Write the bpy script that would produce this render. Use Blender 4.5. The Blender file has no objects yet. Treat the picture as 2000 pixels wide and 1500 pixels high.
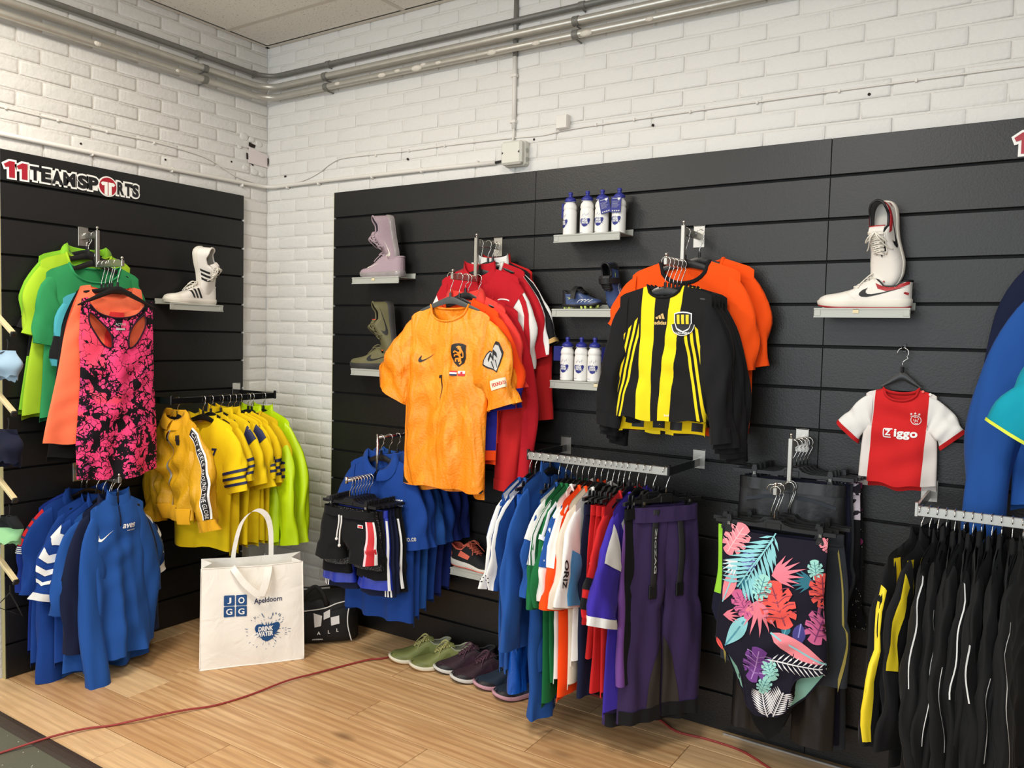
import bpy, bmesh, math, random
import numpy as np
from mathutils import Vector, Matrix
from mathutils.geometry import tessellate_polygon

SC = bpy.context.scene
COL = SC.collection
PI = math.pi
sin, cos = math.sin, math.cos

# ------------------------------------------------------------------ camera
# world: the room corner is the origin, right wall = plane y 0, left wall = plane x 0, floor z 0, metres
def make_camera():
    cd = bpy.data.cameras.new('camera')
    cam = bpy.data.objects.new('camera', cd)
    COL.objects.link(cam)
    yaw, pitch, roll = 2.14802355, -0.0566021693, 0.0237539679
    f = Vector((cos(pitch)*cos(yaw), cos(pitch)*sin(yaw), sin(pitch)))
    r = f.cross(Vector((0, 0, 1))).normalized()
    u = r.cross(f)
    rr = cos(roll)*r + sin(roll)*u
    uu = -sin(roll)*r + cos(roll)*u
    m = Matrix(((rr.x, uu.x, -f.x, 3.64449), (rr.y, uu.y, -f.y, -3.05227), (rr.z, uu.z, -f.z, 1.50134), (0, 0, 0, 1)))
    cam.matrix_world = m
    cd.sensor_width = 36.0
    cd.lens = 1576.986/2000*36
    cd.clip_start = 0.05
    SC.camera = cam
make_camera()

# ------------------------------------------------------------------ light and exposure
SC.view_settings.view_transform = 'Standard'
SC.view_settings.look = 'None'
SC.view_settings.gamma = 1.0
SC.view_settings.use_curve_mapping = False
SC.view_settings.exposure = 0.0

def make_world():
    w = bpy.data.worlds.new('world')
    SC.world = w
    w.use_nodes = True
    bg = w.node_tree.nodes['Background']
    bg.inputs[0].default_value = (0.97, 0.98, 1.0, 1)
    bg.inputs[1].default_value = 0.34
make_world()

def area_light(name, loc, target, size, power, col=(1, .93, .82), size_y=None, spread=PI):
    ld = bpy.data.lights.new(name, 'AREA')
    ld.energy = power
    ld.color = col
    ld.shape = 'RECTANGLE'
    ld.size = size
    ld.size_y = size_y or size
    ld.spread = spread
    o = bpy.data.objects.new(name, ld)
    COL.objects.link(o)
    o.location = loc
    d = Vector(target) - Vector(loc)
    o.rotation_euler = d.to_track_quat('-Z', 'Y').to_euler()
    return o
# luminaires in the shop ceiling, out of the frame
area_light('ceiling_lamp', (1.05, -2.0, 3.0), (1.0, -1.85, 0), 0.6, 41, (1, .92, .79))
area_light('ceiling_lamp', (2.85, -2.1, 3.0), (2.8, -1.95, 0), 0.6, 33, (1, .96, .89))
area_light('ceiling_lamp', (1.6, -4.2, 3.0), (1.6, -4.0, 0), 1.2, 34, (1, .95, .87), .6)
area_light('ceiling_lamp', (4.6, -3.6, 3.0), (4.5, -3.5, 0), 1.2, 38, (1, .97, .92), .6)
# daylight from the shop window behind the camera
area_light('window_daylight', (2.3, -6.4, 1.75), (2.2, 0, 1.6), 4.4, 140, (.88, .95, 1.0), 2.3)

# ------------------------------------------------------------------ colour and material helpers
def lin(c):
    return tuple(((v/255)/12.92 if v/255 <= .04045 else ((v/255+.055)/1.055)**2.4) for v in c)

class V:
    """a float socket with arithmetic, so that patterns can be written as formulas"""
    def __init__(s, nt, so): s.nt, s.so = nt, so
    def op(s, o, b=None, c=None):
        n = s.nt.nodes.new('ShaderNodeMath'); n.operation = o
        for i, v in enumerate((s, b, c)):
            if v is None: continue
            if isinstance(v, V): s.nt.links.new(v.so, n.inputs[i])
            else: n.inputs[i].default_value = v
        return V(s.nt, n.outputs[0])
    def __add__(s, o): return s.op('ADD', o)
    __radd__ = __add__
    def __sub__(s, o): return s.op('SUBTRACT', o)
    def __rsub__(s, o): return (s*-1)+o
    def __mul__(s, o): return s.op('MULTIPLY', o)
    __rmul__ = __mul__
    def __truediv__(s, o): return s.op('DIVIDE', o)
    def __gt__(s, o): return s.op('GREATER_THAN', o)
    def __lt__(s, o): return s.op('LESS_THAN', o)
    def __and__(s, o): return s.op('MINIMUM', o)
    def __or__(s, o): return s.op('MAXIMUM', o)
    def __abs__(s): return s.op('ABSOLUTE')
    def inv(s): return (s*-1)+1
    def mod(s, m): return s.op('FLOORED_MODULO', m)
    def sin(s): return s.op('SINE')
    def between(s, a, b): return (s > a) & (s < b)

class Ctx:
    def __init__(s, nt):
        s.nt = nt
        tc = nt.nodes.new('ShaderNodeTexCoord')
        s.vec = tc.outputs['Object']
        sp = nt.nodes.new('ShaderNodeSeparateXYZ')
        nt.links.new(s.vec, sp.inputs[0])
        s.x, s.y, s.z = (V(nt, sp.outputs[i]) for i in range(3))
    def scaled(s, sc):
        m = s.nt.nodes.new('ShaderNodeMapping')
        m.inputs['Scale'].default_value = sc if isinstance(sc, tuple) else (sc, sc, sc)
        s.nt.links.new(s.vec, m.inputs['Vector'])
        return m.outputs[0]
    def noise(s, scale, detail=3, sc=(1, 1, 1), dist=0):
        n = s.nt.nodes.new('ShaderNodeTexNoise')
        n.inputs['Scale'].default_value = scale
        n.inputs['Detail'].default_value = detail
        n.inputs['Distortion'].default_value = dist
        s.nt.links.new(s.scaled(sc), n.inputs['Vector'])
        return V(s.nt, n.outputs[0])
    def voronoi(s, scale, feature='F1', sc=(1, 1, 1), rnd=1):
        n = s.nt.nodes.new('ShaderNodeTexVoronoi')
        n.feature = feature
        n.inputs['Scale'].default_value = scale
        n.inputs['Randomness'].default_value = rnd
        s.nt.links.new(s.scaled(sc), n.inputs['Vector'])
        return V(s.nt, n.outputs['Distance'])
    def objrand(s):
        n = s.nt.nodes.new('ShaderNodeObjectInfo')
        return V(s.nt, n.outputs['Random'])

def mix(nt, fac, a, b):
    n = nt.nodes.new('ShaderNodeMix'); n.data_type = 'RGBA'
    if isinstance(fac, V): nt.links.new(fac.so, n.inputs[0])
    else: n.inputs[0].default_value = fac
    for i, v in ((6, a), (7, b)):
        if isinstance(v, tuple): n.inputs[i].default_value = (*v[:3], 1)
        else: nt.links.new(v, n.inputs[i])
    return n.outputs[2]

MATS = {}
def mat(name, col, rough=.6, layers=None, metal=0, bump=None, sheen=0, vary=0, spec=.5, trans=0, alpha=1, ior=1.45, coat=0, roughmap=None):
    """col in sRGB 0-255; layers(ctx) -> [(mask, colour)]; bump(ctx) -> (height, distance)"""
    if name in MATS: return MATS[name]
    m = bpy.data.materials.new(name); m.use_nodes = True
    nt = m.node_tree
    b = nt.nodes['Principled BSDF']
    c = Ctx(nt)
    cur = lin(col)
    if vary:
        nz = c.noise(vary[0], 3)
        a = tuple(v*(1-vary[1]) for v in cur); d = tuple(min(1, v*(1+vary[1])) for v in cur)
        cur = mix(nt, nz, a, d)
    if layers:
        for mask, cc in layers(c):
            cur = mix(nt, mask, cur, lin(cc) if isinstance(cc, tuple) else cc)
    if isinstance(cur, tuple): b.inputs['Base Color'].default_value = (*cur, 1)
    else: nt.links.new(cur, b.inputs['Base Color'])
    b.inputs['Roughness'].default_value = rough
    if roughmap: nt.links.new(roughmap(c).so, b.inputs['Roughness'])
    b.inputs['Metallic'].default_value = metal
    b.inputs['Specular IOR Level'].default_value = spec
    b.inputs['IOR'].default_value = ior
    b.inputs['Transmission Weight'].default_value = trans
    b.inputs['Alpha'].default_value = alpha
    b.inputs['Coat Weight'].default_value = coat
    if sheen:
        b.inputs['Sheen Weight'].default_value = sheen
        b.inputs['Sheen Roughness'].default_value = .4
    if bump:
        h, dist = bump(c)
        bn = nt.nodes.new('ShaderNodeBump')
        bn.inputs['Distance'].default_value = dist
        bn.inputs['Strength'].default_value = 1
        nt.links.new(h.so, bn.inputs['Height'])
        nt.links.new(bn.outputs[0], b.inputs['Normal'])
    MATS[name] = m
    return m

def wrinkle(amt=.006, scale=7):
    return lambda c: (c.noise(scale, 2, (1, 1, .35), .6)*.8 + c.noise(scale*9, 2)*.06, amt)

def fabric(name, col, layers=None, satin=False, amt=.006, scale=7, rough=None):
    return mat(name, col, rough or (.42 if satin else .85), layers, sheen=.0 if satin else .04,
               bump=wrinkle(amt*(1.6 if satin else 1), scale), spec=.5 if satin else .2, vary=(9, .06))

# ------------------------------------------------------------------ mesh helpers
class MB:
    def __init__(s): s.v = []; s.f = []
    def add(s, vs, fs):
        n = len(s.v); s.v += [tuple(v) for v in vs]; s.f += [tuple(i+n for i in f) for f in fs]
        return s
    def box(s, c, d, bev=0, rot=None):
        """box with chamfered edges"""
        hx, hy, hz = d[0]/2, d[1]/2, d[2]/2
        if bev <= 0:
            vs = [(x*hx, y*hy, z*hz) for x in (-1, 1) for y in (-1, 1) for z in (-1, 1)]
            fs = [(0, 1, 3, 2), (4, 6, 7, 5), (0, 4, 5, 1), (2, 3, 7, 6), (0, 2, 6, 4), (1, 5, 7, 3)]
        else:
            bev = min(bev, hx*.9, hy*.9, hz*.9)
            bm = bmesh.new(); bmesh.ops.create_cube(bm, size=1)
            for v in bm.verts: v.co = Vector((v.co.x*d[0], v.co.y*d[1], v.co.z*d[2]))
            bmesh.ops.bevel(bm, geom=bm.edges[:], offset=bev, segments=1, affect='EDGES')
            bm.verts.index_update()
            vs = [tuple(v.co) for v in bm.verts]; fs = [tuple(v.index for v in f.verts) for f in bm.faces]
            bm.free()
        if rot is not None: vs = [tuple(rot @ Vector(v)) for v in vs]
        return s.add([(v[0]+c[0], v[1]+c[1], v[2]+c[2]) for v in vs], fs)
    def tube(s, path, r, n=8, caps=True, closed=False, flat=1.0, up=None):
        P = [Vector(p) for p in path]; m = len(P)
        R = [r]*m if not hasattr(r, '__len__') else list(r)
        T = []
        for i in range(m):
            a = P[i-1] if (i > 0 or closed) else P[i]
            b = P[(i+1) % m] if (i < m-1 or closed) else P[i]
            t = (b-a); T.append(t.normalized() if t.length > 1e-9 else Vector((0, 0, 1)))
        u = Vector(up) if up else (Vector((0, 0, 1)) if abs(T[0].z) < .9 else Vector((1, 0, 0)))
        base = len(s.v)
        for i in range(m):
            u = (u - T[i]*u.dot(T[i]))
            if u.length < 1e-6: u = T[i].orthogonal()
            u.normalize(); w = T[i].cross(u)
            for k in range(n):
                a = 2*PI*k/n
                s.v.append(tuple(P[i] + u*(R[i]*cos(a)) + w*(R[i]*flat*sin(a))))
        mm = m if closed else m-1
        for i in range(mm):
            j = (i+1) % m
            for k in range(n):
                l = (k+1) % n
                s.f.append((base+i*n+k, base+i*n+l, base+j*n+l, base+j*n+k))
        if caps and not closed:
            s.f.append(tuple(base+k for k in reversed(range(n))))
            s.f.append(tuple(base+(m-1)*n+k for k in range(n)))
        return s
    def lathe(s, prof, n=20, c=(0, 0, 0), cap=True):
        base = len(s.v)
        for r, z in prof:
            for k in range(n):
                a = 2*PI*k/n
                s.v.append((c[0]+r*cos(a), c[1]+r*sin(a), c[2]+z))
        for i in range(len(prof)-1):
            for k in range(n):
                l = (k+1) % n
                s.f.append((base+i*n+k, base+i*n+l, base+(i+1)*n+l, base+(i+1)*n+k))
        if cap:
            s.f.append(tuple(base+k for k in reversed(range(n))))
            s.f.append(tuple(base+(len(prof)-1)*n+k for k in range(n)))
        return s
    def ball(s, c, r, n=8, sc=(1, 1, 1)):
        prof = [(max(r*sin(PI*i/(n-2)), 1e-5), -r*cos(PI*i/(n-2))) for i in range(n-1)]
        b = len(s.v); s.lathe(prof, n+2)
        s.v[b:] = [(v[0]*sc[0]+c[0], v[1]*sc[1]+c[1], v[2]*sc[2]+c[2]) for v in s.v[b:]]
        return s
    def grid(s, A, closed_u=False):
        """A: array (nu, nv, 3)"""
        nu, nv = A.shape[:2]; base = len(s.v)
        s.v += [tuple(map(float, p)) for p in A.reshape(-1, 3)]
        for i in range(nu if closed_u else nu-1):
            j = (i+1) % nu
            for k in range(nv-1):
                s.f.append((base+i*nv+k, base+j*nv+k, base+j*nv+k+1, base+i*nv+k+1))
        return s
    def prism(s, pts, y0, y1):
        """2d outline in x,z extruded along y"""
        n = len(pts); b = len(s.v)
        s.v += [(p[0], y0, p[1]) for p in pts] + [(p[0], y1, p[1]) for p in pts]
        tri = tessellate_polygon([[Vector((p[0], p[1], 0)) for p in pts]])
        for t in tri:
            s.f.append(tuple(b+i for i in t)); s.f.append(tuple(b+n+i for i in reversed(t)))
        for i in range(n):
            j = (i+1) % n; s.f.append((b+i, b+j, b+n+j, b+n+i))
        return s
    def mesh(s, name, m, smooth=True, weld=0, fix=True):
        me = bpy.data.meshes.new(name)
        me.from_pydata(s.v, [], s.f)
        if weld or fix:
            bm = bmesh.new(); bm.from_mesh(me)
            if weld: bmesh.ops.remove_doubles(bm, verts=bm.verts, dist=weld)
            if fix: bmesh.ops.recalc_face_normals(bm, faces=bm.faces)
            bm.to_mesh(me); bm.free()
        if m is not None: me.materials.append(m)
        if smooth is True: me.shade_smooth()
        elif smooth:
            me.shade_smooth(); me.set_sharp_from_angle(angle=smooth)
        me.update()
        return me
    def build(s, name, m, parent=None, smooth=.6, weld=0, fix=True):
        return link(name, s.mesh(name, m, smooth, weld, fix), parent)

def link(name, me, parent=None, loc=None, rot=None):
    o = bpy.data.objects.new(name, me); COL.objects.link(o)
    if parent is not None: o.parent = parent
    if loc is not None: o.location = loc
    if rot is not None: o.rotation_euler = rot
    return o

def tag(o, label, cat, group=None, kind=None):
    if label: o['label'] = label
    if cat: o['category'] = cat
    if group: o['group'] = group
    if kind: o['kind'] = kind
    return o

def thing(name, label, cat, loc=(0, 0, 0), rz=0, group=None, rot=None):
    o = bpy.data.objects.new(name, None); COL.objects.link(o)
    o.empty_display_size = .05
    o.location = loc; o.rotation_euler = rot or (0, 0, rz)
    return tag(o, label, cat, group)

def struct(o):
    o['kind'] = 'structure'; return o

# flat shapes (lettering, emblems, prints) as 2d triangle meshes that are laid onto surfaces
_T = {}
def text2d(s, size=1, bold=0, shear=0, space=1, width=1):
    k = (s, bold, shear, space)
    if k not in _T:
        cu = bpy.data.curves.new('txt', 'FONT'); cu.body = s; cu.size = 1; cu.offset = bold; cu.shear = shear
        cu.space_character = space; cu.resolution_u = 3; cu.fill_mode = 'FRONT' if hasattr(cu, 'fill_mode') else cu.fill_mode
        o = bpy.data.objects.new('txt', cu); COL.objects.link(o)
        dg = bpy.context.evaluated_depsgraph_get()
        me = bpy.data.meshes.new_from_object(o.evaluated_get(dg))
        vs = np.array([v.co[:2] for v in me.vertices]); fs = [tuple(p.vertices) for p in me.polygons]
        bpy.data.objects.remove(o); bpy.data.curves.remove(cu); bpy.data.meshes.remove(me)
        mn, mx = vs.min(0), vs.max(0)
        vs = vs - (mn+mx)/2
        _T[k] = (vs, fs)
    vs, fs = _T[k]
    return vs*np.array([size*width, size]), fs

def poly2d(*loops):
    ls = [[Vector((p[0], p[1], 0)) for p in l] for l in loops]
    tri = tessellate_polygon(ls)
    return np.array([p[:2] for l in loops for p in l], float), [tuple(t) for t in tri]

def join2d(*ms):
    vs, fs, n = [], [], 0
    for v, f in ms:
        vs.append(np.asarray(v)); fs += [tuple(i+n for i in t) for t in f]; n += len(v)
    return np.concatenate(vs), fs

def xf2d(m, dx=0, dy=0, s=1, rot=0, sx=1):
    v = m[0]*np.array([s*sx, s]); c, q = cos(rot), sin(rot)
    v = np.stack([v[:, 0]*c - v[:, 1]*q + dx, v[:, 0]*q + v[:, 1]*c + dy], 1)
    return v, m[1]

def fit2d(m, w, h, cx=0, cy=0):
    v = m[0]; mn, mx = v.min(0), v.max(0)
    return (v-(mn+mx)/2)/np.maximum(mx-mn, 1e-9)*np.array([w, h])+np.array([cx, cy]), m[1]

def decal(name, m2, fn, mt, parent, maxlen=.02, label=None):
    """lay a 2d mesh on a surface: fn(u, v) -> (n,3) points just above the surface"""
    bm = bmesh.new()
    bv = [bm.verts.new((float(p[0]), float(p[1]), 0)) for p in m2[0]]
    for f in m2[1]:
        try: bm.faces.new([bv[i] for i in f])
        except ValueError: pass
    for _ in range(6):
        es = [e for e in bm.edges if e.calc_length() > maxlen]
        if not es or len(bm.faces) > 6000: break
        bmesh.ops.subdivide_edges(bm, edges=es, cuts=1)
        bmesh.ops.triangulate(bm, faces=[f for f in bm.faces if len(f.verts) > 4])
    bm.verts.index_update()
    uv = np.array([v.co[:2] for v in bm.verts])
    P = fn(uv[:, 0], uv[:, 1])
    for v, p in zip(bm.verts, P): v.co = p
    me = bpy.data.meshes.new(name); bm.to_mesh(me); bm.free()
    me.materials.append(mt); me.shade_smooth()
    o = link(name, me, parent)
    if label: o['label'] = label
    return o

def circle2d(r, n=24, cx=0, cy=0, sx=1):
    return [(cx+r*sx*cos(2*PI*i/n), cy+r*sin(2*PI*i/n)) for i in range(n)]

def spline(pts, n=8):
    """Catmull-Rom through 2d or 3d points"""
    P = [np.array(p, float) for p in pts]; out = []
    for i in range(len(P)-1):
        p0 = P[max(i-1, 0)]; p1 = P[i]; p2 = P[i+1]; p3 = P[min(i+2, len(P)-1)]
        for k in range(n):
            t = k/n
            out.append(.5*((2*p1)+(-p0+p2)*t+(2*p0-5*p1+4*p2-p3)*t*t+(-p0+3*p1-3*p2+p3)*t**3))
    out.append(P[-1])
    return [tuple(map(float, p)) for p in out]

def sm(x, a, b):
    t = np.clip((np.asarray(x, float)-a)/(b-a), 0, 1); return t*t*(3-2*t)

def sspline(x, xs, ys):
    """smooth monotone interpolation (xs ascending)"""
    xs = np.asarray(xs, float); ys = np.asarray(ys, float); x = np.clip(x, xs[0], xs[-1])
    h = np.diff(xs); d = np.diff(ys)/h
    m = np.zeros(len(xs))
    for i in range(1, len(xs)-1):
        m[i] = 0 if d[i-1]*d[i] <= 0 else 2*d[i-1]*d[i]/(d[i-1]+d[i])
    m[0] = d[0]; m[-1] = d[-1]
    i = np.clip(np.searchsorted(xs, x)-1, 0, len(h)-1)
    t = (x-xs[i])/h[i]
    return ((2*t**3-3*t**2+1)*ys[i]+(t**3-2*t**2+t)*h[i]*m[i]+(-2*t**3+3*t**2)*ys[i+1]+(t**3-t**2)*h[i]*m[i+1])
# ================================================================== the room
CEIL = 3.062
WHITE = mat('painted_brick', (221, 219, 215), .55, vary=(3, .03), bump=lambda c: (c.noise(45, 3)*.7+c.noise(9, 2)*1.0, .004), spec=.35)
MORTAR = mat('painted_mortar', (218, 215, 209), .6, bump=lambda c: (c.noise(60, 3), .004), spec=.3)

rng = random.Random(4)
def brick_mesh(L, H, seed):
    """front face at y=-depth, slightly pillowed, worn corners; 22 faces"""
    r = random.Random(seed)
    c = .006
    def ring(ix, iz, y):
        return [(-L/2+ix+r.uniform(-1, 1)*.0012, y, -H/2+iz+r.uniform(-1, 1)*.0012), (L/2-ix+r.uniform(-1, 1)*.0012, y, -H/2+iz+r.uniform(-1, 1)*.0012),
                (L/2-ix+r.uniform(-1, 1)*.0012, y, H/2-iz+r.uniform(-1, 1)*.0012), (-L/2+ix+r.uniform(-1, 1)*.0012, y, H/2-iz+r.uniform(-1, 1)*.0012)]
    vs = ring(0, 0, .004)+ring(.0, .0, .0002)+ring(c*.6, c*.6, -.0024)+ring(c*2.0, c*1.6, -.0036)
    fs = []
    for a in range(3):
        for k in range(4):
            l = (k+1) % 4; fs.append((a*4+k, a*4+l, a*4+4+l, a*4+4+k))
    fs.append((12, 13, 14, 15))
    mb = MB().add(vs, fs)
    return mb.mesh('brick', WHITE, smooth=.9)

CH, BL, JT = .0662, .2195, .0085
BM = {}
def brick_get(L):
    k = round(L, 2)
    if k not in BM: BM[k] = [brick_mesh(L, CH-JT, 7*i+int(k*1000)) for i in range(4)]
    return BM[k]

def brick_wall(wall, side, lo, hi, skip):
    """running bond; positions along the wall in world metres; skip(u,z) true where a panel hides the wall"""
    bricks = []
    nrow = int(CEIL/CH)+1
    for i in range(-1, nrow+1):
        z = 2.025-CH/2 - CH*(15-i)+ CH*15*0
        z = (2.025 % CH) + CH*i + CH/2
        if z < CH*.3 or z > CEIL-.01: continue
        off = (.107 if i % 2 else .2255) + rng.uniform(-.008, .008)
        n0 = int((lo-off)/BL)-2
        for k in range(n0, int((hi-off)/BL)+2):
            a, b = off+k*BL+JT/2, off+(k+1)*BL-JT/2
            a2, b2 = max(a, lo), min(b, hi)
            if b2-a2 < .035: continue
            if skip(a2, b2, z): continue
            bricks.append(((a2+b2)/2, z, b2-a2))
    camp = Vector((3.644, -3.052, 1.5))
    def dist(b):
        p = Vector((b[0], 0, b[1])) if side == 'R' else Vector((0, b[0], b[1]))
        return (p-camp).length/(b[2]+.001)
    bricks.sort(key=dist)
    rest = MB()
    for i, (u, z, L) in enumerate(bricks):
        tilt = rng.uniform(-.004, .004); dy = rng.uniform(-.0012, .0012)
        loc = (u, dy, z) if side == 'R' else (-dy, u, z)
        rot = (0, tilt, 0) if side == 'R' else (0, tilt, PI/2)
        me = rng.choice(brick_get(L))
        if i < 298:
            o = link('brick', me, wall, loc, rot)
            o.scale = (L/round(L, 2), 1, 1)
        else:
            M = Matrix.LocRotScale(Vector(loc), Matrix.Rotation(rot[2], 3, 'Z').to_quaternion(), Vector((L/round(L, 2), 1, 1)))
            rest.add([tuple(M @ v.co) for v in me.vertices], [tuple(p.vertices) for p in me.polygons])
    if rest.v:
        o = rest.build('brick_courses', WHITE, wall, smooth=.9); o['kind'] = 'stuff'

# right wall (y = 0) and left wall (x = 0)
WR = struct(MB().box((3.2, .0525, CEIL/2+.15), (6.4, .1, CEIL+.3)).build('wall_right', MORTAR, smooth=False))
WL = struct(MB().box((-.0525, -2.5, CEIL/2+.15), (.1, 5.0, CEIL+.3)).build('wall_left', MORTAR, smooth=False))
PT = 2.2295    # panel top
def skipR(a, b, z):
    if a > 3.95: return True
    return b > .60 and a > .50 and z < PT-.04
def skipL(a, b, z):
    if b < -1.62: return True
    if -.155 < b and -.132 > a and 2.41 < z < 2.505 and False: return True
    return a < -.22 and b > -1.36 and z < PT-.04
brick_wall(WR, 'R', .001, 4.2, skipR)
brick_wall(WL, 'L', -1.75, -.001, skipL)

# drill holes in the paint
HOLE = mat('drill_hole', (40, 30, 26), .9)
for x, z in [(1.022, 2.36), (.15, 2.353), (1.745, 2.372), (2.303, 2.366), (3.106, 2.373)]:
    MB().tube([(x, -.0062, z), (x, .002, z)], .0055, 8).build('drill_hole', HOLE, WR)
for y, z in [(-1.046, 2.325), (-.628, 2.336), (-.241, 2.401)]:
    MB().tube([(.0062, y, z), (-.002, y, z)], .005, 8).build('drill_hole', HOLE, WL)

# the patched break-out beside the corner
pm = mat('patch_board', (222, 212, 212), .7)
P_ = MB()
P_.add([(.0075, -.129, 2.503), (.0095, -.002, 2.478), (.0105, -.001, 2.412), (.0075, -.132, 2.416)], [(0, 1, 2, 3)])
P_.add([(.004, -.129, 2.503), (.004, -.002, 2.478), (.004, -.001, 2.412), (.004, -.132, 2.416)], [(3, 2, 1, 0)])
for a in range(4):
    b = (a+1) % 4; P_.f.append((a, 4+a, 4+b, b))
o = P_.build('wall_patch', pm, WL, smooth=False); o['label'] = 'white board patch over a hole'
dk = MB()
dk.add([(.0068, -.131, 2.528), (.0068, -.085, 2.519), (.0068, -.092, 2.501), (.0068, -.131, 2.506)], [(0, 1, 2, 3)])
dk.add([(.0068, -.148, 2.467), (.0068, -.137, 2.467), (.0068, -.134, 2.435), (.0068, -.146, 2.432)], [(0, 1, 2, 3)])
dk.add([(.0068, -.122, 2.418), (.0068, -.10, 2.415), (.0068, -.098, 2.405), (.0068, -.108, 2.406)], [(0, 1, 2, 3)])
dk.add([(.003, -.0075, 2.467), (.018, -.0075, 2.464), (.02, -.0075, 2.44), (.01, -.0075, 2.418), (.002, -.0075, 2.425)], [(0, 1, 2, 3, 4)])
o = dk.build('wall_gap', HOLE, WL, smooth=False); o['label'] = 'dark gaps around the patch'
bl = MB()
for y, z, r in [(-.16, 2.55, .03), (-.11, 2.545, .022), (-.06, 2.53, .025), (-.15, 2.385, .022), (-.09, 2.375, .026), (-.04, 2.37, .02), (-.19, 2.49, .016)]:
    bl.ball((.004, y, z), r, 8, (.16, 1, .7))
o = bl.build('plaster_smear', WHITE, WL, smooth=True)

# ------------------------------------------------------------------ slat wall panels
SLAT = mat('slatwall_black', (21, 20.5, 20.5), .42, bump=lambda c: (c.noise(160, 2), .0006), spec=.55, vary=(1.2, .05))
GROOVE = mat('slatwall_groove', (10, 10, 10), .7)
EDGE = mat('panel_edge', (178, 168, 120), .6)
CLIPM = mat('groove_clip', (215, 215, 212), .5)
def slat_panel(side, u0, u1, label, outer=True):
    t = thing('slatwall_panel', label, 'wall panel', (u0, 0, 0) if side == 'R' else (0, u0, 0), 0 if side == 'R' else PI/2)
    W = u1-u0
    # local: x along the wall, y = -distance from the wall
    MB().box((W/2, -.0115, PT/2), (W, .009, PT-.002)).build('backing_board', GROOVE, t, smooth=False)
    edges = [2.098-.15*k for k in range(14)]
    tops = [PT]+[e-.0045 for e in edges]
    bots = [e+.0045 for e in edges]+[.002]
    cache = {}
    for a, b in zip(tops, bots):
        h = a-b
        if h < .01: continue
        k = round(h, 3)
        if k not in cache:
            # T-slot board: a chamfered front edge
            cache[k] = MB().box((W/2, 0, 0), (W, .016, h), .0016).mesh('slat', SLAT, smooth=.5)
        link('slat', cache[k], t, (0, -.024, (a+b)/2))
    if outer: MB().box((-.0012, -.018, PT/2), (.002, .026, PT)).build('edge_band', EDGE, t, smooth=False)
    clip = MB().box((0, 0, 0), (.008, .02, .012), .001).mesh('groove_clip', CLIPM, smooth=.5)
    for e in edges:
        if not outer: continue
        if side == 'R': link('groove_clip', clip, t, (-.004, -.02, e))
        else: link('groove_clip', clip, t, (W+.002, -.02, e))
    return t
slat_panel('L', -1.3969, -.181, 'tall black slatwall panel on the left wall, under the red and black lettering')
slat_panel('R', .5548, 1.7762, 'black slatwall panel on the right wall, nearest the corner, behind the orange football shirt')
slat_panel('R', 1.7768, 2.9962, 'black slatwall panel in the middle of the right wall, behind the yellow and black shirts', False)
slat_panel('R', 2.9968, 4.215, 'rightmost black slatwall panel, behind the baby shirt and the red and white trainers', False)

# ------------------------------------------------------------------ floor
def wood_layers(c):
    r = c.objrand()
    nt = c.nt
    # grain along x, shifted per plank
    mp = nt.nodes.new('ShaderNodeMapping'); mp.inputs['Scale'].default_value = (1.3, 11, 1)
    nt.links.new(c.vec, mp.inputs['Vector'])
    cb = nt.nodes.new('ShaderNodeCombineXYZ')
    nt.links.new((r*37).so, cb.inputs[0]); nt.links.new((r*91).so, cb.inputs[1]); nt.links.new((r*13).so, cb.inputs[2])
    nt.links.new(cb.outputs[0], mp.inputs['Location'])
    n1 = nt.nodes.new('ShaderNodeTexNoise'); n1.inputs['Scale'].default_value = 1.6; n1.inputs['Detail'].default_value = 5; n1.inputs['Distortion'].default_value = 1.1
    nt.links.new(mp.outputs[0], n1.inputs['Vector'])
    mp2 = nt.nodes.new('ShaderNodeMapping'); mp2.inputs['Scale'].default_value = (3, 75, 1)
    nt.links.new(c.vec, mp2.inputs['Vector']); nt.links.new(cb.outputs[0], mp2.inputs['Location'])
    n2 = nt.nodes.new('ShaderNodeTexNoise'); n2.inputs['Scale'].default_value = 1.4; n2.inputs['Detail'].default_value = 3
    nt.links.new(mp2.outputs[0], n2.inputs['Vector'])
    # cathedral rings
    w = nt.nodes.new('ShaderNodeTexWave'); w.wave_type = 'RINGS'; w.inputs['Scale'].default_value = .8; w.inputs['Distortion'].default_value = 5; w.inputs['Detail'].default_value = 3; w.inputs['Detail Scale'].default_value = 1.2
    nt.links.new(mp.outputs[0], w.inputs['Vector'])
    # knots
    mp3 = nt.nodes.new('ShaderNodeMapping'); mp3.inputs['Scale'].default_value = (2.2, 5.0, 1)
    nt.links.new(c.vec, mp3.inputs['Vector']); nt.links.new(cb.outputs[0], mp3.inputs['Location'])
    vo = nt.nodes.new('ShaderNodeTexVoronoi'); vo.inputs['Scale'].default_value = 1.0
    nt.links.new(mp3.outputs[0], vo.inputs['Vector'])
    kn = V(nt, vo.outputs['Distance'])
    N1, N2, WV = V(nt, n1.outputs[0]), V(nt, n2.outputs[0]), V(nt, w.outputs['Fac'])
    sat = lambda v: v.op('MINIMUM', 1).op('MAXIMUM', 0)
    return [(sat((N1-.38)*3.2)*.75, (236, 200, 150)), (sat((N2-.44)*4)*.42, (160, 119, 80)), (sat((WV-.45)*2.5)*.42, (162, 118, 76)),
            (sat((.16-kn)*9)*.75, (92, 64, 44)), (sat((r-.55)*2.5)*.40, (242, 212, 166)), (sat((.4-r)*2.5)*.42, (176, 130, 86))]
WOOD = mat('oak_laminate', (206, 162, 113), .40, wood_layers, bump=lambda c: (c.noise(6, 3, (3, 60, 1)), .0008), spec=.45)
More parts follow.
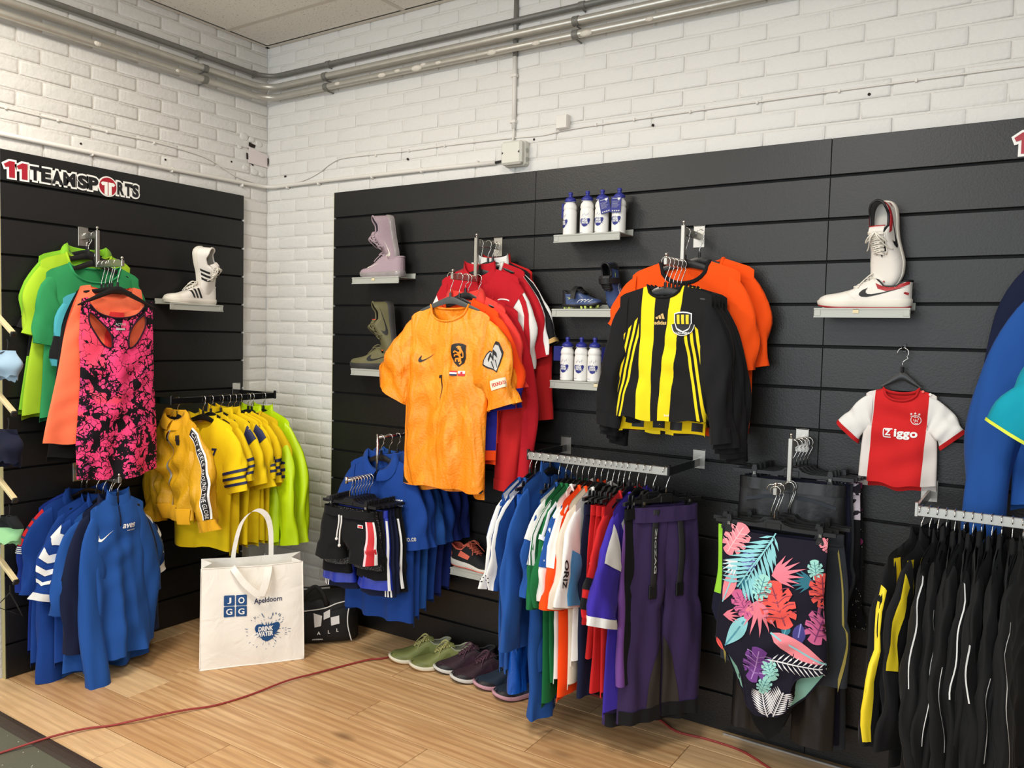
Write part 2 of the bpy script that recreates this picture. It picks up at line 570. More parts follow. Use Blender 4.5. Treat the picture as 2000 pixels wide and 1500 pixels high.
FL = struct(MB().box((3.2, -2.5, -.03), (6.4, 5.0, .038)).build('floor', mat('subfloor', (44, 32, 24), .9), smooth=False))
rows = [0, -.2055, -.403, -.610, -.803, -1.0, -1.197, -1.387, -1.553]
ends = {0: .9, 1: 1.325, 2: 2.147, 3: 1.45, 4: .55, 5: 1.9, 6: 1.25, 7: .95}
pc = {}
for i in range(8):
    y0, y1 = rows[i], rows[i+1]
    xs = [ends[i]+1.30*k for k in range(-2, 5)]
    for a, b in zip(xs[:-1], xs[1:]):
        a2, b2 = max(a, .001), min(b, 5.2)
        if b2-a2 < .05: continue
        k = (round(b2-a2, 3), round(y0-y1, 4))
        if k not in pc: pc[k] = MB().box((0, 0, -.0045), (k[0]-.0022, k[1]-.0030, .009), .0012).mesh('floor_plank', WOOD, smooth=.4)
        link('floor_plank', pc[k], FL, ((a2+b2)/2, (y0+y1)/2, 0))
# dark edge strip and the speckled grey floor beyond it
STRIP = mat('edge_strip_brown', (62, 50, 40), .45, bump=lambda c: ((c.y*900).sin()*.5, .0008))
o = struct(MB().prism([(-1.553, 0), (-1.556, .006), (-1.575, .0075), (-1.597, .004), (-1.606, -.008), (-1.553, -.008)], 0, 6.2).build('trim_1', STRIP, smooth=False))
o.rotation_euler = (0, 0, PI/2); o.location = (6.2, 0, 0)
o.data.transform(Matrix.Rotation(0, 4, 'Z'))
GREY = mat('speckled_vinyl', (98, 99, 84), .5, lambda c: [(c.noise(14, 2)*.5, (88, 88, 74)), ((c.voronoi(38) < .085) & (c.noise(23, 1) > .5), (205, 205, 190)), ((c.voronoi(61) < .06), (160, 160, 146))], spec=.45)
struct(MB().box((3.1, -3.9, -.008), (6.2, 4.6, .002)).build('floor_2', GREY, smooth=False))

# ------------------------------------------------------------------ ceiling
TILE = mat('mineral_tile', (240, 235, 226), .9, lambda c: [((c.noise(95, 2, (1, 1, 1), .4) < .335), (186, 176, 160)), ((c.voronoi(170) < .1), (172, 160, 144))], bump=lambda c: (c.noise(95, 2), .002))
CE = struct(MB().box((3.2, -2.5, CEIL+.045), (6.4, 5.0, .05)).build('ceiling', mat('ceiling_void', (90, 85, 78), .9), smooth=False))
GRID = mat('ceiling_grid', (214, 206, 194), .6)
tm = {}
xs = [.022, 1.0]+[1.0+1.2*k for k in range(1, 5)]; ys = [-.022, -.285]+[-.285-.6*k for k in range(1, 8)]
for a, b in zip(xs[:-1], xs[1:]):
    for d, e in zip(ys[:-1], ys[1:]):
        k = (round(b-a, 3), round(d-e, 3))
        if k not in tm: tm[k] = MB().box((0, 0, .008), (k[0]-.022, k[1]-.022, .014), .003).mesh('ceiling_tile', TILE, smooth=.4)
        link('ceiling_tile', tm[k], CE, ((a+b)/2, (d+e)/2, CEIL))
for x in xs[1:-1]: MB().box((x, (ys[0]+ys[-1])/2, CEIL+.003), (.024, ys[0]-ys[-1], .006)).build('grid_bar', GRID, CE, smooth=False)
for y in ys[1:-1]: MB().box(((xs[0]+xs[-1])/2, y, CEIL+.0035), (xs[-1]-xs[0], .024, .006)).build('grid_bar', GRID, CE, smooth=False)
o = MB().prism([(0, 0), (.022, 0), (.022, .002), (.002, .002), (.002, .022), (0, .022)], -4.9, 0).build('trim_2', GRID, smooth=False); o.location = (.007, 0, CEIL-.004); struct(o)
o = MB().prism([(0, 0), (.022, 0), (.022, .002), (.002, .002), (.002, .022), (0, .022)], 0, 6.2).build('trim_3', GRID, smooth=False); o.rotation_euler = (0, 0, -PI/2); o.location = (0, -.007, CEIL-.004); struct(o)

# ------------------------------------------------------------------ pipes, conduits, boxes on the wall
STEEL = mat('galvanised_pipe', (190, 187, 178), .36, metal=.55, vary=(25, .12), bump=lambda c: (c.noise(30, 2), .0008))
DSTEEL = mat('dull_grey_pipe', (122, 121, 116), .5, metal=.3, vary=(25, .15))
PAINT = mat('painted_conduit', (224, 220, 213), .5)
def corner_pipe(name, label, z, r, off, m, yl, xr, brack, zl=0):
    t = thing(name, label, 'pipe', (0, 0, 0))
    R = .10
    path = [(off, yl, z+zl), (off, yl/2, z+zl*.5)]
    for i in range(9):
        a = PI/2*i/8
        path.append((off+R-R*cos(a), -off-R+R*sin(a), z))
    path += [(xr/3, -off, z), (xr, -off, z)]
    MB().tube(path, r, 14).build('pipe_run', m, t, smooth=True)
    for w, u in brack:
        p0, p1 = ((off, u-.014, z+zl*(-u/1.6)), (off, u+.014, z+zl*(-u/1.6))) if w == 'L' else ((u-.014, -off, z), (u+.014, -off, z))
        MB().tube([p0, p1], r+.0035, 14).build('pipe_sleeve', DSTEEL, t, smooth=.6)
        q = ((0, u, p0[2]-r-.004) if w == 'L' else (u, 0, z-r-.004))
        e = ((off, u, p0[2]-r-.002) if w == 'L' else (u, -off, z-r-.002))
        MB().tube([q, e], .004, 6).build('pipe_bracket', DSTEEL, t)
    return t
corner_pipe('heating_pipe', 'thin dark grey pipe, topmost of the three running round the corner', 2.890, .0125, .03, DSTEEL, -2.4, 3.6, [('L', -.46), ('R', .5), ('R', 1.98), ('L', -.11)])
corner_pipe('heating_pipe', 'silver galvanised pipe, middle one of the three running round the corner', 2.822, .0165, .05, STEEL, -2.4, 4.0, [('L', -.44), ('R', .5), ('R', 1.965)])
corner_pipe('heating_pipe', 'silver galvanised pipe, lowest of the three with blobs of old filler', 2.767, .0165, .05, STEEL, -2.4, 4.0, [('L', -.44), ('R', .51), ('R', 1.965)])
fil = mat('old_filler', (225, 218, 206), .8, bump=lambda c: (c.noise(200, 2), .003))
fl_ = MB()
for x, dz, r in [(.60, .0, .012), (.9, -.005, .016), (1.0, .0, .012), (1.12, -.006, .02), (1.16, .004, .011), (1.25, -.002, .012), (1.55, -.006, .017), (1.78, -.006, .014), (2.02, -.008, .018), (2.3, -.005, .012)]:
    fl_.ball((x, -.063, 2.767+dz), r, 8, (1.7, .6, .7))
for y, dz, r in [(-1.0, .0, .014), (-.6, -.004, .01)]: fl_.ball((.063, y, 2.767+dz), r, 8, (.6, 1.4, .8))
fo = [o for o in bpy.data.objects if o.get('label', '').startswith('silver galvanised pipe, lowest')][0]
fl_.build('filler_blob', fil, fo, smooth=True)

t = thing('vertical_conduit', 'upright conduit dropping from the ceiling to the grey junction box', 'conduit')
MB().tube([(1.64, -.012, 3.05), (1.64, -.012, 2.742)], .0105, 10).build('grey_pipe', DSTEEL, t, smooth=True)
MB().tube([(1.64, -.012, 2.75), (1.642, -.012, 2.43)], .0098, 10).build('white_pipe', PAINT, t, smooth=True)
MB().tube([(1.642, -.012, 2.432), (1.644, -.014, 2.40), (1.642, -.02, 2.37)], .0055, 8).build('cable_end', PAINT, t, smooth=True)
for z in (2.885, 2.66, 2.46): MB().box((1.64, -.012, z), (.03, .024, .014), .002).build('pipe_clip', DSTEEL if z > 2.7 else PAINT, t)

JB = mat('junction_box_grey', (214, 213, 203), .5)
t = thing('junction_box', 'light grey square junction box with black arrow marks on the right wall', 'junction box', (1.665, 0, 2.312))
MB().box((0, -.02, 0), (.112, .04, .108), .008).build('box_base', JB, t)
MB().box((0, -.054, 0), (.106, .03, .102), .009).build('box_lid', JB, t)
bk = mat('black_mark', (30, 30, 30), .6)
for s in (-1, 1):
    decal('arrow_mark', poly2d([(s*.046, .007), (s*.046, -.007), (s*.037, 0)]), lambda u, v: np.stack([u, u*0-.0695, v], 1), bk, t)
for dz in (-.026, .012): MB().tube([(.054, -.022, dz), (.0575, -.022, dz)], .011, 10).build('knockout', mat('knockout_grey', (170, 170, 162), .6), t)

t = thing('cable_box', 'small white painted cable box on the right wall right of the junction box', 'cable box', (1.898, 0, 2.424))
MB().box((0, -.017, 0), (.054, .034, .058), .003).build('box_body', PAINT, t)
MB().box((0, -.0355, 0), (.05, .004, .054), .001).build('box_cover', PAINT, t)

t = thing('conduit', 'white painted plastic conduit running round the corner just above the panels', 'conduit')
pth = [(.016, -2.2, 2.293), (.016, -.6, 2.293), (.016, -.09, 2.302), (.02, -.04, 2.303), (.035, -.02, 2.303), (.09, -.016, 2.299), (.5, -.016, 2.301), (1.17, -.016, 2.295), (1.55, -.016, 2.289)]
MB().tube(pth, .0098, 10).build('conduit_tube', PAINT, t, smooth=True)
for p in [(.012, -1.0), (.012, -.6), (.012, -.18)]: MB().box((p[0], p[1], 2.291), (.024, .012, .026), .004).build('conduit_clip', PAINT, t)
for x in (.18, .42, .8, 1.12, 1.45): MB().box((x, -.012, 2.295), (.012, .024, .026), .004).build('conduit_clip', PAINT, t)
MB().tube([(1.55, -.016, 2.289), (1.615, -.02, 2.293)], .006, 8).build('cable_stub', bk, t)
t = thing('thin_cable', 'thin white painted cable clipped along both walls above the conduit', 'cable')
cl = [(.0085, -2.1, 2.403), (.0085, -1.149, 2.404), (.0085, -.927, 2.403), (.0085, -.691, 2.407), (.0085, -.464, 2.398), (.0085, -.343, 2.376), (.0085, -.214, 2.328), (.009, -.06, 2.313), (.012, -.012, 2.313), (.08, -.0085, 2.312),
      (.264, -.0085, 2.313), (.4, -.0085, 2.343), (.513, -.0085, 2.391), (.623, -.0085, 2.407), (1.034, -.0085, 2.397), (1.254, -.0085, 2.398), (1.6, -.0085, 2.392), (1.788, -.0085, 2.384), (1.915, -.0085, 2.394), (2.223, -.0085, 2.397), (2.72, -.0085, 2.399), (3.25, -.0085, 2.398), (4.2, -.0085, 2.392)]
MB().tube(spline(cl, 4), .0032, 6).build('cable_run', PAINT, t, smooth=True)
for x in (.82, 1.034, 1.254, 2.05, 2.223, 2.46, 2.72, 3.008, 3.252): MB().box((x, -.008, 2.397), (.008, .014, .012), .001).build('cable_clip', PAINT, t)
for y in (-1.36, -1.149, -.927, -.691): MB().box((.008, y, 2.404), (.014, .008, .012), .001).build('cable_clip', PAINT, t)

# ------------------------------------------------------------------ fascia lettering
def sign(origin, rz, label, scale=1.0):
    t = thing('fascia_lettering', label, 'sign', origin, rz)
    W_ = mat('sign_white', (244, 243, 238), .4); K_ = mat('sign_black', (26, 26, 28), .4); R_ = mat('sign_red', (168, 30, 48), .4)
    base = lambda d: (lambda u, v: np.stack([u, u*0-d, v], 1))
    segs = [('TEAM', K_, .104, .300), ('SP', K_, .306, .404), ('RTS', K_, .490, .600)]
    def flat_part(nm, mm, m2, d):
        MB().add([(p[0], -d-.002, p[1]) for p in m2[0]], m2[1]).build(nm, mm, t, smooth=False)
    for wd, m, a, b in segs:
        n = len(wd); cw = [1.25 if ch == 'M' else (1.05 if ch == 'A' else 1) for ch in wd]; x = a; tot = sum(cw)
        MB().box(((a+b)/2, -.0006, 0), (b-a-.006, .001, .056)).build('letter_backing', W_, t, smooth=False)
        for ch, k in zip(wd, cw):
            w = (b-a)*k/tot
            flat_part('letter_outline', W_, fit2d(text2d(ch, 1, .12), w+.011, .074, x+w/2, 0), 0)
            flat_part('letter', m, fit2d(text2d(ch, 1, .058), w-.003, .058, x+w/2, 0), .0022)
            x += w
    for i in range(2):
        x0 = .003+.050*i
        one = [(0, .018), (.022, .033), (.043, .033), (.043, -.033), (.020, -.033), (.020, .010), (.006, .006)]
        big = [(-.008, .022), (.020, .041), (.051, .041), (.051, -.041), (.012, -.041), (.012, -.002), (.001, -.004)]
        flat_part('numeral_outline', W_, poly2d([(x0+p[0], p[1]) for p in big]), 0)
        flat_part('numeral', R_, poly2d([(x0+p[0], p[1]) for p in one]), .0022)
    c = (.447, -.001)
    MB().tube([(c[0], 0, c[1]), (c[0], -.0034, c[1])], .046, 28).build('emblem_disc', W_, t, smooth=.5)
    MB().tube([(c[0], -.003, c[1]), (c[0], -.0046, c[1])], .0405, 28).build('emblem_disc', R_, t, smooth=.5)
    f = base(.0056)
    one = [(-.034, .012), (-.026, .019), (-.002, .019), (-.002, -.041), (-.017, -.037), (-.017, .004), (-.027, .002)]
    m2 = join2d(poly2d([(p[0]+c[0], p[1]+c[1]) for p in one]), poly2d([(-p[0]+c[0], p[1]+c[1]) for p in reversed(one)]))
    decal('emblem_mark', m2, f, W_, t, .2)
    return t
sign((.0345, -1.388, 2.151), PI/2, 'white-outlined 11TEAMSPORTS lettering at the top of the left panel')
sign((3.541, -.0345, 2.149), 0, '11TEAMSPORTS lettering cut off at the right edge of the frame')

struct(MB().box((3.45, -.060, .004), (1.5, .008, .008), .001).build('trim_4', mat('aluminium_strip', (190, 188, 184), .35, metal=.8), smooth=.5))
# ================================================================== hangers and rails
HBLACK = mat('hanger_black_plastic', (24, 24, 25), .32, spec=.5)
CHROME = mat('chrome_wire', (205, 203, 198), .18, metal=1)
STEELB = mat('brushed_steel', (176, 172, 164), .33, metal=.9)
HGREY = mat('hanger_grey_plastic', (72, 76, 76), .45)

_hm = {}
def hook_mesh(drop):
    k = ('hook', round(drop, 3))
    if k not in _hm:
        r = .017
        path = [(0, 0, -drop-.004), (0, 0, -drop+.026), (.002, 0, -drop+.034)]
        # open loop over the rod
        a0, a1 = -.25*PI, 1.08*PI
        path.append((r*.95, 0, -r-.016))
        for i in range(13):
            a = a0+(a1-a0)*i/12
            path.append((r*cos(a), 0, -r+.0018+r*sin(a)))
        path = [(x-.0, y, z) for x, y, z in path]
        _hm[k] = MB().tube(path, .0018, 6).mesh('hook', CHROME, smooth=True)
    return _hm[k]

def shoulder_body(hw, drop, sag, m, thick=.009, hmid=.030, hend=.012):
    """boomerang shaped moulded hanger body, upper line at -drop in the middle"""
    k = ('body', hw, round(drop, 3), sag, m.name, hmid)
    if k not in _hm:
        N = 21; A = np.zeros((N, 8, 3))
        for i in range(N):
            s = -1+2*i/(N-1)
            x = s*hw
            zt = -drop - sag*max(0, (math.sqrt(s*s+.012)-.11)/.89)
            h = hend+(hmid-hend)*max(0, 1-abs(s)*1.25)**.8
            th = thick*(1-.4*abs(s))
            if i in (0, N-1): h *= .5; th *= .5
            y0 = -.004*s*s
            c = .28
            ring = [(-1, -1+2*c), (-1+2*c, -1), (1-2*c, -1), (1, -1+2*c), (1, 1-2*c), (1-2*c, 1), (-1+2*c, 1), (-1, 1-2*c)]
            for j, (p, q) in enumerate(ring): A[i, j] = (x, y0+p*th/2, zt-h/2+q*h/2)
        mb = MB(); b = 0
        mb.v = [tuple(p) for p in A.reshape(-1, 3)]
        for i in range(N-1):
            for j in range(8):
                l = (j+1) % 8; mb.f.append((i*8+j, i*8+l, (i+1)*8+l, (i+1)*8+j))
        mb.f.append(tuple(range(8))); mb.f.append(tuple((N-1)*8+j for j in range(8)))
        # collar that grips the hook
        mb.tube([(0, 0, -drop+.016), (0, 0, -drop-.004)], .0055, 8)
        _hm[k] = mb.mesh('hanger_body', m, smooth=.7)
    return _hm[k]

def clip_bar(hw, drop, m=HBLACK):
    k = ('bar', hw, round(drop, 3))
    if k not in _hm:
        mb = MB()
        z = -drop-.022
        # central hump and bar
        pts = [(-hw, z-.006), (hw, z-.006), (hw, z+.006), (.06, z+.006), (.035, z+.012), (.022, z+.024), (-.022, z+.024), (-.035, z+.012), (-.06, z+.006), (-hw, z+.006)]
        mb.prism(pts, -.005, .005)
        mb.box((0, -.006, z+.004), (.05, .004, .022), .006)
        _hm[k] = mb.mesh('hanger_bar', m, smooth=.5)
    return _hm[k]
def clip_mesh():
    if 'clip' not in _hm:
        mb = MB()
        for s in (-1, 1):
            pts = [(-.006, .026), (.006, .026), (.009, .012), (.006, 0), (.008, -.014), (.013, -.024), (.011, -.034), (-.011, -.034), (-.013, -.024), (-.008, -.014), (-.006, 0), (-.009, .012)]
            mb.prism(pts, s*.0075-.002, s*.0075+.002)
        mb.box((0, 0, 0), (.006, .016, .006), .001)
        _hm['clip'] = mb.mesh('clip', HBLACK, smooth=.5)
        _hm['spring'] = MB().tube([(-.002, -.0105, .002), (-.002, -.0105, -.008)], .0022, 6).tube([(.003, -.0105, .002), (.003, -.0105, -.008)], .0022, 6).mesh('clip_spring', CHROME, smooth=.6)
    return _hm['clip'], _hm['spring']

def hanger(pos, yaw, short, drop=.098, hw=.2, sag=.06, kind='shirt', m=None, clips=None, clipz=0, group=None, mark=None, roll=0):
    m = m or HBLACK
    col = 'grey' if m is HGREY else 'black'
    if kind == 'clip':
        lab = '%s clip hanger holding the %s' % (col, short); nm = 'clip_hanger'
    else:
        lab = '%s plastic hanger holding the %s' % (col, short); nm = 'clothes_hanger'
    t = thing(nm, lab, 'hanger', pos, yaw, group or 'clothes hangers')
    t.rotation_euler = (0, roll, yaw)
    link('hook', hook_mesh(drop), t)
    if kind == 'shirt': link('hanger_body', shoulder_body(hw, drop, sag, m), t)
    else:
        link('hanger_bar', clip_bar(hw, drop, m), t)
        a, b = clip_mesh()
        for x in (clips or (-hw*.8, hw*.8)):
            c = link('clip', a, t, (x, 0, -drop-.024)); link('clip_spring', b, c)
    return t

# ================================================================== cloth
class Cloth:
    """two sheets of cloth hanging from a shoulder or waist line.
    local frame: x across, z up (0 = shoulder point beside the neck), front towards -y"""
    D0 = dict(neck=.075, nf=.075, nb=.018, vneck=False, sw=.205, slope=.26, W=None, cw=.22, ww=None, hw=.225, L=.66,
              D=None, dn=.02, dc=.045, dh=.05, hemf=0, hemb=-.02, hemcurve=0, fold=.013, nfold=3.0, mid=.008, seed=0, sk=0, swing=0, ns=37, nt=30, armhole=None, top=None, hem=None, prof=2.4, wr=.0022, splay=0, lat=0)
    def __init__(s, **k):
        s.__dict__.update(s.D0); s.__dict__.update(k)
        r = random.Random(s.seed*17+3)
        s.ph = [r.uniform(0, 6.28) for _ in range(16)]
        s.kk = [r.uniform(.75, 1.25) for _ in range(16)]
        if s.W is None:
            ww = s.ww if s.ww is not None else (s.cw+s.hw)/2
            s.W = [(-s.L-.1, s.hw), (-s.L, s.hw), (-s.L*.62, ww), (-.26*s.L/.66-.02, s.cw), (-.13*s.L/.66, s.sw+.002), (0, s.sw), (.1, s.sw)]
        if s.D is None:
            s.D = [(-s.L-.1, s.dh), (-s.L, s.dh), (-.3*s.L/.66, s.dc), (-.1, s.dc*.72), (0, s.dn), (.1, s.dn)]
    def w(s, z): return sspline(z, *zip(*s.W))
    def d(s, z): return sspline(z, *zip(*s.D))
    def zsh(s, x):
        a = np.maximum(0, np.abs(x)-s.neck)
        return -s.slope*a - .35*np.maximum(0, np.abs(x)-s.sw*.9)
    def ztop(s, sx, front):
        """top line of a column (sx in -1..1)"""
        if s.top: return s.top(sx, front)
        x = sx*s.sw
        z = s.zsh(x)
        q = np.clip(np.abs(x)/s.neck, 0, 1)
        dep = s.nf if front else s.nb
        if s.vneck and front: zz = -dep*(1-q)
        else: zz = -dep*np.sqrt(np.maximum(0, 1-q**2.2))
        z = np.where(np.abs(x) < s.neck, zz, z)
        if s.armhole:
            x0, z1 = s.armhole
            q = np.clip((np.abs(sx)*s.sw-x0)/(s.sw-x0), 0, 1)
            z = np.where(np.abs(sx)*s.sw > x0, s.zsh(np.array(x0)) + (z1-s.zsh(np.array(x0)))*(1-np.sqrt(np.maximum(0, 1-q**1.6)))**.62, z)
        return z
    def zhem(s, sx, front):
        if s.hem: return s.hem(sx, front)
        return -s.L + (s.hemf if front else s.hemb) + s.hemcurve*sx*sx + .005*np.sin(4*sx+s.ph[6]) + .003*np.sin(9*sx+s.ph[7])
    def y(s, sx, x, z, front):
        ramp = np.clip((-z-.10)/max(s.L-.10, .05), 0, 1)
        p = np.maximum(0, 1-np.abs(sx)**s.prof)**.5
        top = s.zsh(x) if not s.top else np.zeros_like(x)
        g = np.sqrt(np.clip((top+.004-z)/.085, .0, 1))
        if s.top: g = np.clip(.35-z*6, .35, 1)
        if s.armhole: g = np.clip(.25+(-z)*5, .25, 1)
        dd = s.d(z)*p*g
        ph, kk = s.ph, s.kk
        m = s.mid*(np.sin(ph[0]+s.nfold*.8*kk[0]*sx*PI*.5+1.2*z)+.6*np.sin(ph[1]+s.nfold*1.5*kk[1]*sx*PI*.5-2*z))*(.15+.85*ramp)
        r = random.Random(s.seed*101+(7 if front else 11))
        f = 0*x
        for i in range(7):
            kx = r.uniform(14, 30)*(1+.28*i)*s.nfold/3; kz = r.uniform(-7, 7); p0 = r.uniform(0, 6.28); p1 = r.uniform(0, 6.28)
            f = f + (1/(1+.45*i))*np.sin(kx*x+kz*z+p0+1.1*np.sin(6*z+p1)+.8*np.sin(9*x+p1))
        f = .78*s.fold*f*(.20+.80*ramp)*p
        for i in range(7):      # short drag wrinkles
            an = r.uniform(-.9, .9); kw = r.uniform(38, 80); p0 = r.uniform(0, 6.28); cx0 = r.uniform(-.8, .8)*s.sw; cz0 = -r.uniform(.1, .85)*s.L
            env = np.exp(-(((x-cx0)/(.10))**2+((z-cz0)/(.13))**2))
            f = f + s.wr*2.2*env*np.sin(kw*(z*cos(an)+x*sin(an))+p0)*p
        sgn = -1 if front else 1
        return m + sgn*dd + f + s.splay*(-z)
    def xz(s, sx, z):
        return sx*s.w(z) + s.sk*(-z) + (s.lat+.004)*np.sin(9*z+s.ph[5]+sx)*np.clip(-z*2, 0, 1)
    def sheet(s, front):
        u = np.sin(np.linspace(-1, 1, s.ns)*PI/2)
        # columns exactly at the neck corners
        if not s.top:
            for e in (-s.neck/s.sw, s.neck/s.sw): u[np.argmin(np.abs(u-e))] = e
        t = np.linspace(0, 1, s.nt)
        zt = s.ztop(u, front)[:, None]; zh = s.zhem(u, front)[:, None]
        Z = zh+(zt-zh)*t[None, :]
        SX = np.repeat(u[:, None], s.nt, 1)
        return s.pt(SX, Z, front)
    def pt(s, SX, Z, front, off=0):
        Xl = SX*s.w(Z)
        Y = s.y(SX, Xl if not s.top else Xl, Z, front) + (-off if front else off)
        return np.stack([s.xz(SX, Z), Y, Z], -1)
    def on(s, front=True, off=.0025):
        """surface map for decals: u = x across, v = z"""
        def fn(u, v):
            return s.pt(np.clip((u-s.sk*(-v))/s.w(v), -1, 1), v, front, off)
        return fn
    def body(s, name, m, parent, mback=None):
        if mback is None:
            mb = MB(); mb.grid(s.sheet(True)); mb.grid(s.sheet(False)[::-1])
            return mb.build(name, m, parent, smooth=True, weld=.0008, fix=False)
        o = MB().grid(s.sheet(True)).build(name, m, parent, smooth=True, fix=False)
        MB().grid(s.sheet(False)[::-1]).build('back_panel', mback, parent, smooth=True, fix=False)
        return o
    # ---- sleeves
    def sleeve_fn(s, side, L=.24, a0=42, a1=70, h0=.10, h1=.082, d0=.013, d1=.03, fy=0, seed=1, bend=0, wob=.006, inset=.022, hp=1.5):
        r = random.Random(seed*31+s.seed*7+(side > 0)); ph = [r.uniform(0, 6.28) for _ in range(8)]
        x0 = side*(s.sw-inset); zt = float(s.zsh(np.array(s.sw*1.0)))
        def fn(l, phi, off=0):
            l = np.asarray(l, float); phi = np.asarray(phi, float)
            # integrate the axis
            ls = np.linspace(0, 1, 33)
            ang = np.radians(a0+(a1-a0)*np.minimum(1, ls*1.6)**.9 + bend*np.sin(ls*PI))
            cx = np.concatenate([[0], np.cumsum(np.cos((ang[1:]+ang[:-1])/2))*L/32]); cz = -np.concatenate([[0], np.cumsum(np.sin((ang[1:]+ang[:-1])/2))*L/32])
            x = np.interp(l, ls, cx); z = np.interp(l, ls, cz); an = np.interp(l, ls, ang)
            b = np.clip(l*3.0, 0, 1)**.7*.95      # section turns from vertical to square with the axis
            tilt = an*b
            h = h1+(h0-h1)*np.clip(1-l*1.1, 0, 1)**hp; d = d0+(d1-d0)*l
            d = d0+(d1-d0)*np.clip(l*1.8, 0, 1)**.8
            wv = 1+ (wob/.05)*(np.sin(2*phi+ph[0]+6*l)+.8*np.sin(3*phi+ph[1]-9*l)+.6*np.sin(5*phi+ph[3]+5*l))*np.clip(l*2, 0, 1)
            cph, sph = np.cos(phi), np.sin(phi)
            cp = np.sign(cph)*np.abs(cph)**.9
            px = x+np.sin(tilt)*h*cp*wv; pz = z+np.cos(tilt)*h*cp*wv
            yy = -(d*sph*wv+off*np.sign(sph)*(np.abs(sph) > .3)) + fy*l*l + .5*wob*np.sin(9*l+ph[2]) + wob*.35*np.sin(17*l+3*px*20+ph[4])
            ox = off*np.where(np.abs(sph) > .3, 0, cph)
            # sheet wobble along the length
            X = x0+side*(px+ox*np.sin(tilt)); Z = zt-h0+pz+ox*np.cos(tilt)
            yb = float(s.y(np.array(side*.97), np.array(side*s.sw*.97), np.array(-.1), True)+s.y(np.array(side*.97), np.array(side*s.sw*.97), np.array(-.1), False))/2
            return np.stack([X+s.sk*.1, yy+yb, Z], -1)
        return fn
    def sleeve(s, side, m, parent, nl=16, name='sleeve', l0=-.0, **k):
        fn = s.sleeve_fn(side, **k)
        ls = np.linspace(l0, 1, nl); ph = np.linspace(0, 2*PI, 21)[:-1]
        A = fn(np.repeat(ls[None, :], 20, 0), np.repeat(ph[:, None], nl, 1))
        o = MB().grid(A, closed_u=True).build(name, m, parent, smooth=True, fix=False)
        return o, fn
    def sleeve_band(s, fn, l0, l1, m, parent, name='cuff', off=.003, nl=4, p0=0, p1=2*PI):
        ls = np.linspace(l0, l1, nl)
        full = abs(p1-p0-2*PI) < 1e-6
        ph = np.linspace(p0, p1, 25)[:-1] if full else np.linspace(p0, p1, 11)
        n = len(ph)
        A = fn(np.repeat(ls[None, :], n, 0), np.repeat(ph[:, None], nl, 1), off)
        return MB().grid(A, closed_u=full).build(name, m, parent, smooth=True, fix=False)
    # ---- neck
    def neckline(s, n=15):
        xs = np.linspace(-s.neck, s.neck, n)
        f = s.pt(xs/s.sw, s.ztop(xs/s.sw, True), True); b = s.pt(xs[::-1]/s.sw, s.ztop(xs[::-1]/s.sw, False), False)
        return np.concatenate([f, b[1:-1]])
    def crew(s, m, parent, r=.008, name='neck_band'):
        P = s.neckline(); P[:, 2] += .002
        return MB().tube([tuple(p) for p in P], r, 8, closed=True, flat=.55).build(name, m, parent, smooth=True)
    def stand(s, m, parent, h=.04, lean=.15, fold=0, name='collar', gap=True):
        P = s.neckline(19)
        n = len(P); c = P.mean(0)
        rows = [P-np.array([0, 0, .006])]
        out = P-c; out[:, 2] = 0; out /= np.maximum(np.linalg.norm(out, axis=1, keepdims=True), 1e-6)
        st = 5
        for i in range(1, st+1):
            t = i/st
            rows.append(P+np.array([0, 0, h*t])-out*(lean*h*t))
        if fold:
            top = rows[-1]
            for i in range(1, 5):
                t = i/4
                rows.append(top+out*(fold*.55*math.sin(t*PI/2)+.004)+np.array([0, 0, .004*math.sin(t*PI)-fold*t*.95]))
        A = np.stack(rows, 1)
        # opened at the middle of the front
        if gap:
            k = 9
            A = np.concatenate([A[k:], A[:k+1]])
            for j in range(A.shape[1]):
                q = j/(A.shape[1]-1)
                A[0, j, 0] += .012*q; A[-1, j, 0] -= .012*q
            return MB().grid(A).build(name, m, parent, smooth=True, fix=False)
        return MB().grid(A, closed_u=True).build(name, m, parent, smooth=True, fix=False)

def waist_top(sx, front): return np.zeros_like(sx) - (.006 if front else 0)*(1-np.abs(sx))

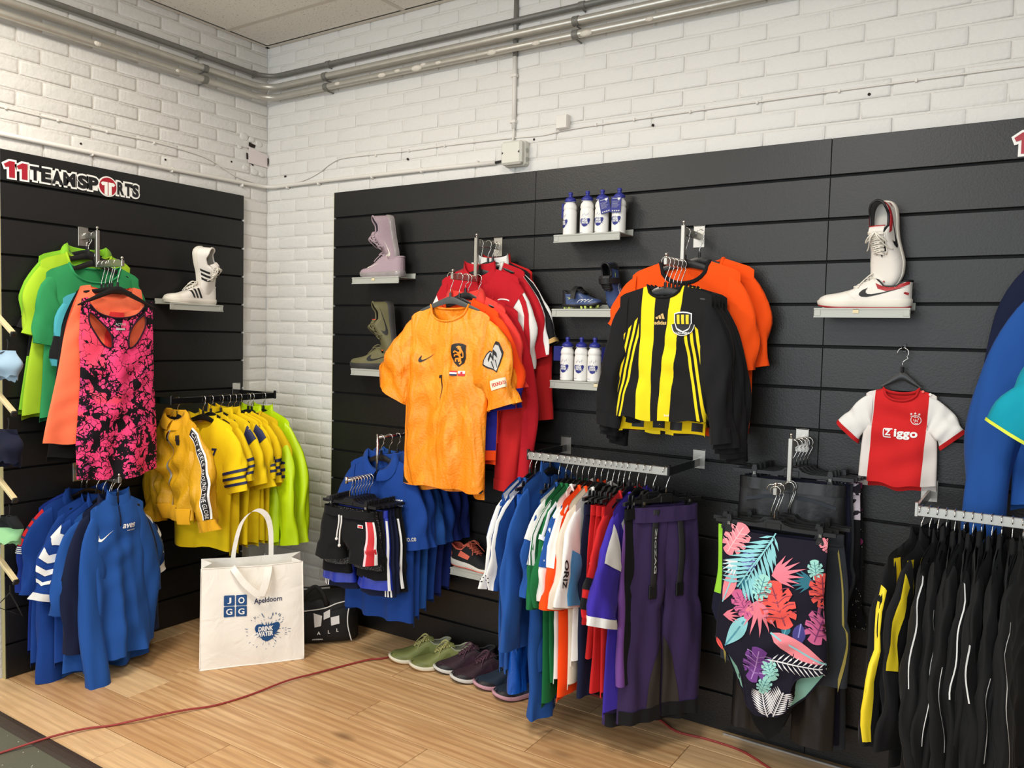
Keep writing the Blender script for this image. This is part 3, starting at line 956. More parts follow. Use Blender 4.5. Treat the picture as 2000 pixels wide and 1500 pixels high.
class Legs:
    """shorts or trousers hanging by the waist; z 0 = waist"""
    def __init__(s, w=.2, hip=.23, crotch=.27, L=.9, lw=.12, hemw=.09, d=.035, gap=.012, fold=.006, seed=0, spread=.0, flare=0, kneebend=0, dh=None):
        s.__dict__.update(locals())
        r = random.Random(seed*13+5); s.ph = [r.uniform(0, 6.28) for _ in range(12)]
    def pt(s, side, sl, z, front, off=0):
        side = float(side)
        hipz = -s.crotch*.7
        Wt = sspline(z, [-s.L, -s.crotch, hipz, 0], [s.hip, s.hip, s.hip, s.w])
        top = z > -s.crotch
        b = sm(-z, s.crotch*.75, s.crotch*1.15)
        lw = np.where(top, Wt/2, sspline(-z, [0, s.crotch, s.crotch+.25*(s.L-s.crotch), s.L+.001], [Wt.mean()/2 if hasattr(Wt, 'mean') else Wt/2, s.hip/2, s.lw*.5+s.hip*.02, s.hemw]))
        cx = np.where(top, Wt/2, s.hip/2+(s.spread)*(-z-s.crotch)/max(s.L-s.crotch, .01)+s.gap*b) - (np.where(top, 0, 1))*(s.hip/2-lw)*(.12 if not s.flare else -.2)
        x = side*cx+sl*lw
        # kept from crossing the middle
        x = side*np.maximum(side*x, .0005+s.gap*b*.5)
        g = np.maximum(0, 1-np.abs(np.clip(x/np.maximum(Wt, .01), -1, 1))**2.6)**.5
        l = np.maximum(0, 1-np.abs(sl)**2.4)**.5
        dh = s.dh or s.d*1.3
        dd = sspline(-z, [0, .08, s.crotch, s.L+.001], [s.d*.45, s.d*.8, s.d, dh])*((1-b)*g+b*l)
        ph = s.ph; o = 0 if front else 4
        r = np.clip(-z/s.L, 0, 1)
        f = s.fold*(np.sin(ph[o]+side+sl*4+5*z)+.7*np.sin(ph[o+1]+sl*7-6*z+side*2))*(.3+.7*r)*((1-b)*g+b*l)
        f += .6*s.fold*np.sin(z*24+ph[o+2]+3*sl)*((1-b)*g+b*l)
        mid = s.fold*.8*np.sin(ph[8]+side*1.3+4*z)*r + s.kneebend*np.sin(PI*np.clip((-z-s.crotch)/(s.L-s.crotch), 0, 1))
        y = mid+(-dd-off if front else dd+off)+f
        return np.stack([x, y, z+0*x], -1)
    def build(s, m, parent, nl=34, waistband=None, bandh=.035, names=('trouser_leg', 'waistband'), m2=None):
        outs = []
        u = np.sin(np.linspace(-1, 1, 17)*PI/2); zz = np.linspace(0, -s.L, nl)
        for side in (-1, 1):
            U = np.repeat(u[:, None], nl, 1); Z = np.repeat(zz[None, :], 17, 0)
            mb = MB(); mb.grid(s.pt(side, U, Z, True)); mb.grid(s.pt(side, U, Z, False)[::-1])
            outs.append(mb.build(names[0], m if side < 0 or m2 is None else m2, parent, smooth=True, weld=.0006, fix=False))
        mb = MB()
        u = np.linspace(0, 2*PI, 41)[:-1]; A = np.zeros((40, 4, 3))
        for j, z in enumerate((.004, -.008, -bandh+.006, -bandh)):
            w = s.w+.003; d = s.d*.52+.003+(.004 if 0 < j < 3 else 0)
            gg = s.d*(.50+.40*min(1, -min(z, 0)/.08))+.006+s.fold*.6
            puck = 1+.10*np.sin(u*26)
            A[:, j] = np.stack([w*np.sign(np.cos(u))*np.abs(np.cos(u))**.8, gg*np.sin(u)*puck, np.full(40, z)], -1)
        outs.append(mb.grid(A, closed_u=True).build(names[1], waistband or m, parent, smooth=True, fix=False))
        return outs
    def on(s, side, front=True, off=.003):
        def fn(u, v):
            # u: -1..1 across the leg
            return s.pt(side, np.asarray(u), np.asarray(v), front, off)
        return fn

def strip2d(x0, x1, z0, z1, n=1):
    return poly2d([(x0, z0), (x1, z0), (x1, z1), (x0, z1)])
# ================================================================== display arms and rails
BOLT = mat('bolt_nickel', (200, 196, 186), .25, metal=1)
GLOSSBLK = mat('gloss_black_rail', (20, 20, 21), .12, spec=.7, coat=.4)
RAILW = mat('silver_flat_rail', (190, 188, 182), .3, metal=.75)
def wall_frame(side, u, z, name, label, cat='bracket'):
    """local x along the wall, -y away from the wall, origin at the wall plate"""
    return thing(name, label, cat, (u, -.032, z) if side == 'R' else (.032, u, z), 0 if side == 'R' else PI/2)
def plate(t, z=0, w=.045, h=.085, m=None):
    MB().box((0, -.0015, z), (w, .003, h), .0008).box((0, .003, z+h/2-.002), (w, .012, .003)).build('wall_plate', m or STEELB, t, smooth=.5)
def step_arm(side, u, z, label, l1=.165, drop=.14, l2=.175, dia=.0125, m=None, flat=True):
    """first arm, upright drop and second, lower arm"""
    t = wall_frame(side, u, z, 'stepped_garment_bracket', label)
    m = m or STEELB
    plate(t)
    MB().box((0, -l1/2, 0), (.014, l1, .026), .002).build('upper_arm', m, t, smooth=.5)
    MB().box((0, -l1, -drop/2+.005), (.016, .016, drop+.035), .002).build('drop_bar', m, t, smooth=.5)
    MB().box((0, -l1-l2/2, -drop), (.014, l2, .026), .002).build('lower_arm', m, t, smooth=.5)
    for y, zz in ((-l1, .026), (-l1-l2+.008, -drop+.016)):
        MB().tube([(0, y, zz-.004), (0, y, zz+.003)], .003, 8).ball((0, y, zz+.008), .0065, 8).build('ball_stop', BOLT, t, smooth=True)
    return t
def straight_arm(side, u, z, label, l=.34):
    t = wall_frame(side, u, z, 'garment_bracket', label)
    plate(t)
    MB().box((0, -l/2, 0), (.014, l, .026), .002).build('arm_bar', STEELB, t, smooth=.5)
    MB().tube([(0, -l+.008, .012), (0, -l+.008, .018)], .003, 8).ball((0, -l+.008, .022), .0065, 8).build('ball_stop', BOLT, t, smooth=True)
    return t
def wire_step_arm(side, u, z, label, l1, drop, l2):
    t = wall_frame(side, u, z, 'wire_garment_bracket', label)
    plate(t)
    MB().tube([(0, 0, 0), (0, -l1, 0)], .007, 10).build('upper_arm', CHROME, t, smooth=True)
    MB().tube([(0, -l1, .016), (0, -l1, -drop-.008)], .0065, 10).build('drop_bar', CHROME, t, smooth=True)
    MB().tube([(0, -l1, -drop), (0, -l1-l2, -drop), ], .007, 10).build('lower_arm', CHROME, t, smooth=True)
    MB().tube([(0, -l1-l2, -drop-.012), (0, -l1-l2, -drop+.016)], .007, 10).build('end_stop', CHROME, t, smooth=True)
    return t
def u_rail(side, u0, u1, z, depth, label, m, marm, zs=0):
    t = wall_frame(side, u0, z, 'garment_rail', label, 'clothes rail')
    W = u1-u0
    for x in (0, W):
        MB().box((x, -.0015, .012), (.05, .003, .075), .0008).box((x, .003, .0475), (.05, .012, .003)).build('wall_plate', STEELB if m is not GLOSSBLK else CHROME, t, smooth=.5)
        MB().box((x, -depth/2, 0), (.008, depth, .03), .001).build('side_arm', marm, t, smooth=.5)
        MB().box((x, -depth, .004), (.009, .012, .042), .001).build('end_stop', marm, t, smooth=.5)
    MB().box((W/2, -depth, 0), (W, .010, .03), .0015).build('front_bar', m, t, smooth=.5)
    return t
ARM_A = step_arm('L', -1.054, 1.91, 'stepped steel display arm on the left wall, above the pink printed tank top', .114, .128, .198)
ARM_B = straight_arm('L', -1.085, .853, 'steel display arm under the pink tank top, carrying the blue tops', .335)
RAIL_C = u_rail('L', -.824, -.226, 1.177, .308, 'glossy black rail on the left wall with the yellow shirts', GLOSSBLK, GLOSSBLK)
ARM_D = step_arm('R', 1.587, 1.909, 'stepped steel display arm above the orange football shirt', .167, .156, .172)
ARM_E = step_arm('R', 2.5235, 1.91, 'stepped steel display arm above the black and yellow shirt', .164, .124, .163)
ARM_F = step_arm('R', 2.940, 1.157, 'stepped steel display arm above the tropical print swimsuit', .161, .138, .181)
ARM_G = wire_step_arm('R', 1.195, 1.045, 'round chrome stepped arm with blue polo shirts and dark shorts', .345, .168, .19)
RAIL_H = u_rail('R', 1.963, 2.556, 1.038, .307, 'silver rail packed with coloured team clothing in the middle', RAILW, GLOSSBLK)
RAIL_I = u_rail('R', 3.359, 3.95, 1.013, .337, 'silver rail at the right edge with the black jackets', RAILW, RAILW)

# ------------------------------------------------------------------ small shoe shelves
ACRY = mat('shelf_grey_plastic', (176, 178, 170), .32, spec=.5, alpha=1.0)
TICKET = mat('ticket_cream', (225, 210, 170), .7)
def shelf(side, u0, z, label, depth=.155, w=.30, ticket=None, tilt=0, m=None):
    """sloping-free shelf with upstand at the wall and a price lip in front; z = top of the plate"""
    m = m or ACRY
    t = wall_frame(side, u0, z, 'shoe_shelf', label, 'shelf')
    MB().box((w/2, -depth/2, -.002), (w, depth, .004), .001).build('shelf_plate', m, t, smooth=.5)
    MB().box((w/2, .0015, .010), (w, .004, .028), .001).build('wall_hook', m, t, smooth=.5)
    MB().box((w/2, -depth, -.014), (w, .004, .032), .001).build('price_lip', m, t, smooth=.5)
    rim = MB()
    rim.box((w/2, -depth-.003, -.002), (w, .003, .004)).box((w/2, -depth-.003, -.0285), (w, .003, .004))
    rim.build('lip_rim', m, t, smooth=.5)
    for x in (.012, w-.012): MB().box((x, -depth-.0027, -.015), (.02, .002, .020), .0006).build('lip_corner', m, t, smooth=.5)
    for x in (ticket or []): MB().box((x, -depth-.0035, -.009), (.018, .002, .014)).build('price_ticket', TICKET, t, smooth=False)
    return t
SH_SUP = shelf('L', -.703, 1.631, 'grey shelf under the white trainers with black stripes', .120)
SH_LIL = shelf('R', .808, 1.778, 'grey shelf under the lilac trainers', .12, ticket=[.14])
SH_OLV = shelf('R', .808, 1.333, 'grey shelf under the olive trainers', .12)
SH_BT1 = shelf('R', 1.945, 1.928, 'pale shelf under the four water bottles', .12)
SH_FBT = shelf('R', 1.945, 1.625, 'pale shelf under the blue football boots', .12)
SH_BT2 = shelf('R', 1.945, 1.330, 'pale shelf under the three water bottles', .12, ticket=[.215])
SH_JOR = shelf('R', 2.988, 1.628, 'grey shelf under the white and red trainers', .12, ticket=[.135])
SH_COR = shelf('R', 1.445, .452, 'low grey shelf under the black and coral running shoe', .12, ticket=[.22])
# ================================================================== clothing: helpers and prints
def hang(name, label, short, cat, pos, yaw, cloth, drop=.098, hk=None, roll=0, group=None, lift=.020):
    """hanger over the rod at pos and an Empty for the garment just below its shoulders"""
    k = dict(drop=drop)
    if isinstance(cloth, Cloth) and not cloth.top: k.update(hw=max(min(cloth.sw*.74, .2), cloth.neck+.03))
    k.update(hk or {})
    if k.get('kind') == 'clip':
        zz = -drop-.045
    else:
        k.setdefault('hw', .19); hw = k['hw']
        k.setdefault('sag', max(.02, hw*cloth.slope*.95))
        zz = -drop - k['sag']*max(0, ((cloth.neck/hw)-.11)/.89) + lift
    hanger(pos, yaw, short, roll=roll, **k)
    M = Matrix.Translation(Vector(pos)) @ Matrix.Rotation(yaw, 4, 'Z') @ Matrix.Rotation(roll, 4, 'Y')
    t = thing(name, label, cat, M @ Vector((0, 0, zz)), yaw, group)
    t.rotation_euler = (0, roll, yaw)
    return t

SHORT = dict(L=.215, a0=46, a1=72, h0=.095, h1=.08)
LONG = dict(hp=2.2, inset=.03, L=.56, a0=58, a1=87, h0=.095, h1=.045, d1=.028, nl=26)
class Top: pass
def top(name, label, short, cat, pos, yaw, m, ck, sl=None, slL=None, slR=None, collar='crew', cm=None, ms=None, drop=.098, hk=None, roll=0, mback=None, group=None, cuff=None, lift=.020):
    r = Top(); c = Cloth(**ck); r.c = c
    r.t = t = hang(name, label, short, cat, pos, yaw, c, drop, hk, roll, group, lift)
    r.body = c.body('shirt_body', m, t, mback)
    r.fn = {}
    if sl:
        for sd, extra in ((-1, slL), (1, slR)):
            k = dict(sl); k.update(extra or {})
            _, r.fn[sd] = c.sleeve(sd, ms or m, t, **k)
            if cuff: c.sleeve_band(r.fn[sd], 1-cuff[0], 1.005, cuff[1], t, 'cuff', .002)
    cm = cm or m
    if collar == 'crew': c.crew(cm, t)
    elif collar == 'stand': c.stand(cm, t, .042)
    elif collar == 'low': c.stand(cm, t, .02)
    elif collar == 'polo': c.stand(cm, t, .028, .1, .05)
    return r
def put(r, name, m2, mt, front=True, off=.0028, maxlen=.018, label=None):
    return decal(name, m2, r.c.on(front, off), mt, r.t, maxlen, label)
def on_sleeve(r, sd, name, m2, mt, off=.003, maxlen=.015):
    """u = around (metres from the top edge towards the front), v = fraction along the sleeve"""
    fn = r.fn[sd]
    return decal(name, m2, lambda u, v: fn(v, u, off), mt, r.t, maxlen)

SWOOSH = [(1, .40), (.72, .28), (.45, .17), (.27, .12), (.19, .13), (.15, .19), (.155, .27), (.19, .37), (.08, .28), (.02, .17), (.015, .08), (.07, .015), (.18, .005), (.42, .10), (.72, .25)]
def swoosh(w, cx, cz, rot=0, flip=1):
    m = poly2d([(flip*(p[0]-.5)*w, (p[1]-.2)*w) for p in SWOOSH]); return xf2d(m, cx, cz, 1, rot)
def bars3(w, cx, cz):
    out = []
    for i, h in enumerate((.42, .68, .95)):
        x = (-.5+.36*i)*w
        out.append(poly2d([(cx+x, cz), (cx+x+.26*w, cz), (cx+x+.26*w-.18*w*h*1.1, cz+h*.62*w), (cx+x-.18*w*h*1.1, cz+h*.62*w-.1*w)]))
    return join2d(*out)
def shield(w, h, cx, cz):
    return poly2d([(cx-w/2, cz+h*.42), (cx-w*.25, cz+h*.48), (cx, cz+h*.5), (cx+w*.25, cz+h*.48), (cx+w/2, cz+h*.42), (cx+w/2, cz-h*.12), (cx+w*.36, cz-h*.33), (cx, cz-h*.5), (cx-w*.36, cz-h*.33), (cx-w/2, cz-h*.12)])
def stroke2d(pts, w, n=4):
    """a pen stroke of width w"""
    P = [np.array(p) for p in spline(pts, n)]; L, R = [], []
    for i in range(len(P)):
        d = P[min(i+1, len(P)-1)]-P[max(i-1, 0)]; d = d/max(np.linalg.norm(d), 1e-9); q = np.array([-d[1], d[0]])*w/2
        L.append(P[i]+q); R.append(P[i]-q)
    vs = np.array(L+R); k = len(P)
    return vs, [(i, i+1, k+i+1, k+i) for i in range(k-1)]
def txt(s, w, h, cx, cz, bold=.02, shear=0, space=1): return fit2d(text2d(s, 1, bold, shear, space), w, h, cx, cz)
def splash(w, cx, cz, seed=1):
    """heart-like blob with spikes, the drinking water mark"""
    r = random.Random(seed)
    base = spline([(.0, -.42), (.20, -.33), (.30, -.14), (.44, .02), (.50, .20), (.42, .33), (.24, .30), (.0, .24), (-.24, .31), (-.42, .30), (-.49, .14), (-.42, -.02), (-.28, -.18), (-.18, -.34), (.0, -.42)], 3)[:-1]
    ms = [poly2d([(cx+p[0]*w, cz+p[1]*w) for p in base])]
    for i in range(22):
        a = 2*PI*i/22+r.uniform(-.1, .1); d = r.uniform(.44, .56); e = .30
        q = np.array([cos(a), sin(a)*.85]); n = np.array([-q[1], q[0]])*.035
        ms.append(poly2d([tuple(np.array([cx, cz])+w*(q*e+n)), tuple(np.array([cx, cz])+w*(q*e-n)), tuple(np.array([cx, cz])+w*q*d)]))
    return join2d(*ms)

INK_W = mat('print_white', (240, 240, 238), .6); INK_K = mat('print_black', (22, 22, 24), .6); INK_N = mat('print_navy', (26, 34, 78), .6)
INK_G = mat('print_gold', (214, 178, 110), .5); INK_R = mat('print_red', (205, 40, 48), .6); INK_B = mat('print_blue', (30, 82, 150), .6); INK_Y = mat('print_yellow', (240, 214, 40), .6)
INK_S = mat('print_silver', (190, 190, 188), .5)

C_GREEN = fabric('cloth_green', (48, 140, 84)); C_LIME = fabric('cloth_lime', (128, 186, 46)); C_LIMEY = fabric('cloth_lime_yellow', (162, 198, 46)); C_BLACK = fabric('cloth_black', (26, 26, 28)); C_TEAL = fabric('cloth_teal', (70, 158, 172))
C_CORAL = fabric('cloth_coral', (255, 122, 84)); C_RED1 = fabric('cloth_scarlet', (222, 62, 40)); C_BLUE = fabric('cloth_royal_blue', (27, 64, 138)); C_BLUE2 = fabric('cloth_mid_blue', (35, 80, 152)); C_NAVY = fabric('cloth_navy', (24, 30, 56)); C_DBLUE = fabric('cloth_deep_blue', (24, 40, 104))
C_WHITE = fabric('cloth_white', (232, 230, 226))

# ================================================================== left wall, upper arm: green and lime shirts
YA, ZA1, ZA2 = -1.054, 1.9245, 1.7965
r = top('t_shirt', 'lime green shirt with a black side panel, rearmost under the green T-shirt', 'lime green shirt with the black side', 'shirt', (.062, YA, ZA1), PI/2, fabric('cloth_lime_black', (128, 186, 46), lambda c: [((c.x < -.13) & (c.z < -.30) & (c.z > -.47), (26, 26, 28))]),
        dict(seed=21, sw=.20, neck=.09, nf=.07, cw=.205, hw=.225, L=.70, slope=.34, dc=.016, dh=.024, mid=.008, fold=.006, sk=-.07), SHORT, dict(a0=66, a1=78, d1=.02, inset=.04, h1=.062, L=.235), dict(a0=70, a1=84, d1=.02, inset=.04, h1=.06), 'polo', drop=.075, roll=.02)
r = top('t_shirt', 'lime yellow T-shirt just behind the green T-shirt', 'lime yellow T-shirt', 'shirt', (.093, YA-.01, ZA1), PI/2, C_LIMEY, dict(seed=22, sw=.20, neck=.10, nf=.08, cw=.205, hw=.22, L=.69, slope=.34, dc=.018, dh=.035, mid=.012, fold=.012, nfold=4, sk=-.09), SHORT, dict(a0=68, a1=80, L=.235, d1=.024, inset=.04, h1=.065), dict(a0=74, a1=86, inset=.04, h1=.06), 'crew', drop=.09)
r = top('t_shirt', 'plain green T-shirt with a wide neck behind the pink tank top', 'green T-shirt', 'shirt', (.126, YA, ZA1), PI/2, C_GREEN, dict(seed=23, sw=.208, neck=.118, nf=.078, cw=.205, hw=.22, L=.66, slope=.42, dc=.02, dh=.03, sk=-.03, fold=.01), dict(L=.22, a0=72, a1=85, h0=.09, h1=.062, d1=.022, inset=.04), None, None, 'crew', drop=.122)

# lower arm: tops down to the pink printed one
r = top('t_shirt', 'teal T-shirt with black sleeve ends between the green T-shirt and the coral tops', 'teal T-shirt', 'shirt', (.178, YA, ZA2), PI/2, C_TEAL, dict(seed=24, sw=.168, neck=.08, nf=.08, cw=.175, hw=.18, L=.60, slope=.42, dc=.02, dh=.025), dict(L=.21, a0=74, a1=87, h0=.085, h1=.056, d1=.03, inset=.035), None, None, 'crew', drop=.118)
for sd in (-1, 1): r.c.sleeve_band(r.fn[sd], .42, .86, C_BLACK, r.t, 'sleeve_panel', .003)
r = top('tank_top', 'black top behind the scarlet tank top', 'black sleeveless top', 'tank top', (.208, YA, ZA2), PI/2, C_BLACK, dict(seed=25, sw=.17, neck=.085, nf=.10, cw=.18, hw=.20, L=.72, slope=.3, armhole=(.115, -.20), dc=.018, dh=.022, sk=-.10, W=[(-.9, .19), (-.2, .175), (.1, .17)]), None, collar='crew', drop=.115)
r = top('tank_top', 'scarlet red tank top behind the coral one', 'scarlet tank top', 'tank top', (.240, YA, ZA2), PI/2, C_RED1, dict(seed=26, sw=.165, neck=.09, nf=.12, cw=.18, hw=.2, L=.60, slope=.25, armhole=(.115, -.22), dc=.018, dh=.022, sk=-.04, W=[(-.9, .18), (-.22, .185), (.1, .165)]), None, collar='crew', drop=.115)
r = top('tank_top', 'coral orange tank top flaring out behind the pink printed one', 'coral tank top', 'tank top', (.278, YA-.012, ZA2), PI/2, C_CORAL, dict(seed=27, sw=.17, neck=.095, nf=.06, cw=.18, hw=.23, L=.66, slope=.2, armhole=(.13, -.24), dc=.02, dh=.03, sk=-.12, W=[(-.9, .215), (-.66, .215), (-.25, .182), (.1, .17)], hemb=0), None, collar=None, drop=.115)

# the pink printed racer-back top: one printed sheet with two cut-outs, coral panel behind
def pink_layers(c):
    nt = c.nt
    def vor(scale, feat, seedshift, dist):
        n = nt.nodes.new('ShaderNodeTexNoise'); n.inputs['Scale'].default_value = scale*.9; n.inputs['Detail'].default_value = 2
        nt.links.new(c.vec, n.inputs['Vector'])
        a = nt.nodes.new('ShaderNodeVectorMath'); a.operation = 'MULTIPLY_ADD'
        a.inputs[1].default_value = (dist, dist, dist); nt.links.new(n.outputs['Color'], a.inputs[0])
        m = nt.nodes.new('ShaderNodeMapping'); m.inputs['Location'].default_value = (seedshift, seedshift*.7, seedshift*1.3); nt.links.new(c.vec, m.inputs['Vector'])
        nt.links.new(m.outputs[0], a.inputs[2])
        v = nt.nodes.new('ShaderNodeTexVoronoi'); v.feature = feat; v.inputs['Scale'].default_value = scale
        nt.links.new(a.outputs[0], v.inputs['Vector'])
        return V(nt, v.outputs['Distance'])
    e1 = vor(25, 'DISTANCE_TO_EDGE', .3, .07)
    e2 = vor(46, 'DISTANCE_TO_EDGE', 1.7, .045)
    big = c.noise(11, 4, (1, 1, 1), 1.4)
    dens = c.noise(9, 3, (1, 1, 1), .8)
    black = (e1 < (dens-.30)*.30) | (e2 < (dens-.42)*.45) | (big > .57)
    pur = c.noise(9, 2, (1, 1, 1), .5)
    return [((pur-.52)*4, (126, 52, 122)), (((c.noise(4, 2) > .56) & (pur < .5))*.5, (255, 84, 92)), (black, (22, 18, 24))]
C_PINKP = fabric('cloth_pink_print', (246, 70, 128), pink_layers)
C_PINKDARK = fabric('cloth_dark_trim', (44, 24, 40))
ck = dict(seed=28, sw=.172, neck=.14, nf=.05, L=.755, slope=.2, dc=.030, dh=.036, fold=.012, nfold=3.4, hem=None, W=[(-.95, .186), (-.755, .186), (-.3, .166), (-.15, .17), (.1, .172)], hemb=.0, armhole=(.168, -.2), splay=0)
c = Cloth(**ck)
t = hang('tank_top', 'hot pink tank top with a black cracked print and racer back', 'pink printed tank top', 'tank top', (.322, -1.066, ZA2), PI/2, c, .112, dict(hw=.175, sag=.085), lift=.0)
Zp = t.location.z
outline = [(-.184, -.745), (-.10, -.757), (0, -.762), (.10, -.757), (.184, -.742), (.176, -.55), (.168, -.40), (.163, -.26), (.160, -.16), (.163, -.08), (.158, .005), (.128, .012), (.118, -.02), (.085, -.052), (.03, -.068), (-.03, -.070), (-.09, -.050), (-.122, -.018), (-.132, .012), (-.158, .005), (-.166, -.08), (-.170, -.16), (-.172, -.26), (-.174, -.40), (-.180, -.55)]
hole = [(.118, -.052), (.126, -.075), (.118, -.11), (.085, -.165), (.055, -.195), (.035, -.195), (.036, -.15), (.055, -.11), (.085, -.078)]
holeL = [(-p[0]-.006, p[1]) for p in reversed(hole)]
decal('printed_front', poly2d(outline, hole, holeL), c.on(True, 0), C_PINKP, t, .022)
o2 = [(p[0]*.985, p[1]-.012) for p in outline]
decal('coral_back', poly2d([(-.178, -.735), (-.09, -.748), (.09, -.748), (.178, -.735), (.165, -.40), (.158, -.24), (.15, -.12), (.152, .0), (.118, .008), (.105, -.03), (.0, -.05), (-.105, -.03), (-.122, .008), (-.152, .0), (-.156, -.12), (-.16, -.24), (-.168, -.40)]), c.on(False, 0), C_CORAL, t, .025)
decal('label_print', join2d(strip2d(-.024, .02, -.122, -.114), txt('ACTIVE', .05, .010, 0, -.098, .01)), c.on(True, .003), INK_S, t)
trim = [(.118, -.02), (.085, -.052), (.03, -.068), (-.03, -.070), (-.09, -.050), (-.122, -.018)]
f = c.on(True, .002)
for L_ in ([trim, [(x, z) for x, z in hole+hole[:1]], [(x, z) for x, z in holeL+holeL[:1]]]):
    pts = spline(L_, 4); P = f(np.array([p[0] for p in pts]), np.array([p[1] for p in pts]))
    MB().tube([tuple(p) for p in P], .0035, 6).build('binding', C_PINKDARK, t, smooth=True)
f2 = c.on(False, .001); pts = spline([(.03, -.2), (.036, -.15), (.085, -.03)], 4)
sc_panel = poly2d([(-.03, -.045), (.035, -.047), (.045, -.2), (-.05, -.2)])
decal('red_panel', sc_panel, c.on(False, -.002), fabric('cloth_red_panel', (238, 62, 62)), t, .02)

# ================================================================== left wall, low arm: the blue tops
YB, ZB = -1.085, .8675
r = top('polo_shirt', 'deep blue shirt with red shoulders and navy stripes, rearmost of the blue tops', 'blue shirt with red shoulders', 'shirt', (.066, YB, ZB), PI/2, fabric('cloth_blue_redyoke', (27, 50, 130), lambda c: [((c.z+abs(c.x)*.15) > -.10, (30, 54, 135))]),
        dict(seed=31, sw=.185, neck=.08, nf=.07, cw=.20, hw=.21, L=.66, slope=.42, dc=.016, dh=.02, sk=-.05), dict(L=.28, a0=66, a1=82, h0=.09, h1=.065, d1=.024, inset=.03), None, None, 'low', drop=.085)
C_REDN = fabric('cloth_red_navy', (205, 40, 44))
for sd in (-1, 1):
    r.c.sleeve_band(r.fn[sd], .02, .33, C_REDN, r.t, 'red_yoke', .003)
    for a, b in ((.10, .12), (.17, .19), (.25, .27)): r.c.sleeve_band(r.fn[sd], a, b, INK_N, r.t, 'navy_stripe', .0045, 2)
    for a in (.34, .365, .39, .415): r.c.sleeve_band(r.fn[sd], a, a+.012, INK_W, r.t, 'white_stripe', .0045, 2, -1.4, -.5 if sd > 0 else 1.4)
r = top('polo_shirt', 'royal blue polo shirt with a turned-down collar on the low left arm', 'royal blue polo shirt', 'shirt', (.125, YB-.01, ZB), PI/2, C_BLUE, dict(seed=32, sw=.182, neck=.085, nf=.09, cw=.21, hw=.22, L=.70, slope=.42, dc=.02, dh=.022, sk=-.04), dict(L=.28, a0=66, a1=82, h0=.095, h1=.07, d1=.028, inset=.03), None, None, 'polo', drop=.075)
r = top('training_top', 'blue long-sleeved top behind the chevron shirt, one cuff near the floor', 'blue long-sleeved top', 'shirt', (.185, YB, ZB), PI/2, C_BLUE, dict(seed=33, sw=.165, neck=.075, nf=.07, cw=.18, hw=.20, L=.68, slope=.45, dc=.02, dh=.026, sk=-.06), dict(L=.64, a0=70, a1=89, h0=.09, h1=.05, d1=.035, nl=26, inset=.03, hp=2.2), dict(a1=90), dict(a1=98), 'low', drop=.09)
r = top('t_shirt', 'blue T-shirt with white chevrons and white sleeve bands on the low left arm', 'blue chevron T-shirt', 'shirt', (.245, YB-.005, ZB), PI/2, C_BLUE, dict(seed=34, sw=.165, neck=.075, nf=.08, cw=.19, hw=.20, L=.66, slope=.62, dc=.02, dh=.026, sk=-.03), dict(L=.25, a0=58, a1=76, h0=.10, h1=.085, d1=.03), None, None, 'stand', drop=.09)
for sd in (-1, 1):
    r.c.sleeve_band(r.fn[sd], .87, .99, C_WHITE, r.t, 'sleeve_band', .003)
    for a, w in ((.06, .11), (.26, .10), (.46, .085), (.64, .06)):
        m2 = poly2d([(-.52, a), (0-.05, a+.05), (.42, a), (.42, a+w), (-.05, a+w+.05), (-.52, a+w)])
        on_sleeve(r, sd, 'chevron', xf2d(m2, .75 if sd < 0 else .75), INK_W, .0035, .06)
r = top('t_shirt', 'plain blue T-shirt between the chevron shirt and the front blue top', 'plain blue T-shirt', 'shirt', (.285, YB, ZB), PI/2, C_BLUE2, dict(seed=35, sw=.15, neck=.075, nf=.08, cw=.17, hw=.19, L=.70, slope=.62, dc=.02, dh=.026, sk=-.02), dict(L=.30, a0=68, a1=86, h0=.10, h1=.075, d1=.03), None, None, 'crew', drop=.10)
r = top('track_jacket', 'navy jacket edge showing behind the front blue top', 'navy jacket', 'jacket', (.312, YB-.005, ZB), PI/2, C_NAVY, dict(seed=36, sw=.13, neck=.07, nf=.05, cw=.13, hw=.14, L=.60, slope=.62, dc=.018, dh=.022), dict(L=.5, a0=72, a1=88, h0=.09, h1=.05, d1=.025, nl=22), None, None, 'stand', drop=.085)
r = top('training_top', 'front blue quarter-zip training top with a white tick and small white lettering', 'front blue training top', 'shirt', (.348, YB, ZB), PI/2, C_BLUE2, dict(seed=37, sw=.118, neck=.055, nf=.035, cw=.135, hw=.145, L=.69, slope=.55, dc=.032, dh=.05, fold=.024, nfold=4.6, hemcurve=.03, hemb=-.07),
        dict(L=.60, a0=76, a1=90, h0=.085, h1=.045, d1=.034, nl=28, inset=.03, hp=2.4), dict(L=.665, a1=89, fy=-.05, bend=3), dict(L=.56, a1=92, bend=-6, fy=.04), 'stand', drop=.085, hk=dict(hw=.10))
put(r, 'swoosh_print', swoosh(.07, -.065, -.155, .25), INK_W)
put(r, 'team_print', join2d(txt('aves', .055, .020, .035, -.125, .02, .3), txt('uitvaart', .036, .007, .045, -.145, .01)), INK_W)
P = r.c.on(True, .003)(np.full(12, -.002), np.linspace(-.035, -.12, 12)); MB().tube([tuple(p) for p in P], .003, 6).build('zip', C_NAVY, r.t, smooth=True)
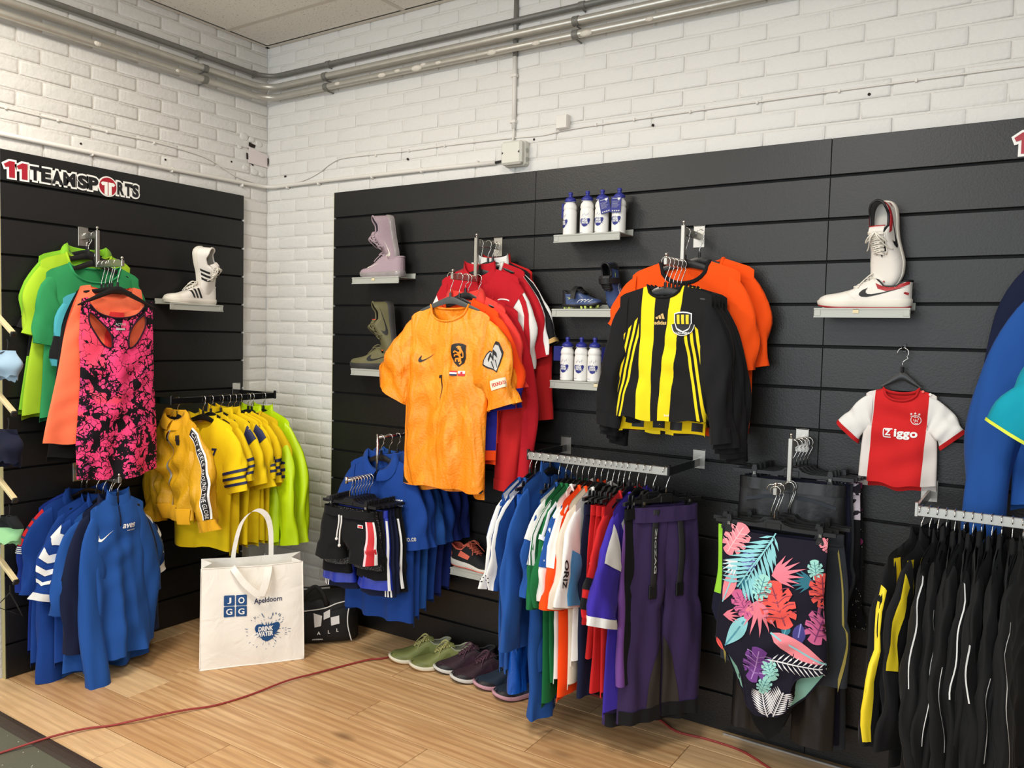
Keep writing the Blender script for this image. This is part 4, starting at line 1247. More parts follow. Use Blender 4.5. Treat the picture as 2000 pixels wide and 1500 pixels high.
# ================================================================== black rail on the left wall: yellow clothing (facing the room's front)
XC, ZC = .340, 1.194
C_YEL = fabric('cloth_yellow', (240, 205, 22)); C_GOLD = fabric('cloth_gold_satin', (214, 160, 24), satin=True, amt=.012, scale=16); C_FLUO = fabric('cloth_fluo_yellow', (200, 232, 16), satin=True); C_YEL2 = fabric('cloth_yellow_dark', (222, 188, 20)); C_RIB = fabric('cloth_gold_rib', (222, 166, 32), bump=None) if False else fabric('cloth_gold_rib', (222, 164, 32), amt=.002, scale=60)
PK = dict(dc=.016, dh=.024, dn=.012, mid=.012, fold=.007)      # closely packed
r = top('bomber_jacket', 'gold yellow satin bomber jacket with a lettered sleeve tape on the black rail', 'gold bomber jacket', 'jacket', (XC-.022, -.775, ZC), -.06, C_GOLD, dict(seed=41, sw=.155, neck=.07, nf=.05, nb=.005, cw=.175, hw=.155, L=.47, slope=.40, dc=.045, dh=.04, fold=.016, nfold=4, wr=.006, hemb=0),
        dict(L=.40, a0=58, a1=84, h0=.088, h1=.062, d1=.04, wob=.012, nl=24), dict(a1=94), dict(a1=80), 'polo', C_RIB, drop=.078, hk=dict(hw=.13))
for sd in (-1, 1): r.c.sleeve_band(r.fn[sd], .88, 1.01, C_RIB, r.t, 'cuff', .001)
hb = r.c.sheet(True)
w0 = r.c
for fr in (True, False):
    xs = np.linspace(-.97, .97, 25); A = np.stack([w0.pt(xs*.99, np.full(25, z), fr, o) for z, o in ((-.418, .003), (-.425, .006), (-.468, .006), (-.49, .0))], 1)
    MB().grid(A).build('hem_rib', C_RIB, r.t, smooth=True, fix=False)
ZIPW = mat('zip_silver', (200, 198, 190), .3, metal=.6)
put(r, 'zip', poly2d([(-.005, -.03), (.005, -.03), (.004, -.47), (-.004, -.47)]), ZIPW, off=.004)
put(r, 'zip_puller', poly2d([(-.004, -.075), (.004, -.075), (.004, -.12), (-.004, -.12)]), CHROME, off=.007)
put(r, 'chest_print', join2d(strip2d(.043, .052, -.135, -.09), strip2d(.054, .063, -.135, -.088), strip2d(.04, .066, -.116, -.111)), INK_K, off=.004)
tape = poly2d([(.28, .02), (1.02, .02), (1.02, .87), (.28, .87)])
on_sleeve(r, 1, 'sleeve_tape', tape, INK_W, .0035, .09)
on_sleeve(r, 1, 'sleeve_tape', poly2d([(.38, .02), (.94, .02), (.94, .87), (.38, .87)]), INK_K, .005, .09)
tx = txt('CITY FEELS AROUND THE GLOBE', .82, .34, 0, 0, .0, 0, 1.1)
on_sleeve(r, 1, 'tape_lettering', (np.stack([.66-tx[0][:, 1], .45+tx[0][:, 0]], 1), tx[1]), INK_W, .0065, .1)

def stripes_sleeve(r, ls, m=INK_N, sds=(1,), off=.003, w=.045):
    for sd in sds:
        for l in ls: r.c.sleeve_band(r.fn[sd], l, l+w, m, r.t, 'sleeve_stripe', off, 2)
YS = dict(L=.225, a0=60, a1=80, h0=.085, h1=.072, d1=.026, inset=.03)
r = top('football_shirt', 'yellow shirt with a small dark 7 on the chest, next to the gold jacket', 'yellow number 7 shirt', 'shirt', (XC, -.655, ZC), .10, C_YEL, dict(seed=42, sw=.19, neck=.098, nf=.075, cw=.195, hw=.185, L=.62, slope=.36, dc=.035, dh=.045, fold=.014), YS, None, dict(a0=62), 'low', drop=.085)
put(r, 'number_print', txt('7', .028, .048, .105, -.165, .03), INK_N)
put(r, 'neck_label', strip2d(-.05, -.02, -.03, -.005), mat('label_pink', (240, 205, 190), .7), False, -.003)
stripes_sleeve(r, (.55, .68, .81), w=.055)
spec = [(-.612, 'yellow shirt hanging directly behind the number 7 shirt', 'yellow shirt behind number 7', C_YEL2, True), (-.556, 'yellow shirt with black shoulder flashes on the black rail', 'yellow shirt with black flashes', C_YEL, False), (-.514, 'yellow shirt right behind the one with black shoulder flashes', 'yellow shirt behind the flashes', C_YEL, False),
        (-.478, 'yellow shirt with three navy sleeve bands, first of the three in a row', 'first navy-banded yellow shirt', C_YEL, True), (-.447, 'yellow shirt with three navy sleeve bands, middle of the three in a row', 'middle navy-banded yellow shirt', C_YEL, True), (-.395, 'yellow shirt with three navy sleeve bands, last one before the fluorescent top', 'last navy-banded yellow shirt', C_YEL2, True)]
for i, (y, lab, sh, m, st) in enumerate(spec):
    r = top('football_shirt', lab, sh, 'shirt', (XC, y, ZC), .10+.04*(i % 3), m, dict(PK, seed=50+i, sw=.185, neck=.085, nf=.07, cw=.195, hw=.19, L=.63-.01*(i % 2), slope=.36), dict(YS, L=.20+.02*(i % 3)), None, dict(a0=56+2*i, a1=76+2*i), 'low' if i == 0 else 'stand' if i in (1, 2) else 'crew', drop=.078)
    if st: stripes_sleeve(r, (.50, .64, .78), w=.06)
    if i in (1, 2):
        put(r, 'shoulder_flash', poly2d([(.075, -.035), (.10, -.028), (.135, -.075), (.145, -.10), (.115, -.085)]), INK_N)
        r.c.sleeve_band(r.fn[1], .03, .20, INK_N, r.t, 'sleeve_flash', .003, 3, .2, 1.6)
    if i == 1: put(r, 'chest_print', strip2d(.045, .06, -.17, -.14), INK_N)
for i, (y, lab, sh) in enumerate([(-.372, 'fluorescent yellow-green training top between the yellow shirts and the white corner', 'fluorescent training top'), (-.300, 'fluorescent yellow-green long-sleeved jacket, last on the black rail by the corner', 'last fluorescent jacket')]):
    r = top('training_top', lab, sh, 'shirt', (XC, y, ZC), .08, C_FLUO, dict(PK, seed=60+i, sw=.18, neck=.075, nf=.05, cw=.195, hw=.20, L=.64, slope=.42, dc=.022, dh=.03), dict(L=.52, a0=60, a1=86, h0=.09, h1=.05, d1=.03, nl=24), None, None, 'stand', drop=.082)

# ================================================================== right wall: arm with the orange and red shirts
XD, ZD1, ZD2 = 1.587, 1.9235, 1.7675
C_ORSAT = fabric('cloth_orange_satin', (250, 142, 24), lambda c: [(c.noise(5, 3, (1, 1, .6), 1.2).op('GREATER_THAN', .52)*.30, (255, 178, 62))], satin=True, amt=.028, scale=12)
C_RED = fabric('cloth_red', (186, 28, 40)); C_RED2 = fabric('cloth_bright_red', (192, 34, 36)); C_CRED = fabric('cloth_coral_red', (238, 66, 58)); C_ORNG = fabric('cloth_orange', (244, 82, 18)); C_ORNG2 = fabric('cloth_orange_red', (250, 76, 20))
C_ROY = fabric('cloth_dark_royal', (36, 36, 130)); C_BEIGE = fabric('cloth_cream', (222, 208, 190)); C_PURP = fabric('cloth_violet', (62, 46, 160)); C_SKY = fabric('cloth_sky_blue', (80, 156, 214)); C_DGREEN = fabric('cloth_dark_green', (28, 104, 58))
r = top('track_jacket', 'red jacket, rearmost on the arm above the orange shirt', 'rearmost red jacket', 'jacket', (XD+.02, -.075, ZD1), 0, C_RED2, dict(PK, seed=70, sw=.19, neck=.08, nf=.06, cw=.22, hw=.22, L=.66, slope=.36), dict(L=.56, a0=62, a1=86, h0=.09, h1=.05, d1=.024, nl=24, inset=.035, hp=2), None, None, 'stand', drop=.085)
r = top('football_shirt', 'black shirt with gold sleeve ends and white piping among the red shirts', 'black and gold shirt', 'shirt', (XD+.02, -.102, ZD1), 0, C_BLACK, dict(PK, seed=71, sw=.195, neck=.085, nf=.08, cw=.22, hw=.22, L=.62, slope=.40), dict(L=.26, a0=52, a1=64, h0=.085, h1=.06, d1=.022, inset=.035), None, None, 'stand', C_WHITE, drop=.085)
for sd in (-1, 1):
    r.c.sleeve_band(r.fn[sd], .93, 1.0, mat('cuff_gold', (206, 168, 100), .6), r.t, 'gold_cuff', .002, 3)
    r.c.sleeve_band(r.fn[sd], .02, .95, INK_W, r.t, 'white_piping', .003, 10, -.25, .25)
r = top('football_shirt', 'dark red shirt with a white side stripe behind the script shirt', 'dark red shirt', 'shirt', (XD+.015, -.132, ZD1), 0, C_RED, dict(PK, seed=72, sw=.19, neck=.08, nf=.07, cw=.22, hw=.22, L=.70, slope=.36), dict(L=.30, a0=64, a1=76, h0=.09, h1=.075, d1=.024, inset=.035), None, None, 'crew', C_WHITE, drop=.09)
for sd in (-1, 1): r.c.sleeve_band(r.fn[sd], .05, .98, INK_W, r.t, 'side_stripe', .003, 10, -.18, .18)
r = top('football_shirt', 'red shirt with white script lettering and white sleeves behind the orange shirt', 'red script shirt', 'shirt', (XD, -.172, ZD1), 0, C_RED, dict(PK, seed=73, sw=.205, neck=.088, nf=.07, cw=.205, hw=.20, L=.66, slope=.30, dc=.022, dh=.03), dict(L=.30, a0=68, a1=84, h0=.095, h1=.07, d1=.03, inset=.035), None, None, 'stand', C_RED, ms=C_WHITE, drop=.125)
for sd in (-1, 1):
    r.c.sleeve_band(r.fn[sd], .0, .13, C_RED, r.t, 'sleeve_yoke', .003, 3)
    r.c.sleeve_band(r.fn[sd], .1, .98, C_RED, r.t, 'sleeve_stripe', .003, 10, .5 if sd > 0 else -.3, .95 if sd > 0 else .2)
sw_ = join2d(stroke2d([(-.06, -.02), (-.05, .02), (-.03, -.01), (-.04, -.03)], .005), stroke2d([(-.03, .0), (0, .02), (.05, .015), (.055, -.01), (.02, -.03), (-.03, -.02), (-.04, -.01)], .005), txt('Sparta', .06, .016, .012, -.006, .01, .3), stroke2d([(.06, .02), (.075, -.03), (.085, .01), (.09, -.03)], .006))
put(r, 'script_print', xf2d(sw_, .115, -.15, 1.0), INK_W)
# lower arm
for i, (y, lab, sh, m) in enumerate([(-.222, 'dark red long-sleeved top with a hanging cuff right of the orange shirt', 'dark red long-sleeved top', C_RED), (-.252, 'bright red long-sleeved sweater with its cuff beside the orange shirt', 'bright red sweater', C_RED2)]):
    r = top('sweatshirt', lab, sh, 'shirt', (XD+.03*(1-i), y, ZD2), .03, m, dict(PK, seed=75+i, sw=.20, neck=.08, nf=.06, cw=.20, hw=.19, L=.55, slope=.42), dict(L=.66, a0=70, a1=89, h0=.09, h1=.055, d1=.036, nl=28, inset=.03, hp=2), None, dict(a1=90+3*i, L=.66+.03*(1-i)), 'crew', drop=.09)
    r.c.sleeve_band(r.fn[1], .93, 1.0, m, r.t, 'cuff', .004, 3)
r = top('polo_shirt', 'coral red polo shirt just right of the orange shirt collar', 'coral red polo', 'shirt', (XD+.01, -.286, ZD2), .02, C_CRED, dict(PK, seed=77, sw=.20, neck=.078, nf=.08, cw=.205, hw=.21, L=.62, slope=.44), dict(L=.26, a0=64, a1=78, h0=.09, h1=.072, d1=.024, inset=.03), None, None, 'polo', drop=.075)
r = top('football_shirt', 'red-orange shirt with dark blue sleeve ends behind the orange shirt', 'shirt with dark blue cuffs', 'shirt', (XD+.005, -.322, ZD2), .02, C_ORNG2, dict(PK, seed=78, sw=.20, neck=.08, nf=.08, cw=.205, hw=.20, L=.66, slope=.42), dict(L=.30, a0=66, a1=84, h0=.10, h1=.085, d1=.03), None, None, 'crew', drop=.10)
for sd in (-1, 1): r.c.sleeve_band(r.fn[sd], .74, 1.0, C_ROY, r.t, 'blue_cuff', .002, 4)
put(r, 'side_panel', poly2d([(.10, -.25), (.2, -.25), (.2, -.62), (.10, -.62)]), C_ROY)
# the orange football shirt
r = top('football_shirt', 'shiny orange football shirt with a black crest and number 7 on a grey hanger', 'orange football shirt', 'shirt', (XD-.012, -.362, ZD2), 0, C_ORSAT, dict(seed=79, sw=.205, neck=.10, nf=.07, cw=.208, hw=.218, L=.765, slope=.40, dc=.040, dh=.05, fold=.014, nfold=3.0, wr=.0032, hemb=-.03, hemf=.0, sk=-.02),
        dict(L=.265, a0=50, a1=70, h0=.105, h1=.082, d1=.042, wob=.010, nl=20), dict(a0=50, a1=68), dict(a0=54, a1=76, L=.275), 'crew', drop=.098, hk=dict(m=HGREY, hw=.155, sag=.055), lift=-.004)
put(r, 'swoosh_print', swoosh(.082, -.095, -.222, .12), INK_K)
put(r, 'crest', shield(.066, .098, .075, -.205), INK_K, off=.003)
lion = join2d(stroke2d([(.0, .034), (.012, .028), (.010, .014), (.0, .010), (.006, -.004), (.004, -.018), (-.006, -.022)], .011), stroke2d([(.002, .012), (-.014, .020), (-.020, .012)], .006), stroke2d([(.002, .004), (-.016, .004), (-.020, -.004)], .006), stroke2d([(.0, -.012), (-.016, -.014), (-.018, -.026)], .007), stroke2d([(.004, -.016), (.010, -.028), (.002, -.036)], .007), stroke2d([(.006, -.004), (.02, -.006), (.022, .012), (.017, .024)], .005), stroke2d([(-.006, .036), (.004, .04), (.014, .036)], .006))
put(r, 'crest_lion', xf2d(lion, .075, -.208, .95), mat('crest_orange', (250, 150, 40), .5), off=.0045)
for i, cc in enumerate((INK_R, INK_W, INK_N)): put(r, 'flag_band', strip2d(.043, .072, -.270-.0068*i-.0068, -.270-.0068*i), cc, off=.003)
put(r, 'flag_band', strip2d(.076, .104, -.281, -.270), INK_W, off=.003); put(r, 'flag_band', strip2d(.076, .104, -.2905, -.281), INK_R, off=.003); put(r, 'flag_mark', strip2d(.086, .094, -.282, -.273), INK_R, off=.004)
put(r, 'number_print', poly2d([(-.022, -.292), (.0, -.289), (.0, -.305), (-.004, -.36), (-.010, -.415), (-.006, -.34), (-.006, -.303), (-.022, -.303)]), INK_K)
for s in (-1, 1):
    put(r, 'hem_notch', poly2d([(s*.222, -.70), (s*.213, -.74), (s*.185, -.766), (s*.222, -.766)]), INK_K, off=.002)
heart = [(0, -.5), (.30, -.2), (.48, .10), (.46, .36), (.30, .47), (.12, .44), (0, .32), (-.12, .44), (-.30, .47), (-.46, .36), (-.48, .10), (-.30, -.2)]
hm = poly2d([(p[0]*1.25+1.22, .34-p[1]*.34) for p in heart]); on_sleeve(r, 1, 'heart_patch', hm, INK_K, .003, .08)
hm = poly2d([(p[0]*1.08+1.22, .34-p[1]*.29) for p in heart]); on_sleeve(r, 1, 'heart_patch', hm, INK_S, .0045, .08)
on_sleeve(r, 1, 'heart_lines', join2d(stroke2d([(.92, .30), (1.10, .25), (1.22, .31), (1.34, .25), (1.52, .30)], .05), stroke2d([(1.07, .33), (1.09, .44)], .05), stroke2d([(1.37, .33), (1.35, .44)], .05)), INK_K, .006, .08)
on_sleeve(r, 1, 'sleeve_patch', poly2d([(.80, .60), (1.60, .60), (1.60, .74), (.80, .74)]), mat('patch_cream', (240, 226, 196), .6), .003, .08)
tx = txt('FOUNDATION', .66, .055, 0, 0, .02); on_sleeve(r, 1, 'patch_lettering', (np.stack([1.20-tx[0][:, 0], .67-tx[0][:, 1]], 1), tx[1]), INK_R, .005, .1)

# ================================================================== right wall: arm with orange T-shirts and black-yellow shirts
XE, ZE1, ZE2 = 2.5235, 1.9245, 1.8005
C_BYS = fabric('cloth_black_yellow', (27, 27, 28), lambda c: [((c.x+c.z*.01).between(-.082, -.030) | (c.x-c.z*.06).between(.030, .074) | ((c.x-c.z*.0).between(-.30, .300) & (((abs(c.x)+c.z*.20-.052).mod(.019) < .0095) & (abs(c.x)+c.z*.20 > .052) & (abs(c.x) > .088) & (c.z+(abs(c.x)-.10)*1.1 < -.12))), (244, 216, 36))])
for i, y in enumerate((-.105, -.172)):
    r = top('t_shirt', ['rear orange T-shirt, mostly hidden, on the arm above the black and yellow shirt', 'bright orange T-shirt with a dark neck binding behind the black and yellow shirt'][i], ['rear orange T-shirt', 'front orange T-shirt'][i], 'shirt', (XE+.03*(1-i), y, ZE1), -.04+.02*i, C_ORNG, dict(seed=80+i, sw=.212, neck=.098, nf=.082, cw=.215, hw=.22, L=.62, slope=.34, dc=.022 if i else .014, dh=.03), dict(L=.25, a0=42, a1=62, h0=.10, h1=.082, d1=.024), dict(a0=50, a1=60, L=.145, h0=.085, h1=.055), dict(a0=68, a1=84, L=.27, h0=.09, h1=.062, inset=.04), 'crew', C_BLACK if i else C_ORNG, drop=.115 if i else .10)
BYL = dict(L=.43, a0=64, a1=86, h0=.075, h1=.038, d1=.03, nl=26, wob=.008, inset=.035, hp=2.0)
labs = ['front long-sleeved black shirt with two yellow stripes and a club crest', 'second black and yellow long-sleeved shirt, directly behind the front one', 'third black and yellow long-sleeved shirt behind the crest shirt', 'fourth black and yellow long-sleeved shirt behind the crest shirt', 'rearmost black and yellow long-sleeved shirt under the orange T-shirt']
shs = ['front black and yellow shirt', 'second black and yellow shirt', 'third black and yellow shirt', 'fourth black and yellow shirt', 'rearmost black and yellow shirt']
for i in range(5):
    y = -.352+.030*i
    r = top('football_shirt', labs[i], shs[i], 'shirt', (XE+.003*i, y, ZE2), .03*(i % 3)*(1 if i else 0), C_BYS, dict(PK if i else {}, seed=85+i, sw=.172, neck=.066, nf=.045, cw=.165, hw=.168, L=.475, slope=.30, dc=.03 if i == 0 else .014, dh=.045 if i == 0 else .022, fold=.009, hemb=-.055 if i == 0 else -.02, wr=.002), BYL, dict(L=.41+.02*i), dict(L=.44+.02*i), 'crew', C_BLACK, ms=C_BLACK, drop=.105, hk=dict(hw=.15), group='black and yellow club shirts')
    for sd in (-1, 1): r.c.sleeve_band(r.fn[sd], .88, 1.0, C_BLACK, r.t, 'cuff', .004, 3)
    if i == 0:
        put(r, 'back_hem_lining', poly2d([(-.165, -.475), (.165, -.475), (.165, -.522), (-.165, -.522)]), C_YEL, False, -.003)
        for k in range(4): put(r, 'hem_check', strip2d(-.12+.075*k, -.075+.075*k, -.512, -.482), INK_K, False, -.0045)
        put(r, 'bars_mark', bars3(.034, -.004, -.118), INK_G)
        put(r, 'brand_print', txt('adidas', .046, .014, -.004, -.131, .03), INK_G)
        put(r, 'crest', shield(.062, .072, .080, -.128), INK_W, off=.0035)
        put(r, 'crest', shield(.055, .064, .080, -.128), INK_K, off=.0045)
        for k in (-1, 0, 1): put(r, 'crest_bar', strip2d(.080+k*.016-.005, .080+k*.016+.005, -.135, -.103), INK_Y, off=.0055)
        put(r, 'crest_scroll', stroke2d([(.046, -.135), (.056, -.158), (.08, -.168), (.104, -.158), (.114, -.135)], .016), INK_W, off=.006)
        put(r, 'crest_scroll', stroke2d([(.046, -.135), (.056, -.158), (.08, -.168), (.104, -.158), (.114, -.135)], .011), INK_K, off=.007)
        put(r, 'crest_scroll_text', txt('COLUMBIA', .05, .007, .08, -.166, .01), INK_W, off=.008)
        put(r, 'hem_print', txt('bol', .016, .008, .040, -.455, .02), INK_W)
        put(r, 'neck_label', poly2d([(-.045, -.012), (-.025, -.004), (-.012, -.036), (-.03, -.042)]), mat('label_pinkish', (238, 214, 208), .7), False, -.004)
        put(r, 'neck_tape', strip2d(-.03, .045, -.022, -.014), INK_K, False, -.003); put(r, 'neck_tape_text', txt('CREATORS', .06, .006, .01, -.018, .01), INK_W, False, -.005)

# ================================================================== right wall: baby shirt on its own hook
t = thing('wall_peg', 'small black peg in the slat above the baby shirt', 'hook', (3.262, -.032, 1.4985))
MB().box((0, -.002, 0), (.012, .006, .03), .001).tube([(0, 0, -.004), (0, -.045, -.004), (0, -.05, .006)], .0035, 6).build('peg', HBLACK, t)
C_BABY = fabric('cloth_baby_red_white', (226, 218, 212), lambda c: [((c.x-c.z*.045).between(-.078, .088), (206, 38, 40))])
r = top('baby_shirt', 'baby football shirt, red centre and white sides, alone on a black hanger', 'red and white baby shirt', 'shirt', (3.262, -.066, 1.4985), 0, C_BABY, dict(seed=95, sw=.108, neck=.055, nf=.042, cw=.112, hw=.118, L=.322, slope=.30, dc=.022, dh=.026, fold=.006, nfold=4, wr=.002, ns=31), dict(L=.115, a0=36, a1=50, h0=.058, h1=.045, d1=.02), None, None, 'crew', C_RED2, ms=C_WHITE, drop=.078, hk=dict(hw=.062, sag=.05), lift=-.015)
for sd in (-1, 1): r.c.sleeve_band(r.fn[sd], .88, 1.01, C_RED2, r.t, 'cuff', .002, 3)
put(r, 'sponsor_print', join2d(txt('iggo', .070, .034, .022, -.150, .035, 0, 1.05), txt('Z', .019, .020, -.032, -.146, .04)), INK_W)
fr = [(-.018, -.134), (-.040, -.134), (-.045, -.138), (-.045, -.158), (-.040, -.162), (-.022, -.162)]
put(r, 'sponsor_frame', stroke2d(fr, .0035), INK_W)
put(r, 'crest_ring', poly2d(circle2d(.0165, 20, .050, -.100), circle2d(.0145, 20, .050, -.100)), INK_W)
put(r, 'crest_head', join2d(stroke2d([(.044, -.092), (.054, -.090), (.058, -.096), (.054, -.100)], .0016), stroke2d([(.042, -.098), (.046, -.104), (.052, -.102), (.056, -.106)], .0016), stroke2d([(.044, -.108), (.050, -.112), (.056, -.110)], .0016), stroke2d([(.048, -.096), (.050, -.106)], .0016)), INK_W)
def star2d(R, cx, cz): return poly2d([(cx+(R if k % 2 == 0 else R*.45)*sin(PI*k/5), cz+(R if k % 2 == 0 else R*.45)*cos(PI*k/5)) for k in range(10)])
for dx, dz in ((-.012, -.080), (.0, -.0775), (.012, -.080)): put(r, 'star', star2d(.0046, .048+dx, dz), INK_W)
put(r, 'crest_letters', txt('AJAX', .018, .005, .042, -.088, .01), INK_W)
SNAP = mat('snap_button', (230, 90, 80), .4)
for x, z in ((.066, -.006), (.088, -.014)):
    P = r.c.on(True, .0)(np.array([x]), np.array([z]))[0]; MB().tube([(P[0], P[1], P[2]), (P[0], P[1]-.005, P[2]+.001)], .0045, 12).build('snap_button', SNAP if x < .08 else C_WHITE, r.t)

# ================================================================== right edge: jacket and teal T-shirt
step_arm('R', 3.80, 1.91, 'stepped steel display arm out at the right edge, behind the blue jacket', .164, .14, .18)
r = top('fleece_jacket', 'blue jacket with a pink-edged cuff hanging at the right edge', 'blue jacket with pink cuffs', 'jacket', (3.79, -.19, 1.9235), 0, C_BLUE2, dict(seed=96, sw=.175, neck=.08, nf=.06, cw=.19, hw=.2, L=.70, slope=.5, dc=.03, dh=.04), dict(L=.74, a0=66, a1=87, h0=.10, h1=.058, d1=.045, nl=30), dict(a1=88, L=.78), None, 'stand', C_ROY, drop=.17)
INK_P = mat('trim_pink', (238, 66, 130), .6)
for sd in (-1, 1): r.c.sleeve_band(r.fn[sd], .985, 1.008, INK_P, r.t, 'pink_edge', .003, 2)
r = top('fleece_jacket', 'dark navy hooded jacket behind the blue jacket at the right edge', 'dark hooded jacket', 'jacket', (3.81, -.115, 1.9235), 0, C_NAVY, dict(seed=97, sw=.20, neck=.09, nf=.04, cw=.2, hw=.2, L=.66, slope=.30, dc=.02, dh=.03), dict(L=.5, a0=66, a1=87, h0=.10, h1=.058, d1=.025, nl=22), None, None, 'stand', drop=.10)
r = top('running_shirt', 'teal T-shirt with yellow edging hanging at the right edge', 'teal T-shirt with yellow edging', 'shirt', (3.935, -.37, 1.784), 0, fabric('cloth_teal_bright', (20, 150, 172)), dict(seed=98, sw=.19, neck=.085, nf=.07, cw=.20, hw=.19, L=.62, slope=.45, dc=.035, dh=.05), dict(L=.30, a0=48, a1=62, h0=.105, h1=.09, d1=.05), None, None, 'crew', INK_P, drop=.11)
INK_L = mat('trim_yellow', (224, 236, 70), .6)
for sd in (-1, 1): r.c.sleeve_band(r.fn[sd], .97, 1.006, INK_L, r.t, 'yellow_edge', .003, 2)
# ================================================================== round chrome arm: blue polo shirts and dark shorts
XG, ZG1, ZG2 = 1.195, 1.0535, .8855
glabs = ['front royal blue polo shirt with small white chest lettering, under the orange shirt', 'blue polo shirt directly behind the front polo', 'blue shirt with white sleeve lettering behind the polo shirts', 'blue T-shirt with a light stripe and letters on its sleeve', 'deep blue T-shirt near the back of the chrome arm', 'rearmost deep blue shirt on the chrome arm']
gsh = ['front royal blue polo', 'second blue polo', 'blue shirt with sleeve lettering', 'blue T-shirt with sleeve letters', 'deep blue T-shirt', 'rearmost deep blue shirt']
for i in range(6):
    y = -.352+.050*i
    m = [C_BLUE, C_BLUE, C_BLUE2, C_BLUE, C_DBLUE, C_DBLUE][i]
    r = top('polo_shirt' if i < 2 else 't_shirt', glabs[i], gsh[i], 'shirt', (XG+.004*i, y, ZG1), .02*i, m, dict(PK if i else {}, seed=100+i, sw=.186, neck=.082, nf=.085, cw=.20, hw=.20-.006*i, L=.72-.02*i, slope=.40, dc=.03 if i == 0 else .02, dh=.045 if i == 0 else .03, fold=.012), dict(L=.26, a0=66, a1=84, h0=.09, h1=.07, d1=.03, inset=.035), None, dict(a0=66-i), 'polo' if i < 3 else 'crew', drop=.085)
    if i == 0:
        put(r, 'team_print', join2d(txt('aves', .05, .018, .125, -.185, .02, .3), txt('uitvaart', .034, .007, .135, -.203, .01)), INK_W)
        tx = txt('ioo.ce', .9, .09, 0, 0, .02); on_sleeve(r, 1, 'sleeve_print', (np.stack([1.5-tx[0][:, 0], .80-tx[0][:, 1]], 1), tx[1]), INK_S, .003, .1)
        put(r, 'hem_tag', strip2d(.02, .055, -.60, -.592), INK_S)
    if i in (2, 3):
        if i == 3: r.c.sleeve_band(r.fn[1], .35, .99, C_SKY, r.t, 'sleeve_flash', .003, 8, .9, 1.5)
        tx = txt('AIR', .5, .30, 0, 0, .03); on_sleeve(r, 1, 'sleeve_print', (np.stack([1.2-tx[0][:, 0], .72-tx[0][:, 1]], 1), tx[1]), INK_W, .005, .1)
C_BLK2 = fabric('cloth_soft_black', (22, 22, 24)); C_SEQ = mat('cloth_sequin_black', (18, 18, 20), .35, lambda c: [((c.voronoi(190) < .16), (190, 190, 190))], bump=lambda c: (c.voronoi(160), .003), spec=.6); C_RBL = fabric('cloth_bright_royal', (32, 52, 168), satin=True)
def legs(name, label, short, cat, pos, yaw, m, lk, drop=.098, hk=None, band=None, bandh=.035, roll=0, m2=None, hw=None, clips=None):
    L_ = Legs(**lk)
    t = hang(name, label, short, cat, pos, yaw, L_, drop, dict(kind='clip', hw=hw or L_.w+.015, clips=clips or (-L_.w*.72, L_.w*.72)), roll)
    L_.build(m, t, waistband=band, bandh=bandh, m2=m2, nl=max(14, int(lk['L']*34)))
    return t, L_
sh = [(-.548, 'black sweat shorts with a red and white side stripe and white drawstring, foremost', 'black striped sweat shorts', C_BLK2, dict(w=.142, hip=.168, crotch=.15, L=.215, lw=.15, hemw=.083, d=.05, seed=1, fold=.006, flare=1)),
      (-.530, 'black glitter shorts peeping out under the striped sweat shorts', 'black glitter shorts', C_SEQ, dict(w=.14, hip=.165, crotch=.16, L=.245, lw=.15, hemw=.085, d=.024, seed=2, flare=1)),
      (-.512, 'plain black shorts, third from the end of the chrome arm', 'plain black shorts', C_BLK2, dict(w=.15, hip=.17, crotch=.2, L=.29, lw=.15, hemw=.085, d=.024, seed=3, flare=1)),
      (-.494, 'royal blue football shorts with white side piping', 'royal blue shorts', C_RBL, dict(w=.16, hip=.18, crotch=.24, L=.335, lw=.16, hemw=.095, d=.03, seed=4, flare=1)),
      (-.476, 'navy shorts with three white stripes at the hem', 'navy three-stripe shorts', C_NAVY, dict(w=.16, hip=.185, crotch=.24, L=.37, lw=.16, hemw=.095, d=.022, seed=5, flare=1)),
      (-.458, 'dark navy training shorts behind the royal blue ones', 'dark navy shorts', C_NAVY, dict(w=.16, hip=.19, crotch=.24, L=.36, lw=.16, hemw=.095, d=.022, seed=6, flare=1)),
      (-.440, 'black shorts with a thin white side line on the chrome arm', 'black shorts with white line', C_BLK2, dict(w=.165, hip=.195, crotch=.24, L=.34, lw=.16, hemw=.1, d=.022, seed=7, flare=1)),
      (-.422, 'black shorts right in front of the chrome drop bar', 'rear black shorts', C_BLK2, dict(w=.165, hip=.195, crotch=.24, L=.36, lw=.16, hemw=.1, d=.022, seed=8, flare=1))]
